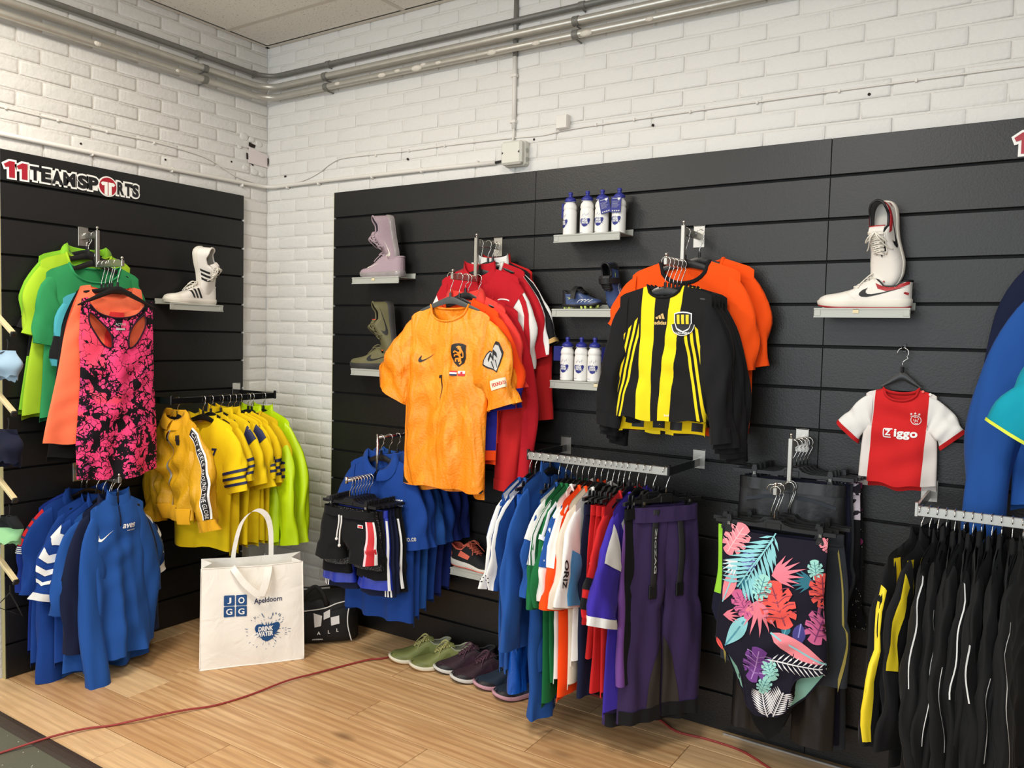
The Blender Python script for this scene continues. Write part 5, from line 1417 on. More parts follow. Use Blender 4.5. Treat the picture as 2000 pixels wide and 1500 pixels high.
for i, (y, lab, s_, m, lk) in enumerate(sh):
    t, L_ = legs('shorts', lab, s_, 'shorts', (XG, y, ZG2), .02*i, m, lk, .088, band=m, bandh=.03)
    if i == 0:
        f = L_.on(1)
        for a, b, mm, o in ((.56, .98, INK_R, .004), (.56, .66, mat('stripe_pink', (246, 200, 205), .7), .0045), (.93, .99, INK_W, .0045)):
            decal('side_stripe', poly2d([(a, -.035), (b, -.035), (b, -.212), (a, -.212)]), (lambda ff, o: (lambda u, v: ff(u, v) + np.array([0, -o, 0])))(L_.on(1, True, .001), o), mm, t, .04)
        decal('logo_patch', strip2d(.0, .35, -.065, -.052), L_.on(1, True, .005), INK_W, t, .05); decal('logo_patch', strip2d(.04, .31, -.0625, -.0545), L_.on(1, True, .0065), INK_R, t, .05)
        for x0, x1, ln in ((-.028, -.03, .105), (.0, -.022, .13)):
            P = [L_.pt(-1 if x0 < 0 else -1, np.array(.7 if x0 < 0 else .95), np.array(-.022), True, .012)]
            p = P[0]; MB().tube(spline([(p[0], p[1], p[2]), (p[0]+.004, p[1]-.004, p[2]-.03), (p[0]-.004, p[1]-.004, p[2]-.07), (p[0]-.002+(x1*.3), p[1]-.002, p[2]-ln)], 5), .0035, 6).build('drawstring', C_WHITE, t, smooth=True)
            MB().ball((p[0]-.002+x1*.3, p[1]-.002, p[2]-ln), .007, 8).build('drawstring_knot', C_WHITE, t, smooth=True)
    if i in (3, 6):
        for sd in (-1, 1): decal('side_piping', poly2d([(sd*.90, -.04), (sd*.99, -.04), (sd*.99, -lk['L']), (sd*.90, -lk['L'])]), L_.on(sd, True, .003), INK_W, t, .04)
    if i == 4:
        for k in range(3):
            for sd in (-1, 1): decal('hem_stripe', poly2d([(sd*(.55+.14*k), -lk['L']+.09), (sd*(.62+.14*k), -lk['L']+.09), (sd*(.62+.14*k), -lk['L']+.002), (sd*(.55+.14*k), -lk['L']+.002)]), L_.on(sd, True, .003), INK_W, t, .04)

# ================================================================== stepped arm with swimwear and leggings
XF, ZF1, ZF2 = 2.940, 1.1715, 1.0335
C_LEG = fabric('cloth_legging_black', (20, 20, 22), satin=True); C_CHAR = fabric('cloth_charcoal', (52, 56, 62)); C_NAVY2 = fabric('cloth_ink_navy', (26, 28, 46))
C_RHI = fabric('cloth_black_rhinestone', (18, 17, 20), lambda c: [((c.noise(5, 2, (1, 1, 1), 1.5).between(.495, .515)) & (c.voronoi(230) < .22), (235, 230, 220)), ((c.noise(9, 2) > .60) & (c.z > -.3), (120, 40, 84))])
C_LILP = fabric('cloth_pale_print', (196, 186, 196), lambda c: [(c.noise(30, 2) > .56, (40, 36, 44)), (c.z < -.12, (20, 19, 22))])
fl = [(-.070, 'black top with rhinestone figures, rearmost beside the swimsuit arm', 'rhinestone top', C_RHI, dict(w=.185, hip=.205, crotch=.45, L=.50, lw=.2, hemw=.11, d=.02, seed=11)),
      (-.098, 'pale patterned leggings showing left of the black pocket shorts', 'pale patterned leggings', C_LILP, dict(w=.19, hip=.20, crotch=.3, L=.60, lw=.13, hemw=.07, d=.018, seed=12)),
      (-.125, 'long charcoal grey leggings with a stripe reaching nearly to the floor', 'long charcoal leggings', C_CHAR, dict(w=.175, hip=.19, crotch=.3, L=.92, lw=.12, hemw=.06, d=.02, seed=13, spread=.03)),
      (-.152, 'long navy leggings behind the black pocket shorts', 'long navy leggings', C_NAVY2, dict(w=.175, hip=.19, crotch=.3, L=.90, lw=.12, hemw=.06, d=.02, seed=14, spread=.02)),
      (-.185, 'black running skirt with two rear pockets above the swimsuit', 'black pocket skirt', C_LEG, dict(w=.175, hip=.185, crotch=.38, L=.46, lw=.18, hemw=.10, d=.035, seed=15, gap=.0))]
for i, (y, lab, s_, m, lk) in enumerate(fl):
    t, L_ = legs('leggings' if i in (1, 2, 3) else ('skirt' if i == 4 else 'training_top'), lab, s_, 'leggings' if i in (1, 2, 3) else ('skirt' if i == 4 else 'shirt'), (XF+.03-.006*i, y, ZF1), .03*(i-2), m, lk, .098, hw=.20)
    if i == 4:
        for sd in (-1, 1): decal('pocket_edge', stroke2d([(-.75*sd, -.05), (0, -.058), (.7*sd, -.075)], .012), L_.on(sd, True, .006), C_CHAR, t, .1)
C_SWB = fabric('cloth_swim_black', (20, 20, 21)); C_GOLDP = mat('piping_gold', (170, 156, 80), .6)
fr_ = [(-.222, 'black track trousers behind the swimsuits, nearly hidden', 'hidden black trousers', C_LEG, dict(w=.175, hip=.19, crotch=.3, L=.74, lw=.13, hemw=.07, d=.02, seed=16)),
       (-.250, 'charcoal swim trousers with gold piping beside the tropical swimsuit', 'charcoal gold-piped trousers', C_CHAR, dict(w=.18, hip=.205, crotch=.3, L=.50, lw=.2, hemw=.10, d=.022, seed=17, flare=1))]
for i, (y, lab, s_, m, lk) in enumerate(fr_):
    t, L_ = legs('track_trousers', lab, s_, 'trousers', (XF+.015, y, ZF2), .0, m, lk, .112, hw=.2)
    if i == 1:
        for sd in (-1, 1): decal('gold_piping', stroke2d([(sd*.80, -.05), (sd*.85, -.22), (sd*.93, -.36), (sd*.75, -.49)], .05), L_.on(sd, True, .004), C_GOLDP, t, .03)
def swim(name, label, short, pos, m, lining, L, sw, hemf, hemb, seed, d=.03, yaw=0, drop=.112):
    hf = lambda sx, front: np.interp(sx, *zip(*(hemf if front else hemb)))
    c = Cloth(seed=seed, top=lambda sx, front: np.zeros_like(sx)-(.004*(1-sx*sx) if front else .018), hem=hf, sw=sw, neck=.05, slope=0, L=L, W=[(-L-.1, sw*1.03), (-L*.6, sw*1.06), (-L*.3, sw*.98), (0, sw), (.1, sw)], D=[(-L-.1, d*1.1), (-L*.5, d*1.2), (0, d*.6), (.1, d*.5)], fold=.006, mid=.004, nt=34)
    t = hang(name, label, short, 'swimsuit', pos, yaw, c, drop, dict(kind='clip', hw=.195, clips=(-sw*.86, sw*.86)))
    c.body('swimsuit_front', m, t, lining)
    return t, c
HF0 = [(-1, -.40), (-.8, -.45), (-.5, -.58), (-.25, -.68), (0, -.72), (.25, -.68), (.5, -.58), (.8, -.45), (1, -.40)]
swim('swimsuit', 'plain black swimsuit hanging lowest behind the tropical one', 'plain black swimsuit', (XF-.005, -.300, ZF2), C_SWB, C_SWB, .72, .165, HF0, HF0, 111, .022)
swim('swimsuit', 'navy swimsuit with a lime green edge left of the tropical one', 'navy swimsuit with lime edge', (XF-.02, -.330, ZF2), fabric('cloth_navy_lime', (26, 28, 46), lambda c: [((c.x < -.155) & (c.z > -.24), (150, 214, 60))]), C_NAVY2, .50, .178, [(-1, -.30), (-.5, -.46), (0, -.5), (.5, -.46), (1, -.33)], [(-1, -.30), (-.5, -.46), (0, -.5), (.5, -.46), (1, -.33)], 112, .018)
C_SWN = fabric('cloth_swim_navy', (28, 26, 40)); C_MINT = fabric('cloth_mint_lining', (140, 190, 172))
HFF = [(-1, -.385), (-.75, -.412), (-.5, -.455), (-.37, -.50), (-.32, -.57), (-.1, -.598), (.25, -.594), (.40, -.57), (.46, -.47), (.60, -.445), (1, -.420)]
HFB = [(-1, -.385), (-.85, -.43), (-.55, -.55), (-.3, -.598), (0, -.612), (.35, -.592), (.65, -.53), (1, -.425)]
tsw, csw = swim('swimsuit', 'navy swimsuit with a tropical leaf print in pink, coral and mint', 'tropical print swimsuit', (XF, -.366, ZF2), C_SWN, C_MINT, .60, .172, HFF, HFB, 113, .035)
LEAVES = [('mon', 'PK', -0.124, -0.039, 0.096, -0.5), ('mon', 'NV', -0.07, -0.1, 0.058, 0.3), ('frond', 'AQ', 0.01, 0.006, -0.074, -0.163, 0.058), ('frond2', 'AQ', 0.004, -0.015, -0.104, -0.189, 0.089),
          ('fan', 'PK2', 0.009, -0.13, 0.114, 0.35, 7), ('fan', 'TL', 0.138, -0.129, 0.083, 3.25, 7), ('mon', 'MT', 0.142, -0.095, 0.052, 0.2), ('mon', 'CO', 0.167, -0.162, 0.089, 0.1),
          ('mon', 'MG', -0.081, -0.246, 0.079, 0.6), ('mon', 'CO', 0.036, -0.23, 0.127, 0.35), ('mon', 'MT', -0.021, -0.177, 0.069, -0.2), ('fan', 'TL', -0.068, -0.148, 0.089, 4.4, 7),
          ('feather', 'PK', -0.113, -0.135, -0.158, -0.253, 0.045), ('feather', 'AQ', -0.063, -0.277, -0.14, -0.399, 0.052), ('fan', 'PK2', -0.022, -0.208, 0.138, 4.6, 6), ('mon', 'MG', 0.163, -0.274, 0.1, -0.3),
          ('feather', 'PK', 0.011, -0.318, 0.187, -0.394, 0.062), ('feather', 'TL', 0.064, -0.279, 0.053, -0.322, 0.031), ('feather', 'NV', 0.107, -0.269, 0.096, -0.349, 0.041), ('mon', 'PU', -0.029, -0.434, 0.096, -0.2),
          ('frond', 'WH', 0.007, -0.408, 0.184, -0.408, 0.034), ('mon', 'MT', 0.018, -0.443, 0.058, 0.4), ('mon', 'MT', 0.002, -0.496, 0.048, -0.3), ('frond', 'WH', 0.02, -0.598, -0.006, -0.515, 0.038),
          ('frond', 'WH', 0.035, -0.594, 0.061, -0.506, 0.038), ('fan', 'PK2', -0.153, -0.296, 0.069, 0.2, 5), ('feather', 'CO', -0.175, -0.381, -0.144, -0.418, 0.017), ('fan', 'WH', -0.108, -0.103, 0.076, 3.9, 6),
          ('mon', 'PK2', 0.173, -0.013, 0.045, 0.8)]
LC = dict(PK=(238, 140, 152), PK2=(232, 128, 146), NV=(62, 56, 130), AQ=(140, 206, 214), TL=(40, 112, 132), MT=(158, 218, 208), CO=(238, 88, 80), MG=(206, 98, 146), PU=(104, 52, 130), WH=(226, 226, 230))
LM = {k: mat('leaf_'+k.lower(), v, .75) for k, v in LC.items()}
VEIN = {'PK': (250, 190, 196), 'CO': (150, 60, 84), 'MG': (120, 48, 104), 'MT': (70, 130, 140), 'PU': (170, 130, 190), 'NV': (140, 140, 210), 'PK2': (250, 190, 196), 'AQ': (80, 150, 170), 'TL': (90, 170, 180), 'WH': (180, 180, 190)}
VM = {k: mat('leafvein_'+k.lower(), v, .75) for k, v in VEIN.items()}
def monstera(R, rot):
    n = 40; pts = []
    for i in range(n):
        a = 2*PI*i/n
        rr = R*.5*(1.0+.12*cos(a)+.10*cos(2*a))
        if abs(math.sin(a)) > .25 and i % 4 == 0: rr *= .62
        pts.append((rr*sin(a)*.86, rr*cos(a)))
    holes = []
    m = poly2d(pts)
    veins = [stroke2d([(0, -.42*R), (0, .5*R)], R*.03)]
    for s in (-1, 1):
        for k in range(4): veins.append(stroke2d([(0, (-.25+.17*k)*R), (s*.2*R, (-.16+.18*k)*R), (s*.36*R, (-.14+.17*k)*R)], R*.02))
    cuts = []
    for s in (-1, 1):
        for k in range(3): cuts.append(poly2d([(s*.12*R, (-.12+.17*k)*R), (s*.22*R, (-.06+.17*k)*R), (s*.27*R, (-.075+.17*k)*R), (s*.2*R, (-.11+.17*k)*R)]))
    return xf2d(m, rot=rot), xf2d(join2d(*veins), rot=rot), xf2d(join2d(*cuts), rot=rot)
def lance(p, a, L, w):
    q = (p[0]+L*cos(a), p[1]+L*sin(a)); nx, ny = -sin(a)*w/2, cos(a)*w/2
    m = (p[0]+.45*L*cos(a), p[1]+.45*L*sin(a))
    return poly2d([p, (m[0]+nx, m[1]+ny), q, (m[0]-nx, m[1]-ny)])
lev = 0
for e in LEAVES:
    k, cc = e[:2]; lev += 1; off = .0028+.00035*(lev % 6)
    if k == 'mon':
        a, b, c2 = monstera(e[4]*1.15, e[5])
        put_ = lambda nm, m2, mt, o: decal(nm, xf2d(m2, e[2], e[3]), csw.on(True, o), mt, tsw, .03)
        put_('leaf_print', a, LM[cc], off); put_('leaf_vein', b, VM[cc], off+.0004); put_('leaf_gap', c2, C_SWN, off+.0005)
    elif k == 'fan':
        n = e[6]; ms = [lance((e[2], e[3]), e[5]+(i-(n-1)/2)*.24, e[4]*(1-.10*abs(i-(n-1)/2)), e[4]*.12) for i in range(n)]
        decal('leaf_print', join2d(*ms), csw.on(True, off), LM[cc], tsw, .03)
    elif k in ('frond', 'frond2'):
        p, q, w = np.array(e[2:4]), np.array(e[4:6]), e[6]; d = q-p; a = math.atan2(d[1], d[0]); n = 10
        ms = [stroke2d([tuple(p), tuple(q)], .004)]
        for i in range(n):
            c0 = p+d*(.06+.9*i/n); l = w*(.55+.45*sin(PI*(i+1)/(n+1)))*1.3
            for s in (-1, 1): ms.append(lance(tuple(c0), a+s*.85, l, w*.14))
        decal('leaf_print', join2d(*ms), csw.on(True, off), LM[cc], tsw, .03)
    else:
        p, q, w = np.array(e[2:4]), np.array(e[4:6]), e[6]; d = q-p; nn = np.array([-d[1], d[0]])/np.linalg.norm(d)
        side = [p+d*t_+nn*w*.5*sin(PI*t_**.8) for t_ in np.linspace(0, 1, 9)]; oth = [p+d*t_-nn*w*.5*sin(PI*t_**.8) for t_ in np.linspace(1, 0, 9)[1:-1]]
        decal('leaf_print', poly2d([tuple(v) for v in side+oth]), csw.on(True, off), LM[cc], tsw, .03)
        decal('leaf_vein', stroke2d([tuple(p), tuple(q)], w*.10), csw.on(True, off+.0004), LM['AQ' if cc.startswith('P') else 'WH'] if cc in ('PK', 'PK2') else VM[cc], tsw, .03)
f = csw.on(True, .002)
for hh, fr0 in ((HFF, True), (HFB, False)):
    pts = [(sx, float(np.interp(sx, *zip(*hh)))) for sx in np.linspace(-1, 1, 41)]
    P = csw.pt(np.array([p[0] for p in pts]), np.array([p[1] for p in pts]), fr0)
    MB().tube([tuple(p) for p in P], .003, 6).build('leg_binding', C_SWN, tsw, smooth=True)

# ================================================================== silver rail: coloured team clothing seen from the side
YH, ZH = -.339, 1.0545
C_AZ = fabric('cloth_azure_satin', (18, 84, 178), satin=True, amt=.014, scale=18); C_SNOW = fabric('cloth_plum_snow', (58, 44, 82), amt=.01, scale=10); C_STRAP = mat('strap_black', (32, 31, 33), .7)
TS = dict(L=.265, a0=62, a1=82, h0=.095, h1=.076, d1=.024, inset=.03)
def side_top(x, lab, sh_, m, seed, name='football_shirt', L=.74, yaw=PI/2, sl=TS, collar='crew', cm=None, ms=None, ck=None, drop=.085, cat='shirt'):
    return top(name, lab, sh_, cat, (x, YH, ZH), yaw, m, dict(PK, seed=seed, sw=.195, neck=.082, nf=.075, cw=.20, hw=.195, L=L, slope=.40, **(ck or {})), sl, None, None, collar, cm, ms=ms, drop=drop)
for i, x in enumerate((1.972, 1.997)):
    r = side_top(x, ['blue shirt with a white shoulder stripe, first on the packed rail', 'blue shirt with a white shoulder stripe, second on the packed rail'][i], ['first white-striped blue shirt', 'second white-striped blue shirt'][i], C_BLUE2, 120+i, L=.72)
    for sd in (-1, 1):
        r.c.sleeve_band(r.fn[sd], .0, 1.0, C_WHITE, r.t, 'white_stripe', .003, 10, -.30, .42)
    put(r, 'shoulder_stripe', poly2d([(-.19, -.048), (-.09, -.006), (-.09, -.022), (-.185, -.075)]), C_WHITE)
    for k in range(4): on_sleeve(r, -1, 'dot_mark', poly2d(circle2d(.11, 10, -.05+.12*(k % 2)-.1, .80+.035*k, .9)), INK_K, .0045, .2) if False else r.c.sleeve_band(r.fn[-1], .80+.03*k, .815+.03*k, INK_K, r.t, 'dot_mark', .005, 2, -.35+.25*(k % 2), -.2+.25*(k % 2))
legs('rain_trousers', 'azure padded trousers between the striped shirts and the blue jacket', 'azure padded trousers', 'trousers', (2.027, YH, ZH), PI/2, C_AZ, dict(w=.17, hip=.19, crotch=.28, L=.76, lw=.13, hemw=.09, d=.02, seed=31, fold=.009))
r = side_top(2.064, 'blue track jacket with a tall folded collar on the packed rail', 'blue track jacket', C_BLUE2, 123, 'track_jacket', .66, collar='stand', sl=dict(L=.50, a0=62, a1=86, h0=.10, h1=.055, d1=.026, nl=24), drop=.05, cat='jacket')
t, L_ = legs('jogging_trousers', 'long blue jogging trousers with elastic cuffs hanging nearly to the floor', 'long blue jogging trousers', 'trousers', (2.104, YH, ZH), PI/2+.12, C_BLUE2, dict(w=.15, hip=.19, crotch=.28, L=.83, lw=.21, hemw=.105, d=.024, seed=32, fold=.010))
for k in range(2): decal('cuff_mark', poly2d([(-.05, -.775-.014*k), (.12, -.768-.014*k), (.12, -.775-.014*k), (-.05, -.782-.014*k)]), L_.on(-1, True, .004), INK_W, t, .05)
r = side_top(2.136, 'blue shirt with a white shoulder panel and white chevrons on the packed rail', 'blue white-shouldered shirt', C_BLUE2, 125, L=.70)
for sd in (-1, 1):
    r.c.sleeve_band(r.fn[sd], .0, .30, C_WHITE, r.t, 'white_panel', .003, 4)
    for a in (.40, .60): r.c.sleeve_band(r.fn[sd], a, a+.09, INK_W, r.t, 'chevron', .0035, 2, .5, 1.2)
put(r, 'shoulder_panel', poly2d([(-.19, -.05), (-.10, -.012), (-.115, -.06), (-.19, -.12)]), C_WHITE)
r = side_top(2.160, 'dark green shirt with three white shoulder stripes, long hem near the floor', 'dark green striped shirt', C_DGREEN, 126, L=.80, sl=dict(TS, L=.30))
for k in range(3): r.c.sleeve_band(r.fn[-1], .0, .5, INK_W, r.t, 'white_stripe', .003, 5, -.5+.35*k, -.3+.35*k)
r = side_top(2.184, 'green shirt with white piping on the sleeve seam', 'green piped shirt', C_DGREEN, 127, L=.72, sl=dict(TS, L=.29))
r.c.sleeve_band(r.fn[-1], .24, .27, INK_W, r.t, 'white_piping', .004, 2); r.c.sleeve_band(r.fn[-1], .0, .25, INK_W, r.t, 'white_piping', .004, 4, .3, .5)
r = side_top(2.208, 'blue and white shirt with white sleeve ends beside the green ones', 'blue and white shirt', C_WHITE, 128, L=.70)
for sd in (-1, 1): r.c.sleeve_band(r.fn[sd], .0, .55, C_BLUE2, r.t, 'blue_panel', .003, 5)
r = side_top(2.234, 'orange shirt with a white shoulder flash on the packed rail', 'orange shirt with white flash', C_ORNG2, 129, L=.77, sl=dict(TS, L=.29, d1=.03))
for sd in (-1, 1): r.c.sleeve_band(r.fn[sd], .0, .50, C_WHITE, r.t, 'white_flash', .003, 6, -.9, .55)
r = side_top(2.262, 'cream and orange shirt in front of the plain orange one', 'cream and orange shirt', C_BEIGE, 130, L=.71, sl=dict(TS, L=.28, d1=.03), cm=C_ORNG2)
put(r, 'orange_panel', poly2d([(.0, -.72), (.2, -.72), (.2, -.1), (.05, -.3)]), C_ORNG2)
for sd in (-1, 1): r.c.sleeve_band(r.fn[sd], .0, .96, C_ORNG2, r.t, 'orange_edge', .003, 8, -2.6, -1.7) if sd > 0 else None
r = side_top(2.288, 'white and sky blue shirt with black sleeve lettering', 'white and sky blue shirt', C_WHITE, 131, L=.62, sl=dict(TS, L=.27))
for sd in (-1, 1): r.c.sleeve_band(r.fn[sd], .30, .97, C_SKY, r.t, 'blue_panel', .003, 6, .9, 2.2)
tx = txt('ORIZ', .34, .34, 0, 0, .03); on_sleeve(r, -1, 'sleeve_print', (np.stack([.55+tx[0][:, 1]*1.0, .58+tx[0][:, 0]], 1), tx[1]), INK_K, .005, .1)
t, L_ = legs('track_trousers', 'navy track trousers with white lettering down the leg', 'navy lettered trousers', 'trousers', (2.312, YH, ZH), PI/2, C_NAVY, dict(w=.17, hip=.19, crotch=.28, L=.70, lw=.15, hemw=.085, d=.02, seed=33))
for k, s_ in enumerate(('U', 'O', 'R')):
    tx = txt(s_, .5, .03, 0, 0, .03); decal('leg_print', (np.stack([-.3+tx[0][:, 0], -.40-.06*k+tx[0][:, 1]], 1), tx[1]), L_.on(-1, True, .004), INK_W, t, .05)
rl = ['red trousers with white chevrons, first of the three pairs held by clips', 'red trousers in the middle of the three clipped pairs', 'red trousers, last of the three clipped pairs']
for i, x in enumerate((2.336, 2.358, 2.380)):
    t, L_ = legs('track_trousers', rl[i], ['first red trousers', 'middle red trousers', 'last red trousers'][i], 'trousers', (x, YH, ZH), PI/2, C_RED2, dict(w=.165, hip=.19, crotch=.26, L=.42+.12*i, lw=.17, hemw=.1, d=.018, seed=34+i))
    if i == 0:
        for a in (.20, .25): decal('chevron', poly2d([(-.95, -a), (-.5, -a+.02), (-.5, -a-.005), (-.95, -a-.025)]), L_.on(-1, True, .004), INK_W, t, .05)
r = side_top(2.402, 'red shirt with two black sleeve bands on the packed rail', 'red black-banded shirt', C_RED2, 135, L=.70, sl=dict(TS, L=.29, a1=74))
for a in (.55, .78): r.c.sleeve_band(r.fn[-1], a, a+.13, C_BLACK, r.t, 'black_band', .003, 3)
r = side_top(2.436, 'violet shirt with a white shoulder panel and white sleeve edge', 'violet and white shirt', C_PURP, 136, L=.77, sl=dict(TS, L=.31, a0=54, a1=76, d1=.034), ck=dict(dc=.0) if False else None)
for sd in (-1, 1):
    r.c.sleeve_band(r.fn[sd], .90, 1.0, C_WHITE, r.t, 'white_edge', .003, 3)
    r.c.sleeve_band(r.fn[sd], .08, .36, C_WHITE, r.t, 'white_panel', .003, 5, .5, 1.9)
put(r, 'shoulder_panel', poly2d([(-.15, -.10), (-.12, -.075), (-.09, -.10), (-.085, -.18), (-.10, -.23), (-.125, -.17)]), C_WHITE)
legs('track_trousers', 'black trousers with a violet stripe before the plum snow trousers', 'black violet-striped trousers', 'trousers', (2.466, YH, ZH), PI/2, fabric('cloth_black_violet', (22, 22, 24), lambda c: [((c.x < -.165), (110, 70, 140))]), dict(w=.16, hip=.18, crotch=.28, L=.62, lw=.15, hemw=.085, d=.018, seed=38))
for i, (x, yw) in enumerate(((2.498, .98), (2.548, .98))):
    t, L_ = legs('snow_trousers', ['plum purple snow trousers with black braces, nearer the violet shirt', 'plum purple snow trousers with black braces, last on the packed rail'][i], ['nearer plum snow trousers', 'last plum snow trousers'][i], 'trousers', (x, YH+.0, ZH), yw, C_SNOW, dict(w=.135, hip=.155, crotch=.34, L=.79-.02*i, lw=.17, hemw=.088, d=.030 if i == 0 else .020, seed=39+i, fold=.008, dh=.036 if i == 0 else .024, gap=.012), .098, bandh=.05)
    for sd in (-1, 1):
        z0 = -.005
        P = [L_.pt(sd, np.array(-.25*sd), np.array(z), True, .008) for z in np.linspace(z0, -.30, 9)]
        MB().tube([tuple(p) for p in P], .013, 8, flat=.16, up=(1, 0, 0)).build('brace_strap', C_STRAP, t, smooth=True)
        p = P[-1]; MB().box(tuple(p), (.032, .008, .05), .002).build('brace_buckle', HBLACK, t)
        decal('gaiter', poly2d([(-.98, -L_.L), (.98, -L_.L), (.98, -L_.L+.05), (-.98, -L_.L+.05)]), L_.on(sd, True, .004), C_BLACK, t, .05)
        decal('inner_panel', poly2d([(-sd*.98, -L_.L+.05), (-sd*.2, -L_.L+.05), (-sd*.5, -L_.L+.22), (-sd*.98, -L_.L+.30)]), L_.on(sd, True, .003), mat('panel_dark_brown', (48, 42, 38), .8), t, .04)
    tx = txt('ZIGZAG', .16, .018, 0, 0, .02)
    f0 = L_.on(-1, True, .0135); decal('brace_print', (np.stack([.25+tx[0][:, 1]*7.0, -.15-tx[0][:, 0]], 1), tx[1]), f0, INK_S, t, .05)

# ================================================================== silver rail at the right edge: black jackets
YI, ZI = -.369, 1.0295
LJ = dict(L=.58, a0=68, a1=87, h0=.085, h1=.05, d1=.022, nl=24, inset=.03, hp=2, wob=.010)
for i, x in enumerate((3.374, 3.396)):
    r = top('football_shirt', ['yellow and black long-sleeved shirt, first on the right edge rail', 'yellow and black long-sleeved shirt, second on the right edge rail'][i], ['first yellow and black rail shirt', 'second yellow and black rail shirt'][i], 'shirt', (x, YI, ZI), PI/2-.38+.1*i, fabric('cloth_by2', (25, 25, 26), lambda c: [(((abs(c.x)+.02).mod(.07) < .032) & (c.z < -.05), (240, 212, 36))]), dict(PK, seed=140+i, sw=.175, neck=.07, nf=.05, cw=.18, hw=.18, L=.60+.05*i, slope=.38), dict(LJ, L=.46), None, None, 'stand', C_BLACK, ms=C_BLACK, drop=.085)
    r.c.sleeve_band(r.fn[-1], .12 if i == 0 else .05, .97 if i == 0 else .5, INK_Y, r.t, 'yellow_stripe', .003, 10, .1 if i == 0 else .4, .8 if i == 0 else 1.2)
C_JK = fabric('cloth_jacket_black', (27, 27, 28))
ji = 0
for i, x in enumerate((3.418, 3.440, 3.462, 3.486, 3.508, 3.530, 3.556, 3.580, 3.606, 3.632)):
    od = ['third', 'fourth', 'fifth', 'sixth', 'seventh', 'eighth', 'ninth', 'tenth', 'eleventh', 'twelfth'][i]
    r = top('track_jacket', 'black track jacket with white piping, %s garment on the right edge rail' % od, '%s garment, a black jacket, on the right edge rail' % od, 'jacket', (x, YI, ZI), PI/2-.12+.05*(i % 3), C_JK, dict(PK, seed=150+i, sw=.175, neck=.07, nf=.05, cw=.18, hw=.19, L=.64+.02*(i % 3), slope=.42), LJ, dict(a0=60+4*(i % 3), fy=.03*((i % 3)-1)), None, 'stand', drop=.085-.01*(i % 2), group='black track jackets')
    if i % 3 != 2: r.c.sleeve_band(r.fn[-1], .04+.1*(i % 4), .45+.13*((i*2) % 4), INK_W, r.t, 'white_piping', .0022, 16, .25+.45*(i % 2), .31+.45*(i % 2))
    else: put(r, 'white_piping', stroke2d([(-.16, -.06), (-.13, -.16), (-.15, -.30)], .004), INK_W)

# ================================================================== sloping pegs at the left edge with small packs
PEG = mat('peg_cream', (214, 196, 152), .5)
for i, (z, lab) in enumerate([(1.477, 'cream sloping peg at the left edge, topmost of four'), (1.168, 'cream sloping peg at the left edge, second from the top'), (.826, 'cream sloping peg at the left edge, third from the top'), (.501, 'cream sloping peg at the left edge, lowest of four')]):
    t = thing('display_peg', lab, 'bracket', (.03, -1.50, z+.17))
    d = Vector((.28, .015, -.17)); q = d.to_track_quat('X', 'Z').to_matrix()
    MB().box(tuple(d/2), (d.length, .020, .014), .002, q).build('peg_bar', PEG, t)
    MB().box((-.010, 0, .0), (.022, .03, .05), .002).build('peg_socket', PEG, t)
    MB().box(tuple(d+Vector((.004, 0, -.006))), (.012, .022, .022), .003, q).build('peg_cap', HBLACK, t)
WM = mat('wire_black', (20, 20, 20), .4)
for i, (z, m, lab, s_, L) in enumerate([(1.452, fabric('cloth_pale_blue', (150, 176, 196)), 'pale blue small garment at the left edge under the topmost peg', 'pale blue small garment', .10), (1.143, C_NAVY2, 'navy cap-like garment at the left edge under the second peg', 'navy small garment', .13), (.800, fabric('cloth_mint_black', (30, 32, 34), lambda c: [(c.z < -.05, (140, 190, 140))]), 'black and mint gloves at the left edge under the third peg', 'black and mint gloves', .10)]):
    c = Cloth(seed=160+i, top=lambda sx, front: np.zeros_like(sx), sw=.05, neck=.03, slope=0, L=L, W=[(-L-.1, .035), (-L, .04), (-L*.5, .06), (0, .035), (.1, .035)], D=[(-L-.1, .02), (-L*.5, .03), (0, .012), (.1, .01)], fold=.005, ns=17, nt=12)
    t = thing('small_garment', lab, 'garment', (.27, -1.487, z-.045), .5)
    MB().tube([(0, 0, .045), (.004, 0, .03), (0, 0, .0), (-.03, 0, -.012)], .0025, 6).tube([(0, 0, 0), (.03, 0, -.012)], .0025, 6).build('wire_loop', WM, t)
    c.body('garment_body', m, t)
t = thing('wire_hanger', 'black wire hanger dangling from the lowest cream peg at the left edge', 'hanger', (.27, -1.487, .475), .5)
MB().tube([(0, 0, 0), (.0, 0, -.03), (-.06, 0, -.09), (.05, 0, -.12), (.0, 0, -.03)], .003, 6).build('wire_loop', WM, t)
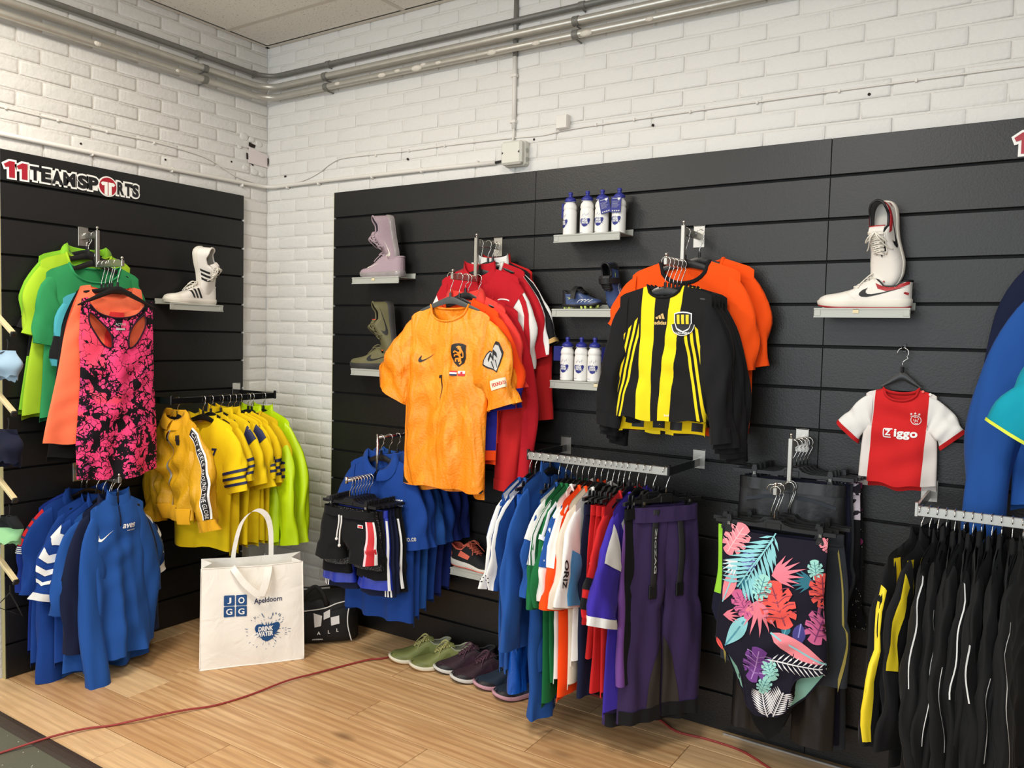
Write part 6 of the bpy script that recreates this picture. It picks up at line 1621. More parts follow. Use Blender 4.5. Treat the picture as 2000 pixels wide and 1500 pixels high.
# ================================================================== shoes
class Shoe:
    """x heel -> toe, y width, z up"""
    def __init__(s, L=.285, W=.050, ts=(.030, .024, .020), collar=.094, dip=.074, throat=.100, vamp=.064, toe=.046, spring=.012, high=0, side=1):
        s.__dict__.update(locals())
    def w(s, u): return s.W*sspline(u, [0, .012, .04, .10, .22, .40, .55, .70, .80, .90, .96, .99, 1], [0.02, .30, .50, .66, .72, .72, .85, 1.0, .98, .82, .55, .28, .02])
    def zb(s, u): return s.spring*np.clip((u-.70)/.30, 0, 1)**2 + .004*np.clip((.08-u)/.08, 0, 1)**2
    def zs(s, u): return s.zb(u)+sspline(u, [0, .45, .75, 1], [s.ts[0], s.ts[1], s.ts[2], s.ts[2]*.9])
    def ht(s, u): return sspline(u, [0, .06, .18, .28, .36, .48, .62, .78, .90, .97, 1], [s.collar, s.collar*.98, s.dip, s.dip*1.02, s.throat*.93, (s.throat+s.vamp)/2, s.vamp, s.toe*1.08, s.toe*.98, s.toe*.80, s.toe*.60])
    def yo(s, u): return np.minimum(sspline(u, [0, .012, .05, .15, .28, .36, .50, .58, .615, 1], [0, .010, .022, .029, .028, .019, .014, .010, 0, 0]), s.w(u)*.8)
    def sd(s, u, th, side, off=0):
        w, yo, zs, ht = s.w(u), s.yo(u), s.zs(u), s.ht(u)
        y = yo+(w-yo)*np.cos(th)**.55; z = zs-.004+(ht-zs+.004)*np.sin(th)**.95
        cy = .006*s.side*np.sin(PI*np.clip((u-.3)/.7, 0, 1))
        return np.stack([u*s.L + off*0, side*(y+off)+cy, z+off*.35*np.sin(th)], -1)
    def on(s, side, off=.0012):
        def fn(x, z):
            u = np.clip(x/s.L, .002, .998); zs, ht = s.zs(u), s.ht(u)
            q = np.clip((z-zs+.004)/(ht-zs+.004), 0, 1)
            return s.sd(u, np.arcsin(q**(1/.95)), side, off)
        return fn
    def top_on(s, off=.003):
        def fn(x, y):
            u = x/s.L; return np.stack([x, y, s.ht(u)+off-.25*np.abs(y)**1.2], -1)
        return fn

def make_shoe(name, label, M, S, c, cat='shoe', strap=False, lace=True, studs=None, bow=True, group=None, shell=False):
    """c: dict of materials upper, sole, out, lining, collar, tongue, lace"""
    t = thing(name, label, cat, (0, 0, 0), group=group)
    t.matrix_world = M
    N = 40; us = (1-np.cos(np.linspace(0, PI, N)))/2; th = np.linspace(0, PI/2, 11)
    U, T = np.meshgrid(us, th, indexing='ij')
    mb = MB()
    for sd in (1, -1):
        A = s_ = S.sd(U, T, sd); mb.grid(A if sd > 0 else A[::-1])
    mb.build('upper', c['upper'], t, smooth=True, weld=.0006, fix=True)
    # lining
    k = us < .60; U2, T2 = np.meshgrid(us[k], th, indexing='ij'); mb = MB()
    for sd in (1, -1):
        A = S.sd(U2, T2, sd); A[..., 1] *= .90; A[..., 0] = A[..., 0]*.985+.004; A[..., 2] -= .0005; mb.grid(A if sd < 0 else A[::-1])
    mb.build('lining', c['lining'], t, smooth=True, fix=False)
    # padded collar rim
    kk = us < .37
    a = S.sd(us[kk], np.full(kk.sum(), PI/2), 1); b = S.sd(us[kk], np.full(kk.sum(), PI/2), -1)
    P = np.concatenate([a[::-1], b[1:]])
    MB().tube([tuple(p) for p in P], .0042, 8).build('collar', c['collar'], t, smooth=True)
    # eyestay edges
    for sd in (1, -1):
        kk = (us > .35) & (us < .63); e = S.sd(us[kk], np.full(kk.sum(), 1.50), sd, .001)
        MB().tube([tuple(p) for p in e], .0028, 6).build('eyestay', c.get('stay', c['upper']), t, smooth=True)
    # tongue
    q = np.linspace(0, 1, 12); tw = .017+.008*q; A = np.zeros((12, 7, 3))
    for i in range(12):
        u = .60-.30*q[i]; zc = float(S.ht(np.array(u)))+.001+.022*q[i]**2.2
        for j in range(7):
            y = (j-3)/3*tw[i]; A[i, j] = (u*S.L-.004*q[i], y, zc-.22*abs(y)*(1+.3*q[i])-.002)
    B = A.copy(); B[..., 2] -= .005; B[..., 0] -= .001
    mb = MB().grid(A).grid(B[:, ::-1]); n = 12*7
    for i in range(11):
        for j in (0, 6): mb.f.append((i*7+j, (i+1)*7+j, n+(i+1)*7+6-j, n+i*7+6-j))
    for j in range(6): mb.f.append((77+j, 77+j+1, n+77+5-j, n+77+6-j))
    mb.build('tongue', c['tongue'], t, smooth=.8, fix=True)
    if 'tongue_edge' in c: MB().tube([tuple(A[11, j]+np.array([0, 0, -.002])) for j in range(7)], .0032, 6).build('tongue_edge', c['tongue_edge'], t, smooth=True)
    # laces
    if lace:
        lu = np.linspace(.365, .585, 6)
        pr = None
        for i, u in enumerate(lu):
            z = float(S.ht(np.array(u))); y = float(S.yo(np.array(u)))+.007
            arch = [(u*S.L+.010*dx, y*f, z+.007-.003*f*f) for f, dx in ((-1, -.5), (-.5, -.2), (0, 0), (.5, .2), (1, .5))]
            MB().tube(arch, .0026, 6).build('lace', c['lace'], t, smooth=True)
            if i < 5:
                v = lu[i+1]; z2 = float(S.ht(np.array(v))); y2 = float(S.yo(np.array(v)))+.007
                for sg in (1, -1): MB().tube([(u*S.L, sg*y, z+.004), ((u+v)/2*S.L, 0, (z+z2)/2+.010), (v*S.L, -sg*y2, z2+.004)], .0023, 6).build('lace', c['lace'], t, smooth=True)
        if bow:
            u = .35; z = float(S.ht(np.array(u)))+.012
            for sg in (1, -1):
                MB().tube(spline([(u*S.L, 0, z), (u*S.L+.016, sg*.018, z+.010), (u*S.L+.034, sg*.034, z-.008), (u*S.L+.022, sg*.020, z-.004), (u*S.L, 0, z)], 4), .0021, 6).build('lace_loop', c['lace'], t, smooth=True)
                MB().tube(spline([(u*S.L, 0, z), (u*S.L+.02, sg*.012, z+.008), (u*S.L+.05, sg*.030, z-.022), (u*S.L+.058, sg*.042, z-.040)], 4), .0021, 6).build('lace_end', c['lace'], t, smooth=True)
    if strap:
        z = float(S.ht(np.array(.40)))
        pts = [(-.042, z-.040), (-.034, z-.012), (-.018, z+.008), (0, z+.013), (.018, z+.008), (.034, z-.012), (.044, z-.040)]
        mb = MB()
        P = spline([(y, zz, 0) for y, zz in pts], 4)
        A = np.array([[(.33*S.L, p[0], p[1]), (.33*S.L+.001, p[0]*1.04, p[1]+.003), (.45*S.L, p[0]*1.04, p[1]+.001), (.45*S.L+.001, p[0], p[1]-.003)] for p in P])
        mb.grid(A).build('strap', c['strap'], t, smooth=.8)
    # sole
    def sole_part(nm, m, rows):
        mb = MB(); R = []
        for fz, ins in rows:
            a = []
            for sd in (1, -1):
                uu = us if sd > 0 else us[::-1][1:-1]
                w = np.maximum(S.w(uu)+ins, .0008); z = fz(uu)
                xx = uu*S.L+np.where(uu < .1, -ins*(1-uu*10), 0)+np.where(uu > .9, ins*(uu-.9)*10, 0)
                a.append(np.stack([xx, sd*w+.006*S.side*np.sin(PI*np.clip((uu-.3)/.7, 0, 1)), z], -1))
            R.append(np.concatenate(a))
        A = np.stack(R, 1); n = A.shape[0]; r = A.shape[1]
        mb.grid(A, closed_u=True)
        for lv in (0, r-1):
            for i in range(1, N-2):
                j = n-i
                mb.f.append((i*r+lv, (i+1)*r+lv, (j-1)*r+lv, j*r+lv))
            mb.f.append((0+lv, r+lv, (n-1)*r+lv)); mb.f.append(((N-2)*r+lv, (N-1)*r+lv, (n-N+2)*r+lv))
        return mb.build(nm, m, t, smooth=.7, fix=True)
    ob = .005
    sole_part('midsole', c['sole'], [(lambda u: S.zb(u)+ob, .0005), (lambda u: S.zb(u)+ob+.004, .0028), (lambda u: S.zs(u)-.004, .0035), (lambda u: S.zs(u), .0015), (lambda u: S.zs(u)+.0005, -.004)])
    sole_part('outsole', c['out'], [(lambda u: S.zb(u), -.003), (lambda u: S.zb(u)+.002, .0005), (lambda u: S.zb(u)+ob+.0005, .0008)])
    if studs:
        for u, f in ((.08, .5), (.08, -.5), (.22, .6), (.22, -.6), (.58, .7), (.58, -.7), (.70, .75), (.70, -.75), (.82, .6), (.82, -.6), (.93, 0)):
            z = float(S.zb(np.array(u))); MB().tube([(u*S.L, f*float(S.w(np.array(u))), z+.003), (u*S.L, f*float(S.w(np.array(u))), z-.008)], [.006, .004], 8).build('stud', studs, t)
    if shell:
        for sd in (1, -1):
            U3, T3 = np.meshgrid(np.linspace(.80, .997, 12), th, indexing='ij'); A = S.sd(U3, T3, sd, .0018)
            MB().grid(A if sd > 0 else A[::-1]).build('toe_shell', c['sole'], t, smooth=True, fix=False)
    return t

def overlays(S, t, m, m2=None):
    L = S.L
    for sd in (1, -1):
        f = S.on(sd, .0012)
        decal('toe_guard', poly2d([(L*.72, .020), (L*.997, .030), (L*.985, .042), (L*.93, .044), (L*.84, .040), (L*.74, .032)]), f, m, t, .01)
        decal('heel_counter', poly2d([(L*.003, .030), (L*.20, .030), (L*.17, .045), (L*.10, .058), (L*.03, .082), (L*.003, .085)]), f, m, t, .01)
        decal('side_overlay', poly2d([(L*.30, .028), (L*.62, .026), (L*.56, .040), (L*.46, .058), (L*.42, .070), (L*.37, .070), (L*.36, .050)]), f, m2 or m, t, .01)

def flat(loc, heading, lift=0):
    """heading: direction of the toe in the ground plane, loc: centre of the sole at its length middle"""
    return Matrix.Translation(Vector(loc)) @ Matrix.Rotation(heading, 4, 'Z')
def placed(S, heel_xy, z, heading): return Matrix.Translation((heel_xy[0], heel_xy[1], z)) @ Matrix.Rotation(heading, 4, 'Z')
def upright(S, toe, up, tilt=0, lean=0):
    """toe down; up = heading of the shoe's top side in plan; tilt in the picture plane, lean backwards"""
    # local x (heel->toe) -> -Z ; local z (top) -> horizontal direction 'up'
    ux = Vector((cos(up), sin(up), 0)); xx = Vector((0, 0, -1)); yy = ux.cross(xx)
    R = Matrix((xx, yy, ux)).transposed()
    R = Matrix.Rotation(tilt, 3, ux) @ Matrix.Rotation(lean, 3, ux.cross(Vector((0, 0, 1)))) @ R
    return Matrix.Translation(Vector(toe)) @ R.to_4x4() @ Matrix.Translation((-S.L, 0, -.03))

def swoosh_shoe(S, t, m, x0, x1, z0, z1, sides=(1, -1), off=.0014):
    for sd in sides:
        pts = [(x1-(x1-x0)*p[0] if True else 0, z0+(z1-z0)*p[1]/.40) for p in SWOOSH]
        decal('swoosh', poly2d(pts), S.on(sd, off), m, t, .012)

W1 = mat('shoe_white_leather', (234, 228, 220), .45, vary=(20, .03)); W2 = mat('shoe_white_sole', (226, 220, 208), .5); K1 = mat('shoe_black', (26, 26, 28), .5); R1 = mat('shoe_red', (170, 36, 42), .5); LACE_W = mat('lace_white', (232, 226, 214), .8); GREYBL = mat('insole_grey_blue', (130, 136, 152), .8)
# --- white, red and black pair
S = Shoe(.295, .052, (.030, .027, .024), .092, .072, .105, .066, .050, .010)
c = dict(upper=W1, sole=W2, out=R1, lining=K1, collar=K1, tongue=W1, lace=LACE_W, tongue_edge=R1)
def jordan(M, lab):
    t = make_shoe('basketball_shoe', lab, M, S, c)
    swoosh_shoe(S, t, K1, .012, .158, .038, .072)
    for sd in (1, -1):
        decal('collar_patch', poly2d([(.004, .094), (.012, .088), (.05, .074), (.085, .074), (.108, .085), (.10, .066), (.075, .058), (.045, .062), (.006, .080)]), S.on(sd, .0014), R1, t, .01)
        decal('toe_seam', stroke2d([(.165, .030), (.185, .045), (.200, .058)], .0016), S.on(sd, .0012), W2, t, .01)
        decal('heel_mark', poly2d([(.006, .052), (.018, .055), (.022, .050), (.014, .046), (.008, .044)]), S.on(sd, .0014), R1, t, .01)
    return t
jordan(placed(S, (3.283, -.092), 1.6285, PI), 'white low basketball shoe with red collar and black tick, lying flat on its shelf')
jordan(upright(S, (3.198, -.092, 1.690), -PI/2-.22, .02, -.06), 'white low basketball shoe standing toe-down in its twin, laces to the front')
# --- white shoe with three black stripes (left wall)
S = Shoe(.282, .050, (.028, .026, .025), .092, .070, .104, .066, .048, .006)
c = dict(upper=W1, sole=W2, out=W2, lining=mat('lining_white', (210, 206, 200), .8), collar=W1, tongue=W1, lace=LACE_W)
def sup(M, lab):
    t = make_shoe('sneaker', lab, M, S, c, shell=True)
    for sd in (1, -1):
        for k in range(3):
            x = .098+.022*k; decal('black_stripe', poly2d([(x, .033), (x+.012, .033), (x+.030, .080-.004*k), (x+.018, .082-.004*k)]), S.on(sd, .0014), K1, t, .008)
    return t
sup(placed(S, (.097, -.413), 1.6315, -PI/2), 'white sneaker with three black stripes lying flat on the left wall shelf')
sup(upright(S, (.100, -.445, 1.655), .30, .40, -.10), 'white sneaker standing toe-down in its twin on the left wall shelf')
# --- lilac pair
LIL = mat('shoe_lilac_knit', (170, 149, 158), .85, bump=lambda c: (c.voronoi(300), .001)); CLR = mat('sole_clear_grey', (150, 142, 142), .2, spec=.6, vary=(40, .15)); LILD = mat('shoe_lilac_dark', (92, 82, 98), .8)
S = Shoe(.265, .047, (.030, .028, .024), .098, .082, .112, .070, .046, .012)
c = dict(upper=LIL, sole=CLR, out=CLR, lining=LILD, collar=LIL, tongue=LIL, lace=mat('lace_lilac', (182, 162, 170), .8))
t = make_shoe('running_shoe', 'lilac running shoe with a clear sole lying flat on its shelf', placed(S, (1.086, -.095), 1.7785, PI), S, c); swoosh_shoe(S, t, LACE_W, .12, .20, .045, .068)
t = make_shoe('running_shoe', 'lilac running shoe standing toe-down in its twin, sole to the right', upright(S, (1.010, -.088, 1.812), PI+1.0, .02, -.12), S, c); swoosh_shoe(S, t, LACE_W, .12, .20, .045, .068)
# --- olive pair
OLV = mat('shoe_olive', (106, 102, 70), .6, vary=(20, .05)); DKS = mat('sole_dark_grey', (52, 51, 50), .6)
S = Shoe(.300, .053, (.034, .030, .028), .096, .076, .108, .068, .052, .010)
c = dict(upper=OLV, sole=DKS, out=DKS, lining=mat('lining_olive_dark', (58, 54, 44), .9), collar=OLV, tongue=OLV, lace=mat('lace_olive', (110, 106, 76), .8), tongue_edge=mat('label_orange', (220, 90, 40), .7))
t = make_shoe('sneaker', 'olive green sneaker with black tick lying flat, half hidden by the orange shirt', placed(S, (1.065, -.095), 1.3335, PI), S, c); swoosh_shoe(S, t, K1, .02, .165, .040, .076)
t = make_shoe('sneaker', 'olive green sneaker standing toe-down, opening to the left', upright(S, (1.000, -.090, 1.365), PI+1.0, .02, -.06), S, c); swoosh_shoe(S, t, K1, .02, .165, .040, .076)
# --- blue football boots
BLU = mat('boot_blue', (58, 76, 118), .4, vary=(12, .12)); LIME = mat('boot_lime', (206, 220, 110), .5)
S = Shoe(.185, .036, (.012, .010, .009), .068, .056, .078, .048, .034, .010)
c = dict(upper=BLU, sole=K1, out=K1, lining=K1, collar=K1, tongue=K1, lace=K1, strap=K1, stay=K1)
def boot(M, lab):
    t = make_shoe('football_boot', lab, M, S, c, strap=True, bow=False, studs=LIME)
    for sd in (1, -1):
        for k in range(4): decal('white_line', stroke2d([(.085+.020*k, .016+.001*k), (.095+.020*k, .026), (.115+.015*k, .030)], .0022), S.on(sd, .0014), INK_W, t, .006)
        decal('lime_arrow', poly2d([(.030, .040), (.062, .036), (.040, .030), (.048, .036)]), S.on(sd, .0014), LIME, t, .006)
        decal('black_heel', poly2d([(.002, .012), (.03, .012), (.022, .06), (.004, .062)]), S.on(sd, .0012), K1, t, .01)
    return t
boot(placed(S, (1.962, -.085), 1.6365, -.12), 'small blue football boot with lime studs lying on its shelf')
boot(upright(S, (2.185, -.085, 1.630), -PI/2-.1, .02, -.10), 'small blue football boot standing toe-down with its strap to the front')
# --- black and coral running shoe on the low shelf
COR = mat('shoe_coral', (240, 116, 92), .7)
S = Shoe(.272, .049, (.034, .026, .018), .096, .080, .108, .062, .040, .012)
c = dict(upper=mat('shoe_black_mesh', (28, 28, 30), .8, bump=lambda c: (c.voronoi(300), .001)), sole=W2, out=COR, lining=COR, collar=COR, tongue=COR, lace=mat('lace_coral', (220, 112, 86), .8))
t = make_shoe('running_shoe', 'black running shoe with coral collar and white sole on the low shelf', placed(S, (1.412, -.088), .4525, -.10), S, c)
for sd in (1, -1):
    decal('coral_panel', poly2d([(.060, .052), (.118, .042), (.130, .060), (.075, .078)]), S.on(sd, .0014), COR, t, .01); decal('coral_heel', poly2d([(.004, .048), (.016, .042), (.022, .060), (.004, .070)]), S.on(sd, .0014), COR, t, .01)
# --- three pairs on the floor
GRN = mat('shoe_moss_green', (124, 130, 74), .55, vary=(18, .06)); LNG = mat('lining_grey_green', (150, 152, 130), .9)
S = Shoe(.285, .050, (.028, .026, .022), .090, .076, .100, .064, .046, .016)
c = dict(upper=GRN, sole=mat('sole_cream', (224, 218, 196), .5), out=mat('outsole_gum', (150, 110, 60), .6), lining=LNG, collar=LNG, tongue=GRN, lace=mat('lace_moss', (176, 172, 110), .8))
def toward(S, toe, heel): d = Vector((toe[0]-heel[0], toe[1]-heel[1])); a = math.atan2(d.y, d.x); return placed(S, (toe[0]-S.L*cos(a), toe[1]-S.L*sin(a)), .0002, a)
overlays(S, make_shoe('running_shoe', 'moss green running shoe on the floor, leftmost of the row', toward(S, (1.205, -.290), (1.400, -.085)), S, c), mat('shoe_moss_dark', (108, 114, 60), .5))
overlays(S, make_shoe('running_shoe', 'moss green running shoe on the floor, second in the row', toward(S, (1.335, -.300), (1.520, -.085)), S, c), mat('shoe_moss_dark', (108, 114, 60), .5))
PLM = mat('shoe_plum', (52, 32, 42), .75, vary=(30, .15), bump=lambda c: (c.voronoi(260), .001)); LPM = mat('lace_plum', (84, 54, 68), .8)
c = dict(upper=PLM, sole=mat('sole_pale_grey', (206, 204, 198), .5), out=K1, lining=mat('lining_black', (30, 30, 32), .9), collar=mat('collar_black', (36, 36, 38), .8), tongue=PLM, lace=LPM)
overlays(S, make_shoe('running_shoe', 'dark plum running shoe on the floor beside the moss green ones', toward(S, (1.445, -.262), (1.585, -.09)), S, c), mat('shoe_plum_black', (30, 24, 28), .5), mat('shoe_plum_mid', (70, 44, 58), .6))
overlays(S, make_shoe('running_shoe', 'dark plum running shoe on the floor, nearest the navy pair', toward(S, (1.570, -.300), (1.720, -.08)), S, c), mat('shoe_plum_black', (30, 24, 28), .5), mat('shoe_plum_mid', (70, 44, 58), .6))
NVS = mat('shoe_navy_mesh', (30, 44, 60), .75); c = dict(upper=NVS, sole=mat('sole_plum_pink', (196, 150, 162), .5), out=mat('outsole_plum', (62, 34, 46), .6), lining=K1, collar=K1, tongue=NVS, lace=mat('lace_navy', (50, 58, 74), .8))
overlays(S, make_shoe('running_shoe', 'navy running shoe with pink sole half hidden beneath the blue shirts', toward(S, (1.690, -.295), (1.850, -.08)), S, c), mat('shoe_plum_black', (30, 24, 28), .5), mat('shoe_navy_mid', (52, 66, 88), .6))
overlays(S, make_shoe('running_shoe', 'navy running shoe deepest under the packed rail', toward(S, (1.815, -.330), (1.975, -.10)), S, c), mat('shoe_plum_black', (30, 24, 28), .5), mat('shoe_navy_mid', (52, 66, 88), .6))

# ================================================================== drink bottles
BW = mat('bottle_white', (236, 234, 230), .4); BC = mat('bottle_cap_blue', (44, 50, 140), .4); TAGM = mat('tag_blue', (40, 46, 128), .6)
bprof = [(.0255, 0), (.0283, .003), (.0285, .02), (.0285, .088), (.0282, .100), (.0262, .106), (.0262, .109), (.0282, .113), (.0282, .118), (.026, .128), (.0195, .138), (.0185, .143)]
cprof = [(.0225, .1405), (.0235, .143), (.0235, .150), (.021, .1535), (.016, .158), (.010, .1605), (.0075, .163), (.0075, .170), (.0095, .172), (.0095, .178), (.0075, .181)]
bmesh_body = MB().lathe(bprof, 24).mesh('bottle_body', BW, smooth=.7); bmesh_cap = MB().lathe(cprof, 24).mesh('bottle_cap', BC, smooth=.7)
def wrap(R, off=.0006): return lambda u, v: np.stack([(R+off)*np.sin(u/R), -(R+off)*np.cos(u/R), v], -1)
def bottle(x, y, z, turn, lab, tag_=None):
    t = thing('drink_bottle', lab, 'bottle', (x, y, z), turn)
    link('bottle_body', bmesh_body, t); link('bottle_cap', bmesh_cap, t)
    f = wrap(.0285)
    decal('splash_print', splash(.046, 0, .052), f, TAGM, t, .008)
    decal('splash_letters', join2d(txt('DRINK', .026, .0085, 0, .059, .04), txt('WATER', .028, .0085, 0, .0495, .04)), wrap(.0285, .0011), INK_W, t, .008)
    decal('fine_print', stroke2d([(-.03, .012), (-.008, .0115)], .0012), f, TAGM, t, .01)
    decal('splash_drops', join2d(*[stroke2d([(-.012+.008*k, .076+.004*(k % 2)), (-.010+.008*k, .084+.005*(k % 2))], .0012) for k in range(4)]), f, TAGM, t, .01)['kind'] = 'stuff'
    MB().tube([(.024*cos(a), .024*sin(a), .1395+.002*sin(a*2)) for a in np.linspace(0, 2*PI, 17)[:-1]], .0008, 5, closed=True).build('tag_cord', mat('cord_white', (210, 210, 214), .6), t)
    if tag_:
        dx, dy, rz, rl = tag_
        M = Matrix.Translation((dx, dy, .112)) @ Matrix.Rotation(rz, 4, 'Z') @ Matrix.Rotation(rl, 4, 'Y')
        g = MB().box((0, 0, 0), (.044, .0012, .062), .0003).build('hang_tag', TAGM, t); g.matrix_local = M
        if rz == 0 or abs(rz) < .6:
            f2 = lambda u, v: np.stack([u, u*0-.0009, v], -1)
            ms = [strip2d(-.017, .006, .0225, .0245)]+[strip2d(-.017, .015-.004*(k % 3), .012-.0045*k, .0128-.0045*k) for k in range(6)]+[strip2d(-.016+.009*k, -.010+.009*k, -.027, -.022) for k in range(4)]
            decal('tag_print', join2d(*ms), f2, INK_S, g, .05)
            decal('tag_mark', splash(.014, .011, .022), f2, INK_W, g, .05)
    return t
Z1, Z2 = 1.9285, 1.3305
nm = ['leftmost of the four', 'second of the four', 'third of the four', 'rightmost of the four']
for i, x in enumerate((1.985, 2.064, 2.132, 2.208)):
    bottle(x, -.092, Z1, (-.65, .15, -.10, -.1)[i], 'white drink bottle with blue cap on the upper shelf, '+nm[i], [(-.045, .004, 1.15, 0), None, (.030, -.028, .12, -.22), (.006, -.034, .10, .05)][i])
nm = ['leftmost of the three', 'middle one of the three', 'rightmost of the three']
for i, x in enumerate((1.990, 2.056, 2.118)):
    bottle(x, -.092, Z2, (-.1, .12, .18)[i], 'white drink bottle with blue cap on the lower shelf, '+nm[i], [(-.045, .0, .9, 0), None, (.048, .0, .9, 0)][i])
# ================================================================== tote bag
TOTE = mat('tote_white_canvas', (243, 238, 228), .75, bump=lambda c: (c.noise(10, 3, (1, 1, 1), .8)*1.0+c.noise(400, 1)*.05, .006)); TOTE2 = mat('tote_inside', (226, 220, 206), .8)
t = thing('tote_bag', 'white tote bag with blue JOGG and DRINK WATER prints standing on the floor', 'bag', (.741, -.6835, 0), math.radians(54.2))
Wb, Hb, Db = .45, .445, .13
def tfront(u, v, off=0):
    # gently bulging front face, top edge leaning back
    s = u/(Wb/2); q = v/Hb
    y = -.012*(1-s**4)*np.sin(PI*np.clip(q, 0, 1))-.004*np.sin(7*s+3*q)*np.sin(PI*q)-.003*np.sin(13*q+4*s)*(1-s*s) + .028*q
    return np.stack([u*(1-.03*q), y-off, v+.006*s*s*q], -1)
us = np.linspace(-Wb/2, Wb/2, 25); vs = np.linspace(0, Hb, 23); U, Vv = np.meshgrid(us, vs, indexing='ij')
MB().grid(tfront(U, Vv)).build('front_panel', TOTE, t, smooth=True, fix=False)
Bk = tfront(U, Vv); Bk[..., 1] = Db+.004*np.sin(5*U/Wb*3)-.015*(Vv/Hb); Bk[..., 2] += .022*(Vv/Hb)
MB().grid(Bk[::-1]).build('back_panel', TOTE, t, smooth=True, fix=False)
for sgn in (0, -1):
    fr = tfront(us[sgn]*np.ones(23), vs); bk_ = Bk[sgn]; mid_ = (fr+bk_)/2; mid_[:, 0] -= np.sign(us[sgn])*.045*np.sin(np.clip(vs/Hb, 0, 1)*PI*.5)**2
    MB().grid(np.stack([fr, (fr+mid_)/2, mid_, (mid_+bk_)/2, bk_], 0)).build('side_gusset', TOTE, t, smooth=.7, fix=False)
MB().box((0, Db/2, .002), (Wb-.01, Db-.01, .004)).build('bag_base', TOTE, t, smooth=False)
# binding along the front edges
for pts in ([(-Wb/2, v) for v in vs], [(Wb/2, v) for v in vs], [(u, .002) for u in us], [(u, Hb) for u in us]):
    P = tfront(np.array([p[0] for p in pts]), np.array([p[1] for p in pts])); MB().tube([tuple(p) for p in P], .0025, 6).build('edge_seam', TOTE, t, smooth=True)
def ribbon(P, w, m, nm, wdir):
    P = np.array(P); w_ = np.array(wdir)*w/2
    A = np.stack([P-w_, P+w_], 1)
    n = np.cross(P[1]-P[0], np.array(wdir)); A2 = A+n/np.linalg.norm(n)*.0018
    return MB().grid(A).grid(A2[::-1]).build(nm, m, t, smooth=True, fix=False)
# rear handle stands up, front handle flops down over the print
ribbon(spline([(-.085, Db-.01, .43), (-.075, Db-.015, .52), (-.045, Db-.02, .63), (.01, Db-.03, .685), (.06, Db-.03, .66), (.082, Db-.02, .58), (.085, Db-.012, .43)], 6), .034, TOTE, 'rear_handle', (.62, -.1, .40))
hp = [(-.075, .415, .030), (-.082, .45, .020), (-.070, .44, .012), (-.035, .385, .010), (.020, .330, .010), (.052, .31, .012)]
ribbon(spline([(-.085, .034, .435), (-.088, .016, .448), (-.075, -.010, .435), (-.04, -.022, .385), (.0, -.028, .345), (.03, -.030, .322)], 6), .034, TOTE, 'front_handle', (.55, 0, .62))
ribbon(spline([(.03, -.031, .322), (.045, -.028, .36), (.058, -.018, .41), (.066, .010, .442), (.07, .034, .435)], 6), .034, TOTE, 'front_handle', (.95, 0, -.05))
fb = lambda u, v: tfront(u, v, .0022)
PB = mat('print_tote_blue', (24, 74, 128), .7)
def rrect(x0, z0, w, r=.004):
    pts = []
    for cx, cz, a in ((x0+w-r, z0+w-r, 0), (x0+r, z0+w-r, PI/2), (x0+r, z0+r, PI), (x0+w-r, z0+r, 1.5*PI)):
        pts += [(cx+r*cos(a+PI/2*k/3), cz+r*sin(a+PI/2*k/3)) for k in range(4)]
    return pts
for k, (ch, dx, dz) in enumerate((('J', 0, .050), ('O', .052, .050), ('G', 0, 0), ('G', .052, 0))):
    decal('logo_square', poly2d(rrect(-.127+dx, .228+dz, .047)), fb, PB, t, .02)
    decal('logo_letter', txt(ch, .017 if ch == 'J' else .027, .028, -.127+dx+.0235, .228+dz+.0235, .018), lambda u, v: tfront(u, v, .0036), INK_W, t, .02)
decal('town_print', txt('Apeldoorn', .125, .030, .066, .288, .014), fb, INK_N, t, .02)
decal('splash_print', splash(.112, .062, .150, 2), fb, PB, t, .02)
rr = random.Random(5); dr = []
for k in range(46):
    a = rr.uniform(0, 2*PI) if k % 3 else rr.uniform(.2*PI, .8*PI); d = rr.uniform(.058, .095); l = rr.uniform(.004, .015)
    dr.append(stroke2d([(.062+d*cos(a), .150+d*sin(a)*.85), (.062+(d+l)*cos(a), .150+(d+l)*sin(a)*.85)], rr.uniform(.001, .0028), 1))
decal('splash_drops', join2d(*dr), fb, PB, t, .03)['kind'] = 'stuff'
decal('splash_letters', join2d(txt('DRINK', .066, .022, .055, .163, .05, .1), txt('WATER', .072, .022, .052, .139, .05, .1)), lambda u, v: tfront(u, v, .0036), INK_W, t, .02)

# ================================================================== black sports bag
BAGM = mat('sportsbag_black', (24, 24, 26), .7, bump=lambda c: (c.noise(14, 3), .006))
t = thing('sports_bag', 'black sports bag with white checks and letters behind the tote bag', 'bag', (.700, -.300, 0), math.radians(45.8))
Lb, Db2, Hb2 = .46, .24, .275
us = np.linspace(-1, 1, 25); an = np.linspace(0, 2*PI, 33)[:-1]
A = np.zeros((32, 25, 3))
for j, s in enumerate(us):
    e = (1-abs(s)**8)**.5*.96+.04
    for i, a in enumerate(an):
        cy, cz = cos(a), sin(a)
        y = np.sign(cy)*abs(cy)**.5*Db2/2*e; z = Hb2*.46+np.sign(cz)*abs(cz)**(.42 if cz < 0 else .75)*Hb2*.46*(e if cz > 0 else 1)
        z *= 1-.10*(1-s*s)*(cz > .3)-.10*max(0, s-.3)*(cz > .2)
        A[i, j] = (s*Lb/2, y*(1-.12*max(0, cz)), max(z, .001))
MB().grid(A, closed_u=True).build('bag_body', BAGM, t, smooth=True, fix=False)
bf = lambda u, v: np.stack([u, np.full_like(u, -Db2/2-.0045)+.05*np.clip(v-.17, 0, 1)+.02*np.clip(.03-v, 0, 1), v], -1)
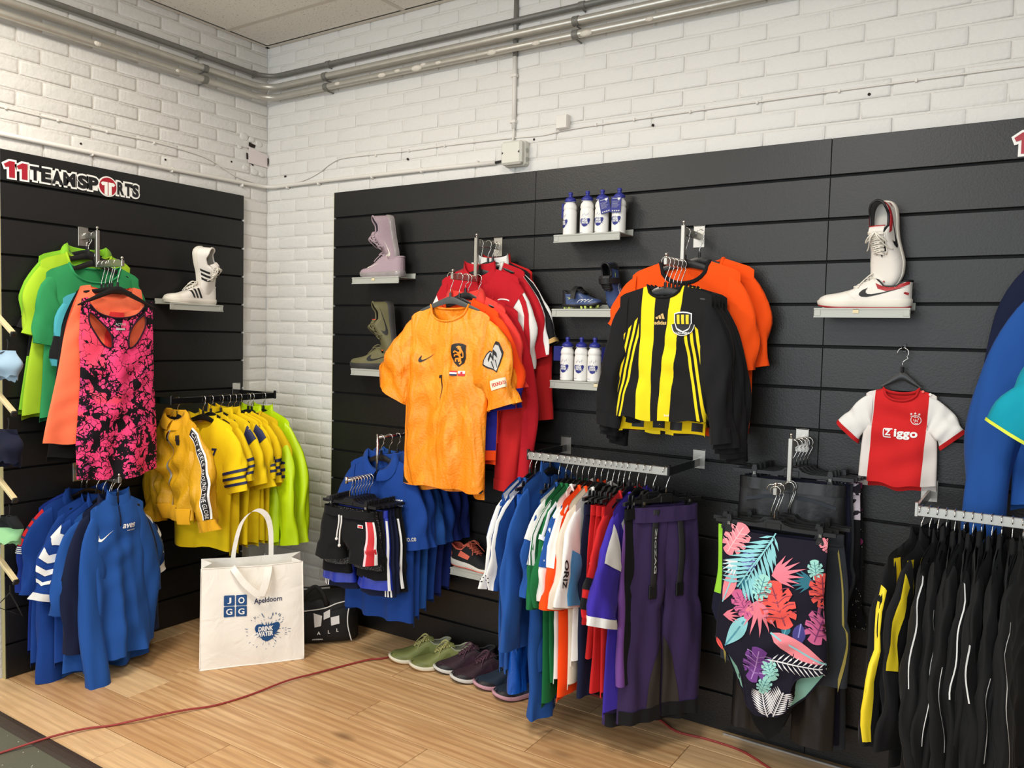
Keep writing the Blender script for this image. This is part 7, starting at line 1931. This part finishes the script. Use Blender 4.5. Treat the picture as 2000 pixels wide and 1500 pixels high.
for m2 in (poly2d([(.015, .165), (.055, .15), (.05, .10), (.02, .095)]), poly2d([(.062, .165), (.092, .18), (.092, .142), (.062, .130)]), poly2d([(.095, .140), (.135, .148), (.137, .108), (.098, .100)])): decal('check_print', m2, bf, INK_W, t, .03)
for m2 in (txt('A', .016, .016, .040, .066, .02), txt('L', .010, .016, .088, .070, .02), txt('L', .010, .016, .128, .076, .02), txt('HANDBALL', .05, .007, .035, .036, .01)): decal('letter_print', m2, bf, INK_W, t, .03)
MB().tube(spline([(.195, -Db2/2-.002, .02), (.178, -Db2/2-.006, .09), (.176, -Db2/2-.004, .15), (.19, -Db2/2+.02, .215)], 6), .0028, 6).build('white_piping', INK_W, t, smooth=True)
MB().tube(spline([(-.05, -Db2/2-.003, .175), (.06, -Db2/2-.003, .185), (.12, -Db2/2+.0, .205), (.165, -Db2/2+.01, .212)], 6), .0028, 6).build('white_piping', INK_W, t, smooth=True)
MB().tube(spline([(-.06, -.10, .18), (-.03, -.115, .25), (.02, -.10, .285), (.06, -.115, .25), (.075, -.105, .19)], 6), .011, 8, flat=.25).build('carry_strap', BAGM, t, smooth=True)
MB().tube([(-.2, 0, .262), (0, 0, .252), (.2, 0, .262)], .004, 6).build('zip', mat('zip_black', (14, 14, 14), .5), t, smooth=True)

# ================================================================== red cable on the floor
CAB = mat('cable_red', (150, 52, 50), .5)
pts = [(.60, -1.95, .0045-.007), (.648, -1.702, .0045-.006), (.70, -1.56, .012), (.735, -1.45, .010), (.78, -1.37, .0045), (.842, -1.28, .014), (.90, -1.15, .012), (.951, -1.04, .0045), (.985, -.90, .0045), (1.014, -.727, .012), (1.045, -.60, .008), (1.089, -.436, .0045), (1.13, -.345, .008), (1.175, -.275, .0045), (1.25, -.10, .0045), (1.5, -.045, .0045), (2.0, -.045, .0045), (2.40, -.08, .0045), (2.545, -.148, .0045), (2.66, -.138, .0045), (2.783, -.144, .0045), (2.86, -.175, .0045), (2.92, -.21, .0045), (3.1, -.30, .0045), (3.4, -.36, .0045)]
t = thing('power_cable', 'thin red power cable snaking across the wooden floor', 'cable', (0, 0, 0))
MB().tube(spline(pts, 5), .0042, 8).build('cable_sheath', CAB, t, smooth=True)
